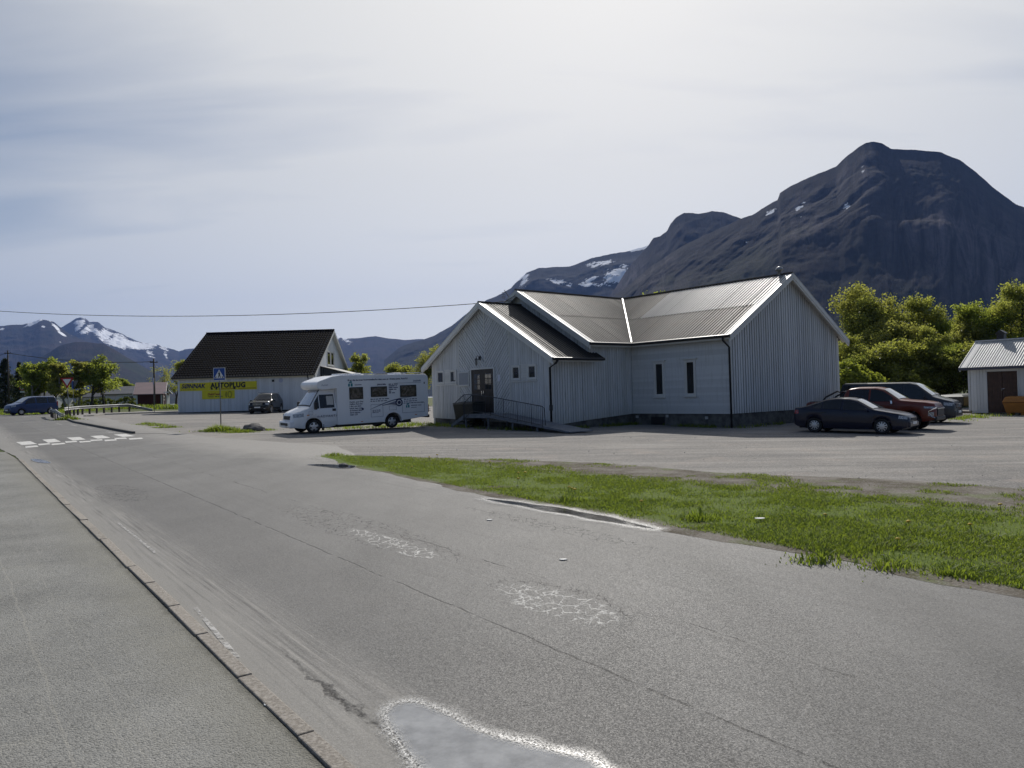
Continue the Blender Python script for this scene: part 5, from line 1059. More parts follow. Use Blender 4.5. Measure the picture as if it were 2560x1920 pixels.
mb = MB(); mb.prism([(-.4, SD + SOV, SEZ), (-.4, SD / 2, SRZ), (-.4, SD / 2, SRZ - .08), (-.4, SD + SOV, SEZ - .08)], (SL_ + .8, 0, 0)); mb.build('rear_slope', TILE, srf); MB().tube([(-.4, SD / 2, SRZ + .06), (SL_ + .4, SD / 2, SRZ + .06)], .09, 8).build('ridge_cap', TILE, srf)
barge(sG, .40, SD / 2, SEZ, SSL, SOV, SD, srf, cap=False, h=.24); barge(sL, .40, SD / 2, SEZ, SSL, SOV, SD, srf, cap=False, h=.24)
MB().tube([(-.4, -SOV - .05, SEZ - .03), (SL_ + .3, -SOV - .05, SEZ - .03)], .07, 8).build('gutter', BLACK, SH); pipe([(SL_ - .35, -SOV - .02, SEZ - .06), (SL_ - .35, -.12, SEZ - .5), (SL_ - .35, -.08, 1.2)], SH, .05)
wn_ = window(sG, 6.3, 7.6, 5.85, 7.15, .022, SH, casing=.12); window(sG, 7.9, 9.2, 5.85, 7.15, .022, SH, casing=.12)
# yellow signs
YEL = mat('yellow_sign', color=(.74, .66, .02), rough=.5, vary=.06, vscale=2); SNAVY = mat('sign_navy', color=(.012, .016, .10), rough=.5); SBLK = mat('sign_black', color=(.010, .010, .010), rough=.5); SRED = mat('sign_red', color=(.26, .012, .010), rough=.5); SGRN = mat('sign_green', color=(.08, .16, .02), rough=.5)
s1 = sF.slab([(.22, 3.36), (2.95, 3.34), (2.95, 4.12), (.22, 4.12)], .023, .06).build('sign_board', YEL, SH); s2 = sF.rect(2.96, 7.58, 3.36, 4.14, .023, .065).build('sign_board', YEL, SH); s3 = sF.rect(2.32, 5.45, 2.53, 3.335, .023, .06).build('sign_board', YEL, SH)
def stx(s_, x, z, size, m, par, **k): return text(s_, size, m, par, (x, -.067, z), **k)
stx('SØNNAK', .36, 3.62, .56, SNAVY, s1, bold=.022, shear=.25, sx=.95, spacing=1.02); stx('BATTERIER', .36, 3.42, .14, SNAVY, s1, spacing=2.2, bold=.004)
stx('AUTOPLUG', 3.16, 3.60, .66, SBLK, s2, bold=.035, sx=.93, spacing=1.06)
sF.rect(3.9, 5.6, 3.50, 3.525, .066, .07).build('sign_stripe', SRED, s2); sF.rect(3.9, 5.6, 3.44, 3.465, .066, .07).build('sign_stripe', SBLK, s2); sF.rect(5.8, 7.5, 3.50, 3.525, .066, .07).build('sign_stripe', SRED, s2); sF.rect(5.8, 7.5, 3.44, 3.465, .066, .07).build('sign_stripe', SBLK, s2)
sF.rect(3.18, 3.36, 3.42, 3.62, .066, .07).build('sign_letter_leg', SBLK, s2); sF.rect(3.62, 3.80, 3.42, 3.62, .066, .07).build('sign_letter_leg', SBLK, s2); sF.rect(5.34, 5.52, 3.42, 3.62, .066, .07).build('sign_letter_leg', SBLK, s2)
stx('DekkTeam', 2.86, 2.90, .29, SRED, s3, bold=.008, shear=.2, sx=.95); o = MB().box(3.55, 3.78, -.068, -.062, 2.73, 2.80).box(3.84, 3.95, -.068, -.062, 2.73, 2.80).box(4.0, 4.3, -.068, -.062, 2.73, 2.80).build('small_print', SGRN, s3); o['kind'] = 'stuff'; sF.rect(2.86, 3.42, 2.79, 2.82, .061, .066).build('sign_stripe', SBLK, s3); sF.rect(2.95, 3.42, 2.71, 2.74, .061, .066).build('sign_stripe', SBLK, s3)
mb = MB()
for k in range(20):
    a_ = 2 * PI * k / 20; c_ = 2 * PI * (k + .8) / 20
    for rx, rz in ((.22, .33), (.15, .26)): mb.add([(4.98 + rx * math.cos(q), -.068, 2.93 + rz * math.sin(q)) for q in (a_, c_)] + [(4.98 + (rx - .035) * math.cos(q), -.068, 2.93 + (rz - .035) * math.sin(q)) for q in (c_, a_)], [(0, 1, 2, 3)])
for k in range(6): mb.box(4.52 + abs(k - 2.5) * .03, 4.70, -.068, -.062, 2.67 + k * .09, 2.72 + k * .09)
mb.build('tyre_emblem', SBLK, s3)
sF.rect(9.05, 9.25, 4.02, 4.22, .022, .1).build('wall_vent', BLACK, SH)
MB().lathe([(0, -.06), (.20, -.06), (.20, -.022)], 20, (9.9, 0, 4.13)).build('round_emblem', mat('pale_blue_plate', color=(.45, .48, .62), rough=.5), SH)
# lean-to with corrugated roof at its gable
lt = tag(empty('lean_to', (0, 0, 0))); lt.parent = SH
def ltz(x): return 5.55 - .27 * (x - SL_)
corrugated('roof_sheet', (SL_ + .02, 3.0, 5.55), (0, 1, 0), (.965, 0, -.262), 0, 8.0, lambda u: 0, lambda u: 4.3, ROOFA, lt, pitch=.22, amp=.03)
MB().prism([(SL_ + .02, 3.2, .9), (SL_ + 3.9, 3.2, .9), (SL_ + 3.9, 3.2, ltz(SL_ + 3.9) - .06), (SL_ + .02, 3.2, 5.48)], (0, .12, 0)).build('wall', ROOFC, lt)
corrugated('wall_sheet', (SL_ + .02, 3.16, 3.95), (1, 0, 0), (0, 0, 1), 0, 3.85, lambda u: 0, lambda u: 1.5 - .27 * u, mat('dark_wall_sheet', color=(.05, .055, .06), rough=.5, metal=.3), lt, pitch=.22, amp=.025)
MB().box(SL_ + 3.85, SL_ + 3.95, 3.3, 10.8, .9, 4.3).build('wall', SHW, lt)
# ------------------------------------------------------------------ garage at the right edge
gA = math.radians(-52)
GR = empty('garage', (27.5, 45.8, 0), gA, 'small white garage with silver corrugated roof and brown double door at the right edge', 'garage')
GLn, GD = 6.0, 4.6; gF = Frame((0, 0, 0), (1, 0, 0), (0, -1, 0)); gS = Frame((0, 0, 0), (0, 1, 0), (-1, 0, 0))
GEZ = 3.02; GSL = .62; gzr = lambda a_: (GEZ + GSL * (a_ + .3) if a_ <= GD / 2 else GEZ + GSL * (GD - a_ + .3)) - .1
gw = gF.rect(0, 1.0, .3, 2.92, -.15, 0).build('wall', CLEAN, GR); gw2 = gF.rect(2.62, GLn, .3, 2.92, -.15, 0).build('wall', CLEAN, GR); gF.rect(1.0, 2.62, 2.73, 2.92, -.15, 0).build('wall', CLEAN, GR)
planks(gF, [(.02, .42), (.96, .46), (.96, 2.86), (.02, 2.86)], 90, .172, .155, 0, .022, CLEAN, gw, seed=30); planks(gF, [(2.66, .3), (GLn, .25), (GLn, 2.86), (2.66, 2.86)], 90, .172, .155, 0, .022, CLEAN, gw2, seed=31)
YWALL = mat('ochre_boards', color=(.30, .22, .06), rough=.7, vary=.25, vscale=4)
gsw = gS.slab(gable(0, GD, .3, gzr, GD / 2), -.15, 0).build('wall', YWALL, GR); planks(gS, gable(0, GD, .42, gzr, GD / 2), 90, .172, .155, 0, .022, YWALL, gsw, seed=32); gF.rect(-.02, .02, .4, 2.86, 0, .026).build('corner_board', CLEAN, GR)
mb = MB(); Frame((GLn, 0, 0), (0, 1, 0), (1, 0, 0)).slab(gable(0, GD, .2, gzr, GD / 2), -.15, 0, mb); Frame((0, GD, 0), (1, 0, 0), (0, 1, 0)).rect(0, GLn, .2, 2.9, -.15, 0, mb); mb.build('wall', CLEAN, GR)
gF.rect(.98, 1.02, .3, 2.75, 0, .05).build('door_frame', CLEAN, GR); gF.rect(2.60, 2.64, .3, 2.75, 0, .05).build('door_frame', CLEAN, GR); gF.rect(1.0, 2.62, .15, .32, -.1, .02).build('sill', CONC, GR)
GDM = mat('garage_door_brown', color=(.050, .024, .016), rough=.6, vary=.3, vscale=5)
for a0, a1 in ((1.025, 1.80), (1.815, 2.595)):
    dl = gF.rect(a0, a1, .33, 2.72, -.05, -.01).build('door', GDM, GR); planks(gF, [(a0, .33), (a1, .33), (a1, 2.72), (a0, 2.72)], 90, .13, .122, -.01, .012, GDM, dl, seed=33)
hd = MB(); hd.tube([gF.pt(1.78, 1.70, .015), gF.pt(1.78, 1.70, .06), gF.pt(1.94, 1.72, .06)], .014, 5); hd.build('handle', CHROME, GR); gF.rect(1.76, 1.80, 1.60, 1.67, .012, .03).build('lock_plate', CHROME, GR)
grf = tag(empty('roof', (0, 0, 0))); grf.parent = GR; gl = (GD / 2 + .3) * math.sqrt(1 + GSL * GSL); gc = 1 / math.sqrt(1 + GSL * GSL)
roof_side(grf, (-.42, -.3, GEZ), (1, 0, 0), (0, gc, GSL * gc), GLn + .8, gl, lambda u: 0, lambda *k: mat('pale_roof_sheet', m_galv((.36, .365, .36), (.42, .42, .41), .5)), 8, .5, rows=1, pitch=.14)
roof_side(grf, (-.42, GD + .3, GEZ), (1, 0, 0), (0, -gc, GSL * gc), GLn + .8, gl, lambda u: 0, lambda *k: ROOFA, 4, .5, rows=1)
MB().box(-.42, GLn + .4, -.36, -.30, GEZ - .16, GEZ - .015).build('fascia', mat('slate_grey_paint', color=(.06, .065, .09), rough=.6), GR)
barge(gS, .40, GD / 2, GEZ, GSL, .3, GD, grf, cap=False, h=.14); MB().tube([(-.42, GD / 2, GEZ + GSL * (GD / 2 + .3) + .03), (GLn + .4, GD / 2, GEZ + GSL * (GD / 2 + .3) + .03)], .07, 6).build('ridge_cap', FLASH, grf)
mb = MB().box(.75, 1.15, GD / 2 + .1, GD / 2 + .5, GEZ + 1.3, GEZ + 2.05); mb.prism([(.65, GD / 2 + .05, GEZ + 2.05), (1.25, GD / 2 + .05, GEZ + 2.05), (.95, GD / 2 + .05, GEZ + 2.28)], (0, .5, 0)); mb.build('chimney', BLACK, grf)
gS.rect(.1, .32, 1.9, 2.45, .023, .07).build('fuse_box', mat('grey_enamel', color=(.4, .42, .45), rough=.4), GR)
# grit bin
gm = Matrix.Translation((27.5, 45.8, 0)) @ Matrix.Rotation(gA, 4, 'Z')
gb = empty('grit_bin', (0, 0, 0)); c_ = gm @ Vector((2.85, -.9, 0)); gb.matrix_world = Matrix.Translation((c_.x, c_.y, gz(c_.x, c_.y))) @ Matrix.Rotation(gA, 4, 'Z'); tag(gb, 'orange yellow grit bin standing before the garage door', 'bin')
OR = mat('orange_plastic', color=(.34, .135, .018), rough=.55, vary=.15)
MB().hexa([(-.48, -.32, .14), (.48, -.32, .14), (.48, .32, .14), (-.48, .32, .14)], [(-.62, -.42, .72), (.62, -.42, .72), (.62, .42, .72), (-.62, .42, .72)]).build('body', OR, gb, bevel=.03); MB().hexa([(-.65, -.45, .735), (.65, -.45, .735), (.65, .45, .735), (-.65, .45, .735)], [(-.52, -.30, 1.04), (.52, -.30, 1.04), (.52, .36, 1.08), (-.52, .36, 1.08)]).build('lid', OR, gb, bevel=.03)
for sx in (-.35, .35): MB().box(sx - .1, sx + .1, -.3, .3, 0, .15).build('foot', OR, gb)
# covered trailer between van and garage
tr = empty('covered_trailer', (0, 0, 0)); q_ = P(2400, 1030, 48.5); tr.matrix_world = Matrix.Translation((q_[0], q_[1], gz(q_[0], q_[1]))) @ Matrix.Rotation(math.radians(38), 4, 'Z'); tag(tr, 'low black covered trailer half hidden between the grey van and the garage', 'trailer')
MB().box(-1.3, 1.3, -.75, .75, .40, .95).build('body', BLACK, tr, bevel=.03); MB().hexa([(-1.33, -.78, .96), (1.33, -.78, .96), (1.33, .78, .96), (-1.33, .78, .96)], [(-1.1, -.6, 1.10), (1.1, -.6, 1.14), (1.1, .6, 1.14), (-1.1, .6, 1.10)]).build('cover', mat('grey_tarpaulin', color=(.10, .11, .11), rough=.4), tr, bevel=.03)
for sy in (-.85, .85): MB().lathe([(0, -.09), (.28, -.09), (.28, .09), (0, .09)], 16, (0, sy, .28)).build('wheel', RUBBER, tr)
MB().tube([(-1.3, 0, .45), (-2.3, 0, .45)], .04, 6).build('drawbar', BLACK, tr)
# ------------------------------------------------------------------ red shed, far houses
def cottage(name, u, v, Y, rz, w, d, hw, rise, wallm, roofm, label, cat, ov=.35, wins=(), trim=None, group=None, ztop=None, board=.2):
    """a small far house: local x along its eaves, front towards -y"""
    q = P(u, v, Y); h = empty(name, (q[0], q[1], gz(q[0], q[1])), rz, label, cat, group)
    f = Frame((0, 0, 0), (1, 0, 0), (0, -1, 0)); s_ = Frame((w, 0, 0), (0, 1, 0), (1, 0, 0)); sl = rise / (d / 2); zf = lambda a_: hw + (sl * a_ if a_ <= d / 2 else sl * (d - a_))
    f.rect(0, w, -.3, hw, -.15, 0).build('wall', wallm, h); s_.slab(gable(0, d, -.3, zf, d / 2), -.15, 0).build('wall', wallm, h)
    mb = MB(); Frame((0, 0, 0), (0, 1, 0), (-1, 0, 0)).slab(gable(0, d, -.3, zf, d / 2), -.15, 0, mb); Frame((0, d, 0), (1, 0, 0), (0, 1, 0)).rect(0, w, -.3, hw, -.15, 0, mb); mb.build('wall', wallm, h)
    r_ = tag(empty('roof', (0, 0, 0))); r_.parent = h
    for sg in (0, 1):
        a0, a1 = (-ov, d / 2) if not sg else (d + ov, d / 2); z0, z1 = hw - sl * ov, hw + rise
        MB().prism([(-ov, a0, z0 + .02), (-ov, a1, z1 + .02), (-ov, a1, z1 + .14), (-ov, a0, z0 + .14)], (w + 2 * ov, 0, 0)).build('slope', roofm, r_)
        s_.slab([(a0, z0 - .12), (a1, z1 - .12), (a1, z1 + .10), (a0, z0 + .10)], ov + .003, ov + .04).build('bargeboard', trim or WTRIM, r_)
        Frame((0, 0, 0), (0, 1, 0), (-1, 0, 0)).slab([(a0, z0 - .12), (a1, z1 - .12), (a1, z1 + .10), (a0, z0 + .10)], ov + .003, ov + .04).build('bargeboard', trim or WTRIM, r_)
    for fr, a0, a1, z0, z1 in wins: window(f if fr == 'f' else s_, a0, a1, z0, z1, 0, h, casing=.09, sill=False)
    return h, f, s_
REDW = mat('falu_red_boards', lambda b: dict(color=b.mix(b.map(b.math('SINE', b.sep(b.obj())[0] * 30), -1, 1), (.055, .012, .009), (.085, .018, .013)), rough=.8)); PURP = mat('mauve_roof', color=(.13, .075, .085), rough=.5, vary=.2, vscale=1); SLATE = mat('grey_roof', color=(.085, .088, .10), rough=.6, vary=.2, vscale=1)
rs, f_, s_ = cottage('red_shed', 341, 1010, 97.5, math.radians(22), 3.1, 9.0, 1.75, 1.5, REDW, PURP, 'low red shed with mauve roof and white edge boards behind the guard rail', 'shed', wins=(('s', 1.6, 3.6, 1.0, 1.35),))
for a_ in (.0, 2.86): f_.rect(a_, a_ + .14, 0, 1.7, 0, .03).build('corner_board', WTRIM, rs)
s_.rect(0, .16, 0, 1.7, 0, .03).build('corner_board', WTRIM, rs)
bh, f_, s_ = cottage('bungalow', 262, 1000, 128, math.radians(3), 8.2, 6.5, 2.3, 1.2, WHITE, SLATE, 'long white bungalow with grey roof behind the hedge', 'house', wins=(('f', 3.1, 3.8, .9, 1.9), ('f', 4.0, 4.7, .9, 1.9)))
for k in range(22): MB().box(.2 + k * .36, .28 + k * .36, -2.4, -2.36, .0, .95).build('baluster', WTRIM, bh)
MB().box(0, 8.2, -2.42, -2.34, .95, 1.02).build('veranda_rail', WTRIM, bh); MB().box(0, 8.2, -2.4, 0, -.3, -.02).build('veranda_deck', DECK, bh)
cottage('white_house', 58, 1004, 122, math.radians(2), 5.2, 5, 2.1, 1.1, WHITE, SLATE, 'white house half hidden behind the birches at the far left', 'house', wins=(('f', 3.2, 4.2, .0, 1.7),))
cottage('grey_house', 190, 1004, 132, math.radians(4), 4.8, 5, 2.0, 1.1, WHITE, SLATE, 'pale house seen between the birch trunks', 'house', wins=(('f', .6, 1.2, .8, 1.7), ('f', 2.4, 3.0, .8, 1.7)))
# ------------------------------------------------------------------ signs
STEEL = mat('galvanised_post', color=(.16, .165, .17), rough=.5, metal=.4, vary=.2); SBLUE = mat('sign_blue', color=(.010, .060, .30), rough=.35); SWHITE = mat('sign_white', color=(.75, .75, .75), rough=.4); SRIM = mat('sign_rim_red', color=(.36, .012, .012), rough=.35); SBACK = mat('sign_back_grey', color=(.12, .125, .13), rough=.5, metal=.3)
def face(root, poly, y0, d, m, name, par=None): return MB().prism([(x, y0, z) for x, z in poly], (0, d, 0)).build(name, m, par or root)
def post(root, h, r=.03): return MB().cyl((0, 0, -.1), (0, 0, h), r, 10).build('post', STEEL, root, True)
def rnd_rect(w, h, x=0, z=0): return [(x - w, z - h), (x + w, z - h), (x + w, z + h), (x - w, z + h)]
def crossing_sign(u, v, zc, sz, label, rz=0., ph=None, lean=0., group=None):
    q = G(u, v); t = empty('crossing_sign', q, rz, label, 'road sign', group); t.rotation_euler = (0, lean, rz); post(t, ph or zc + sz)
    b_ = face(t, rnd_rect(sz, sz, 0, zc), -.055, .02, SWHITE, 'sign_plate'); face(t, rnd_rect(sz * .93, sz * .93, 0, zc), -.059, .004, SBLUE, 'sign_field', b_)
    face(t, [(-sz * .84, zc - sz * .66), (sz * .84, zc - sz * .66), (0, zc + sz * .72)], -.063, .004, SWHITE, 'sign_triangle', b_)
    mb = MB(); k = sz / .35
    def pp(pts): mb.prism([(x * k, -.068, zc + z * k) for x, z in pts], (0, .004, 0))
    pp([(math.cos(a_) * .028 + .0, .115 + math.sin(a_) * .034) for a_ in np.linspace(0, 2 * PI, 9)[:-1]])
    pp([(-.035, .075), (.04, .075), (.05, -.05), (-.03, -.05)]); pp([(.035, .07), (.085, -.005), (.07, -.015), (.03, .03)]); pp([(-.03, .07), (-.075, -.005), (-.06, -.015), (-.025, .03)])
    pp([(-.028, -.05), (.012, -.05), (-.035, -.20), (-.085, -.20)]); pp([(.0, -.05), (.048, -.05), (.10, -.20), (.05, -.20)])
    for x in (-.20, .165): pp([(x, -.13), (x + .05, -.13), (x + .03 * (1 if x > 0 else -1) + .045, -.215), (x + .03 * (1 if x > 0 else -1) - .02, -.215)])
    mb.build('sign_symbol', SBLK, b_); MB().box(-.06, .06, -.035, .035, zc - .1, zc + .1).build('bracket', STEEL, t); return t
crossing_sign(552.5, 1074, 3.05, .35, 'blue pedestrian crossing sign on a grey pole in front of the tyre shop', math.radians(-8), 3.3)
crossing_sign(252, 1012, 3.0, .36, 'blue crossing sign with round red sign below it before the hedge', math.radians(-10), 3.3)
q_ = G(417, 1022); t = empty('information_sign', G(386, 1030), math.radians(-68), 'narrow blue road sign seen almost edge on by the red shed', 'road sign'); post(t, 3.5); face(t, rnd_rect(.35, .35, 0, 3.2), -.06, .02, SBLUE, 'sign_plate')
t = empty('low_marker_post', G(417, 1025), 0, 'thin low post with a small pale plate beside the red shed', 'post'); post(t, 2.05, .025); MB().box(-.32, .32, -.04, -.025, 1.95, 2.06).build('plate', SWHITE, t)
# yield sign
t = empty('yield_sign', G(172, 1046), math.radians(8), 'red and white give way triangle on a pole beside the guard rail end', 'road sign'); t.rotation_euler = (0, -.02, math.radians(8)); post(t, 3.05)
tri = lambda r_, z: [(r_ * math.sin(a_), z - r_ * math.cos(a_)) for a_ in (0, 2 * PI / 3, 4 * PI / 3)]
b_ = face(t, tri(.60, 3.10), -.055, .02, SRIM, 'sign_plate'); face(t, tri(.37, 3.105), -.06, .005, SWHITE, 'sign_field', b_)
# other signs: triangle seen from behind, round speed sign at the left, round sign under the second crossing sign
t = empty('yield_sign', G(184, 1034), math.radians(0), 'grey back of a triangular sign on a pole under the birches', 'road sign'); post(t, 3.4); face(t, [(-.52, 3.35), (.52, 3.35), (0, 2.45)], .04, .02, SBACK, 'sign_plate'); MB().box(-.05, .05, -.06, -.03, 2.5, 3.3).build('edge_plate', SBLUE, t)
t = empty('round_sign', G(57, 1022), math.radians(5), 'small round white sign with red ring before the spruces', 'road sign'); post(t, 3.3); b_ = MB().lathe([(0, -.07), (.42, -.07), (.42, -.05), (0, -.05)], 24, (0, 0, 2.95)).build('sign_plate', SRIM, t); MB().lathe([(0, -.076), (.30, -.076), (.30, -.07)], 24, (0, 0, 2.95)).build('sign_field', SWHITE, b_); MB().prism([(-.16, -.078, 2.86), (-.10, -.078, 2.80), (.16, -.078, 3.04), (.10, -.078, 3.10)], (0, -.003, 0)).build('sign_symbol', SBLK, b_); face(t, rnd_rect(.3, .12, 0, 2.35), -.06, .02, SWHITE, 'sub_plate')
t = empty('no_stopping_sign', G(256.5, 1012), math.radians(5), 'small round red ringed sign on a post beside the blue crossing sign', 'road sign'); post(t, 2.4); b_ = MB().lathe([(0, -.07), (.38, -.07), (.38, -.05), (0, -.05)], 24, (0, 0, 2.05)).build('sign_plate', SRIM, t); MB().lathe([(0, -.076), (.26, -.076), (.26, -.07)], 24, (0, 0, 2.05)).build('sign_field', SWHITE, b_)
# ------------------------------------------------------------------ guard rail: a W beam on posts that turns in at its near end
GALV = mat('guard_rail_steel', lambda b: dict(color=b.mix(b.map(b.noise(b.obj(), 1.2, 4), .4, .7), (.30, .31, .31), (.46, .46, .45)), rough=.45, metal=.5))
def grail(pts, label, hts, group='guard rail runs'):
    t = empty('guard_rail', (*pts[0][:2], 0), 0, label, 'guard rail', group); o_ = np.array([*pts[0][:2], 0])
    prof = [(-.155, .0), (-.12, .075), (-.06, .075), (-.02, .0), (.02, .0), (.06, .075), (.12, .075), (.155, .0)]
    n = len(pts); P3 = [np.array([p[0], p[1], gz(p[0], p[1]) + h]) - o_ for p, h in zip(pts, hts)]; V = []; F_ = []
    for i in range(n):
        tg = P3[min(i + 1, n - 1)] - P3[max(0, i - 1)]; nr = np.array([tg[1], -tg[0], 0]); nr /= np.linalg.norm(nr)
        for z_, d_ in prof: V.append(P3[i] + nr * d_ + (0, 0, z_))
    m_ = len(prof)
    for i in range(n - 1):
        for k in range(m_ - 1): F_.append((i * m_ + k, (i + 1) * m_ + k, (i + 1) * m_ + k + 1, i * m_ + k + 1))
    mesh('beam', V, F_, GALV, t); mb = None
    return t, o_
def interp(pts, n):
    pts = np.array([q[:2] for q in pts]); s_ = np.concatenate([[0], np.cumsum(np.linalg.norm(np.diff(pts, axis=0), axis=1))]); return [np.array([np.interp(a_, s_, pts[:, 0]), np.interp(a_, s_, pts[:, 1])]) for a_ in np.linspace(0, s_[-1], n)]
near = [G(163, 1050), G(152, 1051), G(140, 1049), G(129, 1045.5), G(126, 1042)]
far_ = [G(160, 1043.5), G(172, 1040.5), G(200, 1037), G(230, 1034.8), G(262, 1032.6), G(300, 1030.2), G(335, 1028.6), G(352, 1028.0), G(382, 1027.5)]
a_ = interp(near, 14); t, o_ = grail(a_, 'short curved end of the guard rail with close dark posts beside the road', [.35 + .33 * min(1, i / 4) for i in range(14)])
for p in a_[3::2]: h = .62; MB().box(p[0] - o_[0] - .04, p[0] - o_[0] + .04, p[1] - o_[1] + .06, p[1] - o_[1] + .12, gz(*p) - .1, gz(*p) + h).build('post', DARKWOOD, t)
a_ = interp(far_, 42); t, o_ = grail(a_, 'long guard rail curving away in front of the red shed', [.68 if i < 36 else .68 - .10 * (i - 35) for i in range(42)])
for p in a_[2:38:3]: MB().box(p[0] - o_[0] - .07, p[0] - o_[0] + .07, p[1] - o_[1] + .06, p[1] - o_[1] + .20, gz(*p) - .1, gz(*p) + .62).build('post', DARKWOOD, t)
# ------------------------------------------------------------------ poles and wires
POLEM = mat('pole_wood', color=(.055, .045, .036), rough=.85, vary=.3, vscale=2)
def pole(u, vb, vt, Y, label, arm=True, r=.13):
    b_ = P(u, vb, Y); tp = P(u - .3, vt, Y); g_ = gz(b_[0], b_[1]); t = empty('utility_pole', (b_[0], b_[1], g_), 0, label, 'utility pole')
    MB().tube([(0, 0, -.2), (0, 0, tp[2] - g_)], r, 10, r * .7).build('mast', POLEM, t, True); 
    if arm: MB().box(-.5, .5, -.05, .05, tp[2] - g_ - .5, tp[2] - g_ - .4).build('crossarm', POLEM, t)
    for sx in (-.4, .4): MB().cyl((sx, 0, tp[2] - g_ - .4), (sx, 0, tp[2] - g_ - .25), .04, 6).build('insulator', PLASTIC, t)
    return np.array([b_[0], b_[1], tp[2]])
pA = pole(22, 1016, 876, 112, 'dark utility pole in front of the spruces at the far left'); pB = pole(387, 1024, 897, 96, 'utility pole standing behind the guard rail by the red shed')
def cable(name, p0, p1, sag, r, label, n=28):
    mb = MB(); mb.tube([np.array(p0) * (1 - k / n) + np.array(p1) * k / n - np.array([0, 0, 4 * sag * (k / n) * (1 - k / n)]) for k in range(n + 1)], r, 5); return tag(mb.build(name, PLASTIC, None, True), label, 'wire')
cable('power_line', pA + (0, 0, -.35), pB + (0, 0, -.35), .55, .04, 'dark cable strung between the two utility poles')
cable('power_line', pA + (0, 0, -.2), P(-60, 895, 112), .4, .025, 'pale stay wire running off the left pole')
hv = hm @ Vector((-3.6, AL + BW / 2 + .3, RZ - .55))
cable('overhead_wire', P(-160, 765, 62), (hv.x, hv.y, hv.z), .85, .02, 'long sagging wire from the house gable across the sky', 48)
# ------------------------------------------------------------------ vegetation
def m_leaf(c0, c1, tr=.5):
    def f():
        nm = 'leaf_%d_%d_%d' % tuple(int(x * 1000) for x in c0)
        if nm in MATS: return MATS[nm]
        m = bpy.data.materials.new(nm); m.use_nodes = True; b = B(m.node_tree); b.n.clear()
        out = b.new('ShaderNodeOutputMaterial'); df = b.new('ShaderNodeBsdfDiffuse'); tl = b.new('ShaderNodeBsdfTranslucent'); gl = b.new('ShaderNodeBsdfGlossy'); mx = b.new('ShaderNodeMixShader'); m2 = b.new('ShaderNodeMixShader')
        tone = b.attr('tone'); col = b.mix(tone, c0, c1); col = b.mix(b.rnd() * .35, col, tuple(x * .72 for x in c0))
        b.put(df.inputs[0], col); b.put(tl.inputs[0], b.mix(.5, col, tuple(min(1, x * y) for x, y in zip(c1, (1.65, 1.6, .9))))); b.put(gl.inputs[0], (.5, .5, .5)); gl.inputs['Roughness'].default_value = .45
        mx.inputs[0].default_value = tr; m2.inputs[0].default_value = .05
        b.l.new(df.outputs[0], mx.inputs[1]); b.l.new(tl.outputs[0], mx.inputs[2]); b.l.new(mx.outputs[0], m2.inputs[1]); b.l.new(gl.outputs[0], m2.inputs[2]); b.l.new(m2.outputs[0], out.inputs[0]); MATS[nm] = m; return m
    return f()
BARK = mat('bark', color=(.050, .042, .034), rough=.9, vary=.35, vscale=5); BIRCHBARK = mat('birch_bark', color=(.22, .20, .18), rough=.8, vary=.5, vscale=3)
LEAFA = m_leaf((.165, .195, .042), (.305, .325, .085), .70); LEAFB = m_leaf((.175, .195, .050), (.31, .32, .095), .70); LEAFC = m_leaf((.135, .180, .036), (.28, .325, .07), .70); LEAFD = m_leaf((.022, .034, .018), (.050, .062, .030), .2); HEDGE = m_leaf((.050, .080, .014), (.12, .145, .024), .45); BUSH = m_leaf((.17, .22, .03), (.30, .34, .06), .55)
def leaf_cards(rg, centers, per, spread, size, tone_c=None, droop=0.):
    """leaf-sized faces scattered round twig ends"""
    n = len(centers) * per; c = np.repeat(centers, per, 0); d = rg.normal(size=(n, 3)); d *= (spread * rg.random((n, 1)) ** .5) / (np.linalg.norm(d, axis=1, keepdims=True) + 1e-6) ; d[:, 2] *= .75; d[:, 2] -= droop * rg.random(n) * spread
    p = c + d; a_ = rg.normal(size=(n, 3)); a_ /= np.linalg.norm(a_, axis=1, keepdims=True); b_ = np.cross(a_, rg.normal(size=(n, 3))); b_ /= np.linalg.norm(b_, axis=1, keepdims=True) + 1e-6
    s_ = size * (.6 + .8 * rg.random((n, 1))); V = np.empty((n, 4, 3)); V[:, 0] = p - a_ * s_; V[:, 1] = p + b_ * s_ * .55; V[:, 2] = p + a_ * s_; V[:, 3] = p - b_ * s_ * .55
    tone = np.repeat(np.clip(rg.random(n) * .6 + .4 * (np.repeat(rg.random(len(centers)), per) if tone_c is None else np.repeat(tone_c, per)), 0, 1), 4)
    return V.reshape(-1, 3), np.arange(n * 4).reshape(n, 4), tone
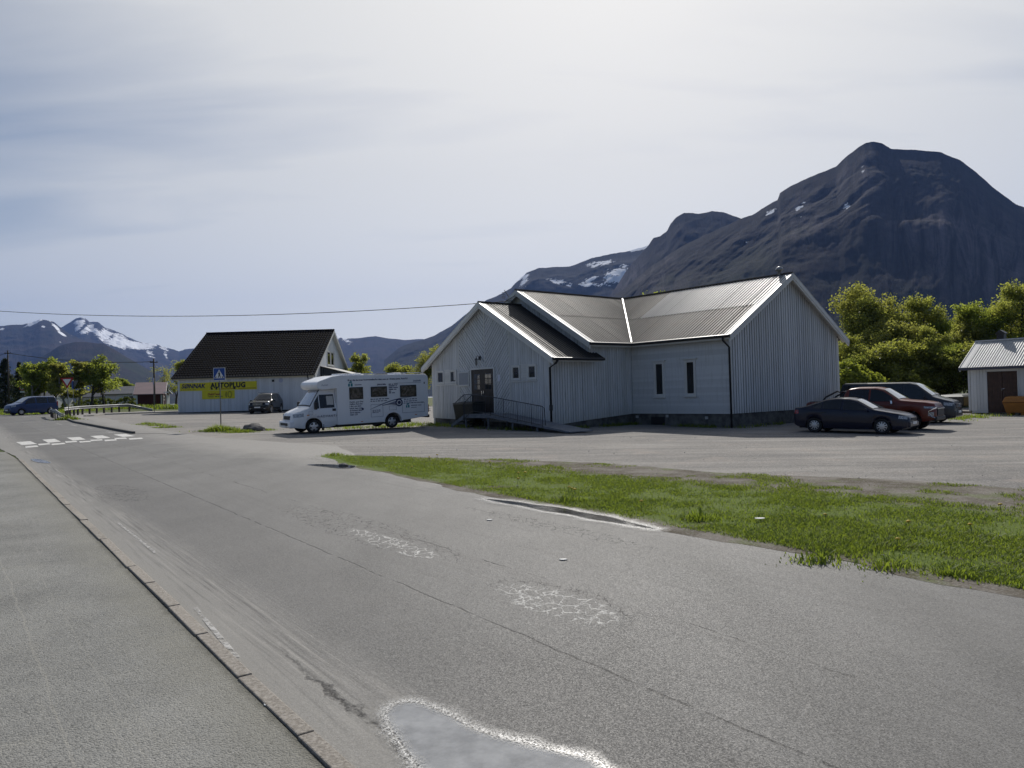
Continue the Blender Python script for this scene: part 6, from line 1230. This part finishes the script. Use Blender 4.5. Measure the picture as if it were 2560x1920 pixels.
def grow(rg, h, spread, levels=4, trunk=.16, lean=.05, up=.6, first=.25, kids=(7, 5, 4), shrink=.55, stems=1):
    """a branching skeleton: list of (path, r0, r1) and the twig ends"""
    segs = []; tips = []
    def branch(p, d, L, r, lev):
        path = [p]; n = 5 if lev < 2 else 3
        for k in range(n):
            d = d + rg.normal(size=3) * (.10 if lev == 0 else .2); d[2] += up * .06 * lev; d /= np.linalg.norm(d); p = p + d * L / n; path.append(p)
        r1 = r * (.35 if lev == 0 else .3); segs.append((path, r, r1))
        if lev >= levels - 1:
            tips.extend(path[1:]); return
        m_ = kids[min(lev, len(kids) - 1)]
        for k in range(m_):
            t = first + (1 - first) * (k + rg.random() * .8) / m_ if lev == 0 else .3 + .7 * (k + rg.random()) / m_
            t = min(t, .999); i = int(t * n); q = path[i] + (path[i + 1] - path[i]) * (t * n - i)
            az = rg.random() * 2 * PI + k * 2.4; el = rg.uniform(.15, .85) if lev == 0 else rg.uniform(-.1, .9)
            dd = np.array([math.cos(az) * math.cos(el), math.sin(az) * math.cos(el), math.sin(el)]); dd = dd * .8 + d * .35; dd /= np.linalg.norm(dd)
            LL = (spread * (1.15 - .6 * t) if lev == 0 else L * shrink) * rg.uniform(.75, 1.15)
            branch(q, dd, LL, max(.006, (r + (r1 - r) * t) * .55), lev + 1)
        tips.extend(path[-2:])
    for s_ in range(stems):
        d = np.array([rg.normal() * lean, rg.normal() * lean, 1.]); 
        if stems > 1: a_ = 2 * PI * s_ / stems; d += np.array([math.cos(a_), math.sin(a_), 0]) * .28
        branch(np.array([rg.normal() * .15 * (stems > 1), rg.normal() * .15 * (stems > 1), -.1]), d / np.linalg.norm(d), h * .82, trunk, 0)
    return segs, np.array(tips)
def tree_proto(seed, h, spread, leafm, bark, per=14, size=.10, clump=.42, trunk=.16, name='broadleaf_tree', thin=1., **kw):
    rg = np.random.default_rng(seed); segs, tips = grow(rg, h, spread, trunk=trunk, **kw)
    big = [s_ for s_ in segs if s_[1] > .012]; mb = MB()
    for path, r0, r1 in big: mb.tube(path, r0, 6 if r0 > .05 else 4, r1, cap=False)
    root = empty(name, (0, 0, 0)); mesh('trunk', mb.v, mb.f, bark, root, True)
    if thin < 1: tips = tips[rg.random(len(tips)) < thin]
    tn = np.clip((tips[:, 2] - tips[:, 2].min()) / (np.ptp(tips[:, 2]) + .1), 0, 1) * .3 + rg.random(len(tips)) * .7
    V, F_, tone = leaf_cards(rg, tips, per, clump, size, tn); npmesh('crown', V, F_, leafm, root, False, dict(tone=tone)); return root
def copy_tree(o):
    c = o.copy(); C.objects.link(c)
    for k in o.children: d = k.copy(); C.objects.link(d); d.parent = c
    return c
used = set()
def plant(proto, x, y, rz=0., s_=1., label=None, cat='tree', group=None, sz=None, z=None):
    o = proto if proto.name not in used else copy_tree(proto); used.add(proto.name); o.location = (x, y, gz(x, y) if z is None else z); o.rotation_euler = (0, 0, rz); o.scale = (s_, s_, sz or s_); return tag(o, label, cat, group)
# trees behind the car park (right)
T1 = tree_proto(1, 10, 3.3, LEAFA, BARK, 12, .10, .62, kids=(19, 6, 4), first=.06, up=1.1); T2 = tree_proto(2, 9, 3.0, LEAFB, BARK, 12, .10, .62, kids=(18, 6, 4), first=.06, up=1.1); T3 = tree_proto(3, 9, 2.9, LEAFC, BARK, 12, .10, .60, kids=(18, 6, 4), first=.06, up=1.0); T4 = tree_proto(4, 6, 2.6, LEAFA, BARK, 6, .12, .55, kids=(9, 6, 5), first=.05, stems=3, trunk=.09)
GRP = 'green trees behind the parked vehicles'
row = [(2168, 800, 62, T2, 'slim ochre green tree right beside the white gable wall'), (2200, 735, 64, T1, 'tall yellow green tree behind the grey van'), (2258, 712, 66, T2, 'tall ochre green tree rising left of the gap in the trees'), (2300, 740, 65, T1, 'rounded green tree at the right of the tall left group'), (2345, 792, 64, T3, 'lower dark green tree beside the gap above the van front'), (2390, 805, 66, T2, 'low ochre tree in the gap between the tree groups'), (2440, 772, 68, T1, 'green tree rising behind the left end of the garage'), (2485, 735, 66, T3, 'dark green tree behind the garage chimney'), (2530, 708, 68, T1, 'tall green tree above the garage roof'), (2585, 720, 68, T2, 'ochre green tree above the garage roof at the frame edge'), (2650, 730, 70, T3, 'green tree beyond the right frame edge')]
for k, (u, vt, Y, pr, lb) in enumerate(row):
    q = P(u, 1030, Y); tp = P(u, vt, Y); g_ = gz(q[0], q[1]); hh = tp[2] - g_; base = {T1.name: 10, T2.name: 9, T3.name: 9}[pr.name.split('.')[0] if pr.name not in (T1.name, T2.name, T3.name) else pr.name]
    plant(pr, q[0], q[1], k * 1.3, hh / base / 1.0, lb, 'tree', GRP)
low = [(2115, 880, 57), (2150, 835, 59), (2190, 870, 57.5), (2220, 800, 60), (2262, 862, 58), (2300, 815, 60), (2345, 850, 58), (2372, 838, 60), (2405, 868, 57)]
lbl = ['feathery young tree in the corner beside the gable', 'taller thicket tree behind the rear of the grey van', 'low bush behind the grey van roof', 'tall slim tree behind the middle of the grey van roof', 'low bush above the grey van windscreen', 'tall thicket tree behind the grey van windscreen', 'bushy tree behind the grey van bonnet', 'thicket tree left of the garage roof edge', 'low bush behind the corner of the garage']
for k, (u, vt, Y) in enumerate(low):
    pr, hb = ((T3, 9), (T1, 10), (T4, 6), (T2, 9), (T4, 6), (T1, 10), (T3, 9), (T2, 9), (T4, 6))[k]; q = P(u, 1030, Y); tp = P(u, vt, Y); s_ = (tp[2] - gz(q[0], q[1])) / hb; plant(pr, q[0], q[1], k * 2.1 + .5, s_ * 1.15, lbl[k], 'tree' if hb > 6 else 'shrub', 'thicket under the trees', sz=s_)
B1 = tree_proto(8, 2.6, 1.3, BUSH, BARK, 16, .10, .35, trunk=.05, kids=(8, 5, 4), first=.02, stems=4, name='bright_shrub', up=1.2)
for k, (u, vt, Y, lb) in enumerate([(2112, 925, 53, 'bright lime shrub in the corner between gable and pickup'), (2150, 932, 53.5, 'bright lime shrub behind the pickup roof')]):
    q = P(u, 1030, Y); tp = P(u, vt, Y); plant(B1, q[0], q[1], k * 2., (tp[2] - gz(q[0], q[1])) / 2.6, lb, 'shrub', 'bright shrubs by the gable')
# small trees seen over the motorhome and behind the ridge
T5 = tree_proto(12, 7, 2.2, LEAFA, BARK, 9, .12, .42, kids=(9, 5, 4), first=.25)
for u, vt, Y, pr, lb in [(902, 882, 88, T5, 'slender young tree above the cab of the motorhome'), (1050, 868, 90, T2, 'round green tree between motorhome roof and the entrance gable'), (1000, 915, 92, T4, 'low green shrub above the motorhome roof'), (1650, 722, 66, T3, 'tree top peeping over the house ridge')]:
    q = P(u, 1025, Y); tp = P(u, vt, Y); hb = {T5: 7, T2: 9, T4: 6, T3: 9}[pr]; plant(pr, q[0], q[1], u * .7, (tp[2] - gz(q[0], q[1])) / hb, lb, 'tree', None)
# birches, spruces and bare trees at the far left
BI = [tree_proto(21, 7, 2.3, LEAFC, BIRCHBARK, 9, .15, .48, kids=(9, 5, 4), first=.22, name='birch_tree'), tree_proto(22, 8, 2.1, LEAFB, BIRCHBARK, 9, .15, .48, kids=(10, 5, 4), first=.22, name='birch_tree'), tree_proto(23, 6.5, 2.6, LEAFC, BARK, 8, .14, .46, kids=(9, 5, 4), first=.3, name='birch_tree', thin=.7)]
BIH = [7, 8, 6.5]
for k, (u, vt, Y, i, sx, lb) in enumerate([(84, 902, 104, 0, 1.15, 'broad birch above the blue car roof'), (112, 900, 106, 0, 1.1, 'birch with full crown right of the spruces'), (140, 905, 104, 2, 1.1, 'birch just left of the give way sign'), (166, 893, 103, 1, 1.1, 'tall birch behind the give way sign'), (196, 888, 104, 1, 1.2, 'tallest birch above the bungalow hedge'), (226, 900, 102, 2, 1.1, 'birch with spreading open crown near the blue crossing sign'), (262, 915, 103, 2, 1.0, 'rightmost birch leaning over the bungalow roof')]):
    q = P(u, 1018, Y); tp = P(u, vt, Y); s_ = (tp[2] - gz(q[0], q[1])) / BIH[i]; o = plant(BI[i], q[0], q[1], k * 1.7, s_ * sx, lb, 'tree', 'birches along the far road', sz=s_)
FARB = BI[2]
for k, (u, vt, Y, lb) in enumerate([(300, 938, 150, 'pale green tree beyond the bungalow roof'), (320, 945, 150, 'small pale tree at the right end of the bungalow roof'), (60, 925, 150, 'pale tree between the spruce and the birches')]):
    q = P(u, 1010, Y); tp = P(u, vt, Y); s_ = (tp[2] - gz(q[0], q[1])) / 6.5; plant(BI[0], q[0], q[1], k, s_ * .9, lb, 'tree', 'trees beyond the bungalow', sz=s_ * .9)
BARE = tree_proto(31, 8, 2.6, LEAFB, BARK, 3, .10, .4, kids=(10, 6, 5), first=.2, thin=.35, trunk=.14); BARE2 = tree_proto(32, 8, 2.4, LEAFA, BARK, 5, .11, .4, kids=(10, 6, 5), first=.2, thin=.6)
for pr, u, vt, Y, lb in ((BARE, 405, 897, 108, 'almost bare dark tree behind the right utility pole'), (BARE2, 440, 885, 108, 'thin leafed tree at the left end of the shop roof')):
    q = P(u, 1018, Y); tp = P(u, vt, Y); plant(pr, q[0], q[1], 1., (tp[2] - gz(q[0], q[1])) / 8, lb, 'tree', None)
def spruce(seed, h, w, name='spruce_tree'):
    rg = np.random.default_rng(seed); root = empty(name, (0, 0, 0)); MB().tube([(0, 0, -.1), (0, 0, h)], .2, 7, .02).build('trunk', BARK, root, True); cs = []; mb = MB()
    nl = int(h * 2.6)
    for i in range(nl):
        z = .6 + (h - .7) * i / nl; R_ = w * (1 - i / nl) ** .8 * rg.uniform(.75, 1.1) + .12
        for k in range(8):
            a_ = rg.random() * 6.28; p0 = np.array([0, 0, z])
            for t in np.linspace(.2, 1, 7): cs.append((math.cos(a_) * R_ * t, math.sin(a_) * R_ * t, z + .12 * t * R_ - .55 * t * t * R_ * .8 + rg.normal() * .05))
    V, F_, tone = leaf_cards(rg, np.array(cs), 7, .24, .12, None, .8); npmesh('crown', V, F_, LEAFD, root, False, dict(tone=tone)); return root
SP = spruce(5, 10, 2.2)
for k, (u, vt, Y, s2, lb) in enumerate([(14, 892, 118, 1.1, 'tall dark spruce behind the left utility pole'), (50, 901, 116, .85, 'narrower dark spruce right of the pole'), (-18, 880, 122, 1.1, 'dark spruce at the left frame edge'), (356, 963, 135, .6, 'small dark spruce behind the red shed')]):
    q = P(u, 1016, Y); tp = P(u, vt, Y); s_ = (tp[2] - gz(q[0], q[1])) / 10; plant(SP, q[0], q[1], k * 1.1, s_ * s2, lb, 'tree', 'dark spruces', sz=s_)
# clipped hedge in front of the bungalow
def bushrow(name, pts, h, w, m, label, cat, seed, per=120, size=.10, kind=None):
    rg = np.random.default_rng(seed); c = []
    for i in range(len(pts) - 1):
        p, q = np.array(pts[i][:2]), np.array(pts[i + 1][:2]); L = np.linalg.norm(q - p)
        for k in range(int(L * 9)):
            w_ = p + (q - p) * rg.random() + rg.normal(size=2) * w * .28; c.append((w_[0], w_[1], gz(*w_) + h * (.08 + .85 * rg.random() ** .8) * (.85 + .3 * float(vnoise(w_[0], w_[1], seed)))))
    V, F_, tone = leaf_cards(rg, np.array(c), per, .28, size); o = npmesh(name, V, F_, m, None, False, dict(tone=tone)); return tag(o, label, cat, kind=kind)
def at(u, v, Y): return P(u, v, Y)
bushrow('hedge', [at(192, 1012, 112), at(230, 1012, 112), at(280, 1013, 111), at(338, 1014, 109)], 1.45, 1.2, HEDGE, 'long dark green hedge in front of the bungalow', 'hedge', 3, 40, .12)
bushrow('undergrowth', [at(60, 1016, 110), at(100, 1015, 108), at(150, 1016, 106), at(190, 1016, 106)], .9, 2.5, HEDGE, None, None, 5, 22, .12, 'stuff')
# grass: single blades, thinner towards the gravel
def blades(name, pts, h, m, seed, wid=.006, seg=True, tall=None, label=None):
    rg = np.random.default_rng(seed); n = len(pts); hh = h * (.45 + .9 * rg.random(n)) if np.isscalar(h) else h * (.5 + .8 * rg.random(n))
    a_ = rg.random(n) * 2 * PI; d = np.stack([np.cos(a_), np.sin(a_)], 1); ln = hh * rg.uniform(.3, 1.5, n); z = np.array([GA * p[1] + GB * p[0] for p in pts]); w = wid * (.7 + .7 * rg.random(n)); pd = np.stack([-d[:, 1], d[:, 0]], 1); pts = np.asarray(pts)
    V = np.zeros((n, 5, 3)); V[:, 0, :2] = pts - pd * w[:, None]; V[:, 1, :2] = pts + pd * w[:, None]; V[:, 2, :2] = pts + d * (ln * .35)[:, None] + pd * (w * .8)[:, None]; V[:, 3, :2] = pts + d * (ln * .35)[:, None] - pd * (w * .8)[:, None]; V[:, 4, :2] = pts + d * ln[:, None]
    V[:, 0, 2] = V[:, 1, 2] = z - .005; V[:, 2, 2] = V[:, 3, 2] = z + hh * .62; V[:, 4, 2] = z + hh * .95
    b5 = np.arange(n)[:, None] * 5; F1 = np.concatenate([b5 + np.array([0, 1, 2]), b5 + np.array([0, 2, 3]), b5 + np.array([3, 2, 4])]); tone = np.repeat(np.clip(rg.random(n) * .7 + .5 * (fbm(pts[:, 0] * .8, pts[:, 1] * .8, seed, 3) - .2), 0, 1), 5)
    o = npmesh(name, V.reshape(-1, 3), F1, m, None, False, dict(tone=tone)); return tag(o, label, kind='stuff')
GRASS = m_leaf((.085, .160, .018), (.215, .270, .040), .55); DRY = m_leaf((.16, .14, .06), (.25, .22, .11), .3)
def inpoly(p, poly):
    x, y = p[:, 0], p[:, 1]; r_ = np.zeros(len(p), bool); j = len(poly) - 1
    for i in range(len(poly)):
        xi, yi, xj, yj = *poly[i][:2], *poly[j][:2]; c_ = ((yi > y) != (yj > y)) & (x < (xj - xi) * (y - yi) / (yj - yi + 1e-12) + xi); r_ ^= c_; j = i
    return r_
vpoly = [(-6.0, 24.3), (-4.9, 24.4), (-2.5, 23.2), (0, 22.2), (2.5, 20.7), (4.9, 18.4), (7.8, 16.6), (12, 13.2), (15, 10.6), (12, 1.5), tuple(road(8.85, 0)), tuple(road(8.75, 8)), tuple(road(8.8, 14)), tuple(road(9.25, 20.5))]
rg = np.random.default_rng(9); N = 1500000; pt = np.stack([rg.uniform(-6.5, 13.5, N), rg.uniform(3, 24.6, N)], 1); pt = pt[inpoly(pt, vpoly)]
qv = pt @ RQ; dens = np.zeros(len(pt))
up = np.interp(pt[:, 0], [-6, -2.5, 2, 4.9, 7, 10], [24.2, 22.6, 18.1, 15.4, 13.4, 10.6])     # the thinner gravelly strip lies beyond this line
beyond = np.clip((pt[:, 1] - up + 1.2 * (fbm(pt[:, 0] * .7, pt[:, 1] * .7, 4, 4) - .5)) / .9, 0, 1); patch = fbm(pt[:, 0] * 1.1, pt[:, 1] * 1.1, 6, 5, .6)
dens = np.clip((patch - .34) * 5, .10, 1) * (1 - beyond) + np.clip((patch - .545) * 7, 0, .75) * beyond
edge = np.clip((qv - 8.50 - .35 * (fbm(pt[:, 0] * 2.2, pt[:, 1] * 2.2, 8, 3) - .3)) / .35, 0, 1); near_ = np.clip(10 / np.hypot(pt[:, 0], pt[:, 1]), .35, 1)
keep = rg.random(len(pt)) < dens * edge * near_ * .95; pt = pt[keep]
hgt = .026 + .036 * fbm(pt[:, 0] * .9, pt[:, 1] * .9, 12, 3) + .030 * np.clip(1 - (pt @ RP - 4) / 9, 0, 1) * vnoise(pt[:, 0] * 2, pt[:, 1] * 2, 5)
blades('grass', pt, hgt, GRASS, 1, .0050, label='short green grass growing on the verge')
sel = rg.random(len(pt)) < .09; blades('dry_grass', pt[sel] + .01, hgt[sel] * .8, DRY, 2, .004, label='dry straw among the verge grass')
def tuft_pts(c, r_, n, rg_): a_ = rg_.random(n) * 6.283; d = r_ * rg_.random(n) ** .6; return np.stack([c[0] + d * np.cos(a_), c[1] + d * np.sin(a_)], 1)
# tufts that stand out singly
def tuft(c, r_, n, h, label, seed, m=None, wid=.008):
    rg_ = np.random.default_rng(seed); p = np.array(c[:2]) + rg_.normal(size=(n, 2)) * r_ * np.array([.55, .38]); dd = np.hypot(*((p - np.array(c[:2])) / r_).T); o = blades('grass_tuft', p, h * np.clip(1.15 - dd * .75, .25, 1.1) * (.6 + .7 * vnoise(p[:, 0] * 4 / r_, p[:, 1] * 4 / r_, seed)), m or GRASS, seed, wid); return tag(o, label)
tuft(G(552, 1078), 1.0, 900, .34, 'rough grass round the foot of the crossing sign pole', 41, wid=.015); tuft(G(600, 1081), .9, 420, .20, 'low grass between the sign pole and the boulder', 42, wid=.014); tuft(G(660, 1076), .7, 260, .12, 'thin grass at the right of the boulder', 43, wid=.012)
tuft(G(170, 1050), .9, 500, .4, 'grass clump at the foot of the give way sign', 44, wid=.025)
for k, (u, v, lb) in enumerate([(370, 1061, 'left part of a thin grass line in the gravel lot'), (395, 1064, 'middle of a thin grass line in the gravel lot'), (420, 1069, 'right end of a thin grass line in the gravel lot')]): tuft(G(u, v), .8, 260, .16, lb, 60 + k, wid=.015)
for k, (u, v, h_, lb) in enumerate([(2050, 1405, .13, 'long bladed grass tuft on the verge edge left of the dandelions'), (2220, 1420, .12, 'big grass tuft on the near verge edge'), (2400, 1440, .12, 'grass tuft near the right end of the verge edge'), (1420, 1255, .16, 'dark weed clump with yellow flowers in mid verge'), (1750, 1300, .15, 'weed clump at the verge edge past the long puddle'), (835, 1139, .12, 'isolated grass tuft at the left tip of the verge')]): tuft(G(u, v), .42 if k < 5 else .4, 230, h_, lb, 50 + k)
# grass along the walls and beside the motorhome
def strip(pts, w, dens, h, seed, wid=.012):
    rg_ = np.random.default_rng(seed); o = []
    for i in range(len(pts) - 1):
        p, q = np.array(pts[i][:2], float), np.array(pts[i + 1][:2], float); n = int(np.linalg.norm(q - p) * dens * w); t_ = rg_.random((n, 1)); o.append(p + (q - p) * t_ + rg_.normal(size=(n, 2)) * w * .3)
    o = np.concatenate(o); return o[fbm(o[:, 0], o[:, 1], seed, 3) > .42]
hp = lambda x, y: np.array((hm @ Vector((x, y, 0)))[:2])
ws = np.concatenate([strip([hp(0, -.35), hp(10.2, -.35)], .5, 160, .1, 1), strip([hp(-.3, 0), hp(-.3, 5.8)], .6, 200, .1, 2), strip([hp(-.3, 5.8), hp(-5.6, 5.6)], .6, 200, .1, 3), strip([hp(-6.8, 6.4), hp(-7.0, 17)], 1.6, 90, .1, 4), strip([G(850, 1072), G(1000, 1066), G(1080, 1062)], 2.2, 80, .1, 5), strip([G(2380, 1052), G(2440, 1043), G(2500, 1040)], 1.4, 120, .1, 6)])
blades('wall_grass', ws, .16, GRASS, 7, .012, label='ragged grass along the foot of the house walls')
ls = np.stack([rg.uniform(-105, -48, 60000), rg.uniform(76.8, 104, 60000)], 1); ls = ls[(ls[:, 0] + 48) * -.6 + 76.5 < ls[:, 1] + 12]; lz = blades('lawn_grass', ls[:26000], .12, GRASS, 11, .05, label='mown lawn beside the far road')
lz.data.transform(Matrix.Identity(4))
rs_ = strip([at(341, 1014, 95), at(400, 1016, 93), at(440, 1018, 90)], 3, 60, .3, 8); blades('tall_grass', rs_, .5, GRASS, 12, .04, label='tall grass in front of the red shed')
# dandelions
DY = mat('dandelion_yellow', color=(.55, .36, .01), rough=.7); STEM = mat('dandelion_stem', color=(.10, .14, .04), rough=.7)
dl0 = None; rgd = random.Random(4)
dpx = [(1075, 1153, 'left of a pair of dandelions at the thin end of the verge'), (1093, 1151, 'right of a pair of dandelions at the thin end of the verge'), (1030, 1180, 'dandelion close to the road edge near the verge tip'), (1228, 1170, 'single dandelion halfway along the back of the verge'), (1298, 1195, 'leftmost dandelion above the dark weed clump'), (1312, 1198, 'dandelion beside the leftmost one above the weed clump'), (1295, 1214, 'dandelion lowest of the small group in mid verge'), (1420, 1232, 'dandelion at the left of the clump by the long puddle'), (1432, 1237, 'dandelion in the centre of the clump by the long puddle'), (1438, 1243, 'dandelion at the lower right of the clump by the puddle'), (1600, 1272, 'dandelion above the right end of the long puddle'), (2052, 1305, 'large dandelion in the middle of the broad grass'), (2264, 1327, 'dandelion right of the large one in broad grass'), (2412, 1332, 'dandelion near the right frame edge in broad grass'), (2228, 1371, 'dandelion nearest to the road edge of the verge'), (2490, 1283, 'dandelion farthest right at the back of the grass')]
for u, v, lb in dpx:
    q = G(u, v); h_ = .12
    if dl0 is None:
        dl0 = empty('dandelion', (0, 0, 0)); MB().tube([(0, 0, 0), (.01, 0, .06), (0, 0, .12)], .004, 4).build('stem', STEM, dl0); MB().lathe([(0, .118), (.024, .120), (.026, .128), (.012, .138), (0, .139)], 9, (0, 0, 0), 'Z').build('flower', DY, dl0, True); o = dl0
    else: o = copy_tree(dl0)
    o.location = (q[0], q[1] - .15, gz(q[0], q[1]) ); o.rotation_euler = (rgd.uniform(-.2, .2), rgd.uniform(-.2, .2), rgd.random() * 6); s_ = rgd.uniform(1.1, 1.5); o.scale = (s_, s_, s_); tag(o, lb, 'dandelion', 'dandelions in the verge')
# boulder
def boulder(name, c, r_, seed, m, label, sq=(1, .7, .55)):
    bm = bmesh.new(); bmesh.ops.create_icosphere(bm, subdivisions=3, radius=1)
    for v in bm.verts:
        n = float(fbm(v.co.x * 1.3 + 5 + seed, v.co.y * 1.3 + v.co.z * 1.7, seed, 4)); v.co *= .7 + .55 * n; v.co = Vector((v.co.x * r_ * sq[0], v.co.y * r_ * sq[1], v.co.z * r_ * sq[2]))
    me = bpy.data.meshes.new(name); bm.to_mesh(me); bm.free(); me.materials.append(m); o = link(bpy.data.objects.new(name, me)); o.location = (c[0], c[1], gz(c[0], c[1]) + r_ * .12); return tag(o, label, 'boulder')
ROCKM = mat('grey_boulder', lambda b: dict(color=b.mix(b.map(b.noise(b.obj(), 4, 5, .7), .4, .65), (.07, .068, .065), (.22, .205, .19)), rough=.9, normal=b.bump(b.noise(b.obj(), 12, 4, .7), .7, .03)))
boulder('boulder', G(634, 1077), .62, 3, ROCKM, 'grey boulder lying right of the crossing sign')
boulder('boulder', G(858, 1166), .15, 6, ROCKM, 'small pale stone lying in the puddle at the verge tip', (1, .8, .5))
# loose stones on the lot and along the verge
rg = np.random.default_rng(77); n = 5200; pp = []
sp = np.concatenate([np.stack([rg.uniform(-8, 26, 2400), rg.uniform(13, 33, 2400)], 1), pt[rg.integers(0, len(pt), 1200)] + rg.normal(size=(1200, 2)) * .3, np.stack([rg.uniform(-30, 0, 700), rg.uniform(38, 66, 700)], 1)])
qs = sp @ RQ; sp = sp[qs > 8.6]; sp = sp[::3]; n = len(sp); r_ = .008 + .020 * rg.random(n) ** 3; octv = np.array([(1, 0, 0), (0, 1, 0), (-1, 0, 0), (0, -1, 0), (0, 0, .7), (0, 0, -.4)]); octf = np.array([(0, 1, 4), (1, 2, 4), (2, 3, 4), (3, 0, 4), (1, 0, 5), (2, 1, 5), (3, 2, 5), (0, 3, 5)])
V = octv[None] * r_[:, None, None] * rg.uniform(.6, 1.3, (n, 6, 1)); V[:, :, :2] += sp[:, None]; V[:, :, 2] += (GA * sp[:, 1] + GB * sp[:, 0] + .006 + r_ * .2)[:, None]
F_ = (np.arange(n)[:, None, None] * 6 + octf[None]).reshape(-1, 3)
tag(npmesh('gravel_stones', V.reshape(-1, 3), F_, mat('loose_stone', lambda b: dict(color=b.mix(b.voro(b.pos(), 9, out='Distance'), (.30, .28, .26), (.60, .58, .55)), rough=.85)), None), kind='stuff')
# bits of litter and specks on the asphalt
LIT = mat('pale_litter', color=(.72, .72, .70), rough=.7)
for k, (u, v, s_, lb) in enumerate([(672, 1768, .035, 'white scrap of litter on the pavement by the kerb'), (1224, 1302, .05, 'pale flat pebble on the road near the long puddle'), (1408, 1402, .05, 'pale fleck on the road between the cracked patches'), (1900, 1306, .08, 'white paper scrap lying in the grass')]):
    q = G(u, v); a_ = np.linspace(0, 2 * PI, 9)[:-1]; MBo = MB().prism([(q[0] + s_ * (1 + .3 * math.sin(3 * t)) * math.cos(t), q[1] + s_ * .6 * math.sin(t), gz(q[0], q[1]) + (.014 if k < 3 else .06)) for t in a_], (0, 0, .008)); tag(MBo.build('litter_scrap', LIT), lb, 'litter')
# ------------------------------------------------------------------ air
hz = MB().box(-16000, 16000, -15000, 16000, -40, 2200).build('haze', bpy.data.materials.new('haze_air')); tag(hz, kind='stuff')
hm_ = hz.data.materials[0]; hm_.use_nodes = True; hn = hm_.node_tree; hn.nodes.clear()
pv = hn.nodes.new('ShaderNodeVolumePrincipled'); ou = hn.nodes.new('ShaderNodeOutputMaterial'); hn.links.new(pv.outputs[0], ou.inputs['Volume'])
pv.inputs['Color'].default_value = (.28, .46, 1, 1); pv.inputs['Density'].default_value = 3.7e-5; pv.inputs['Anisotropy'].default_value = .1
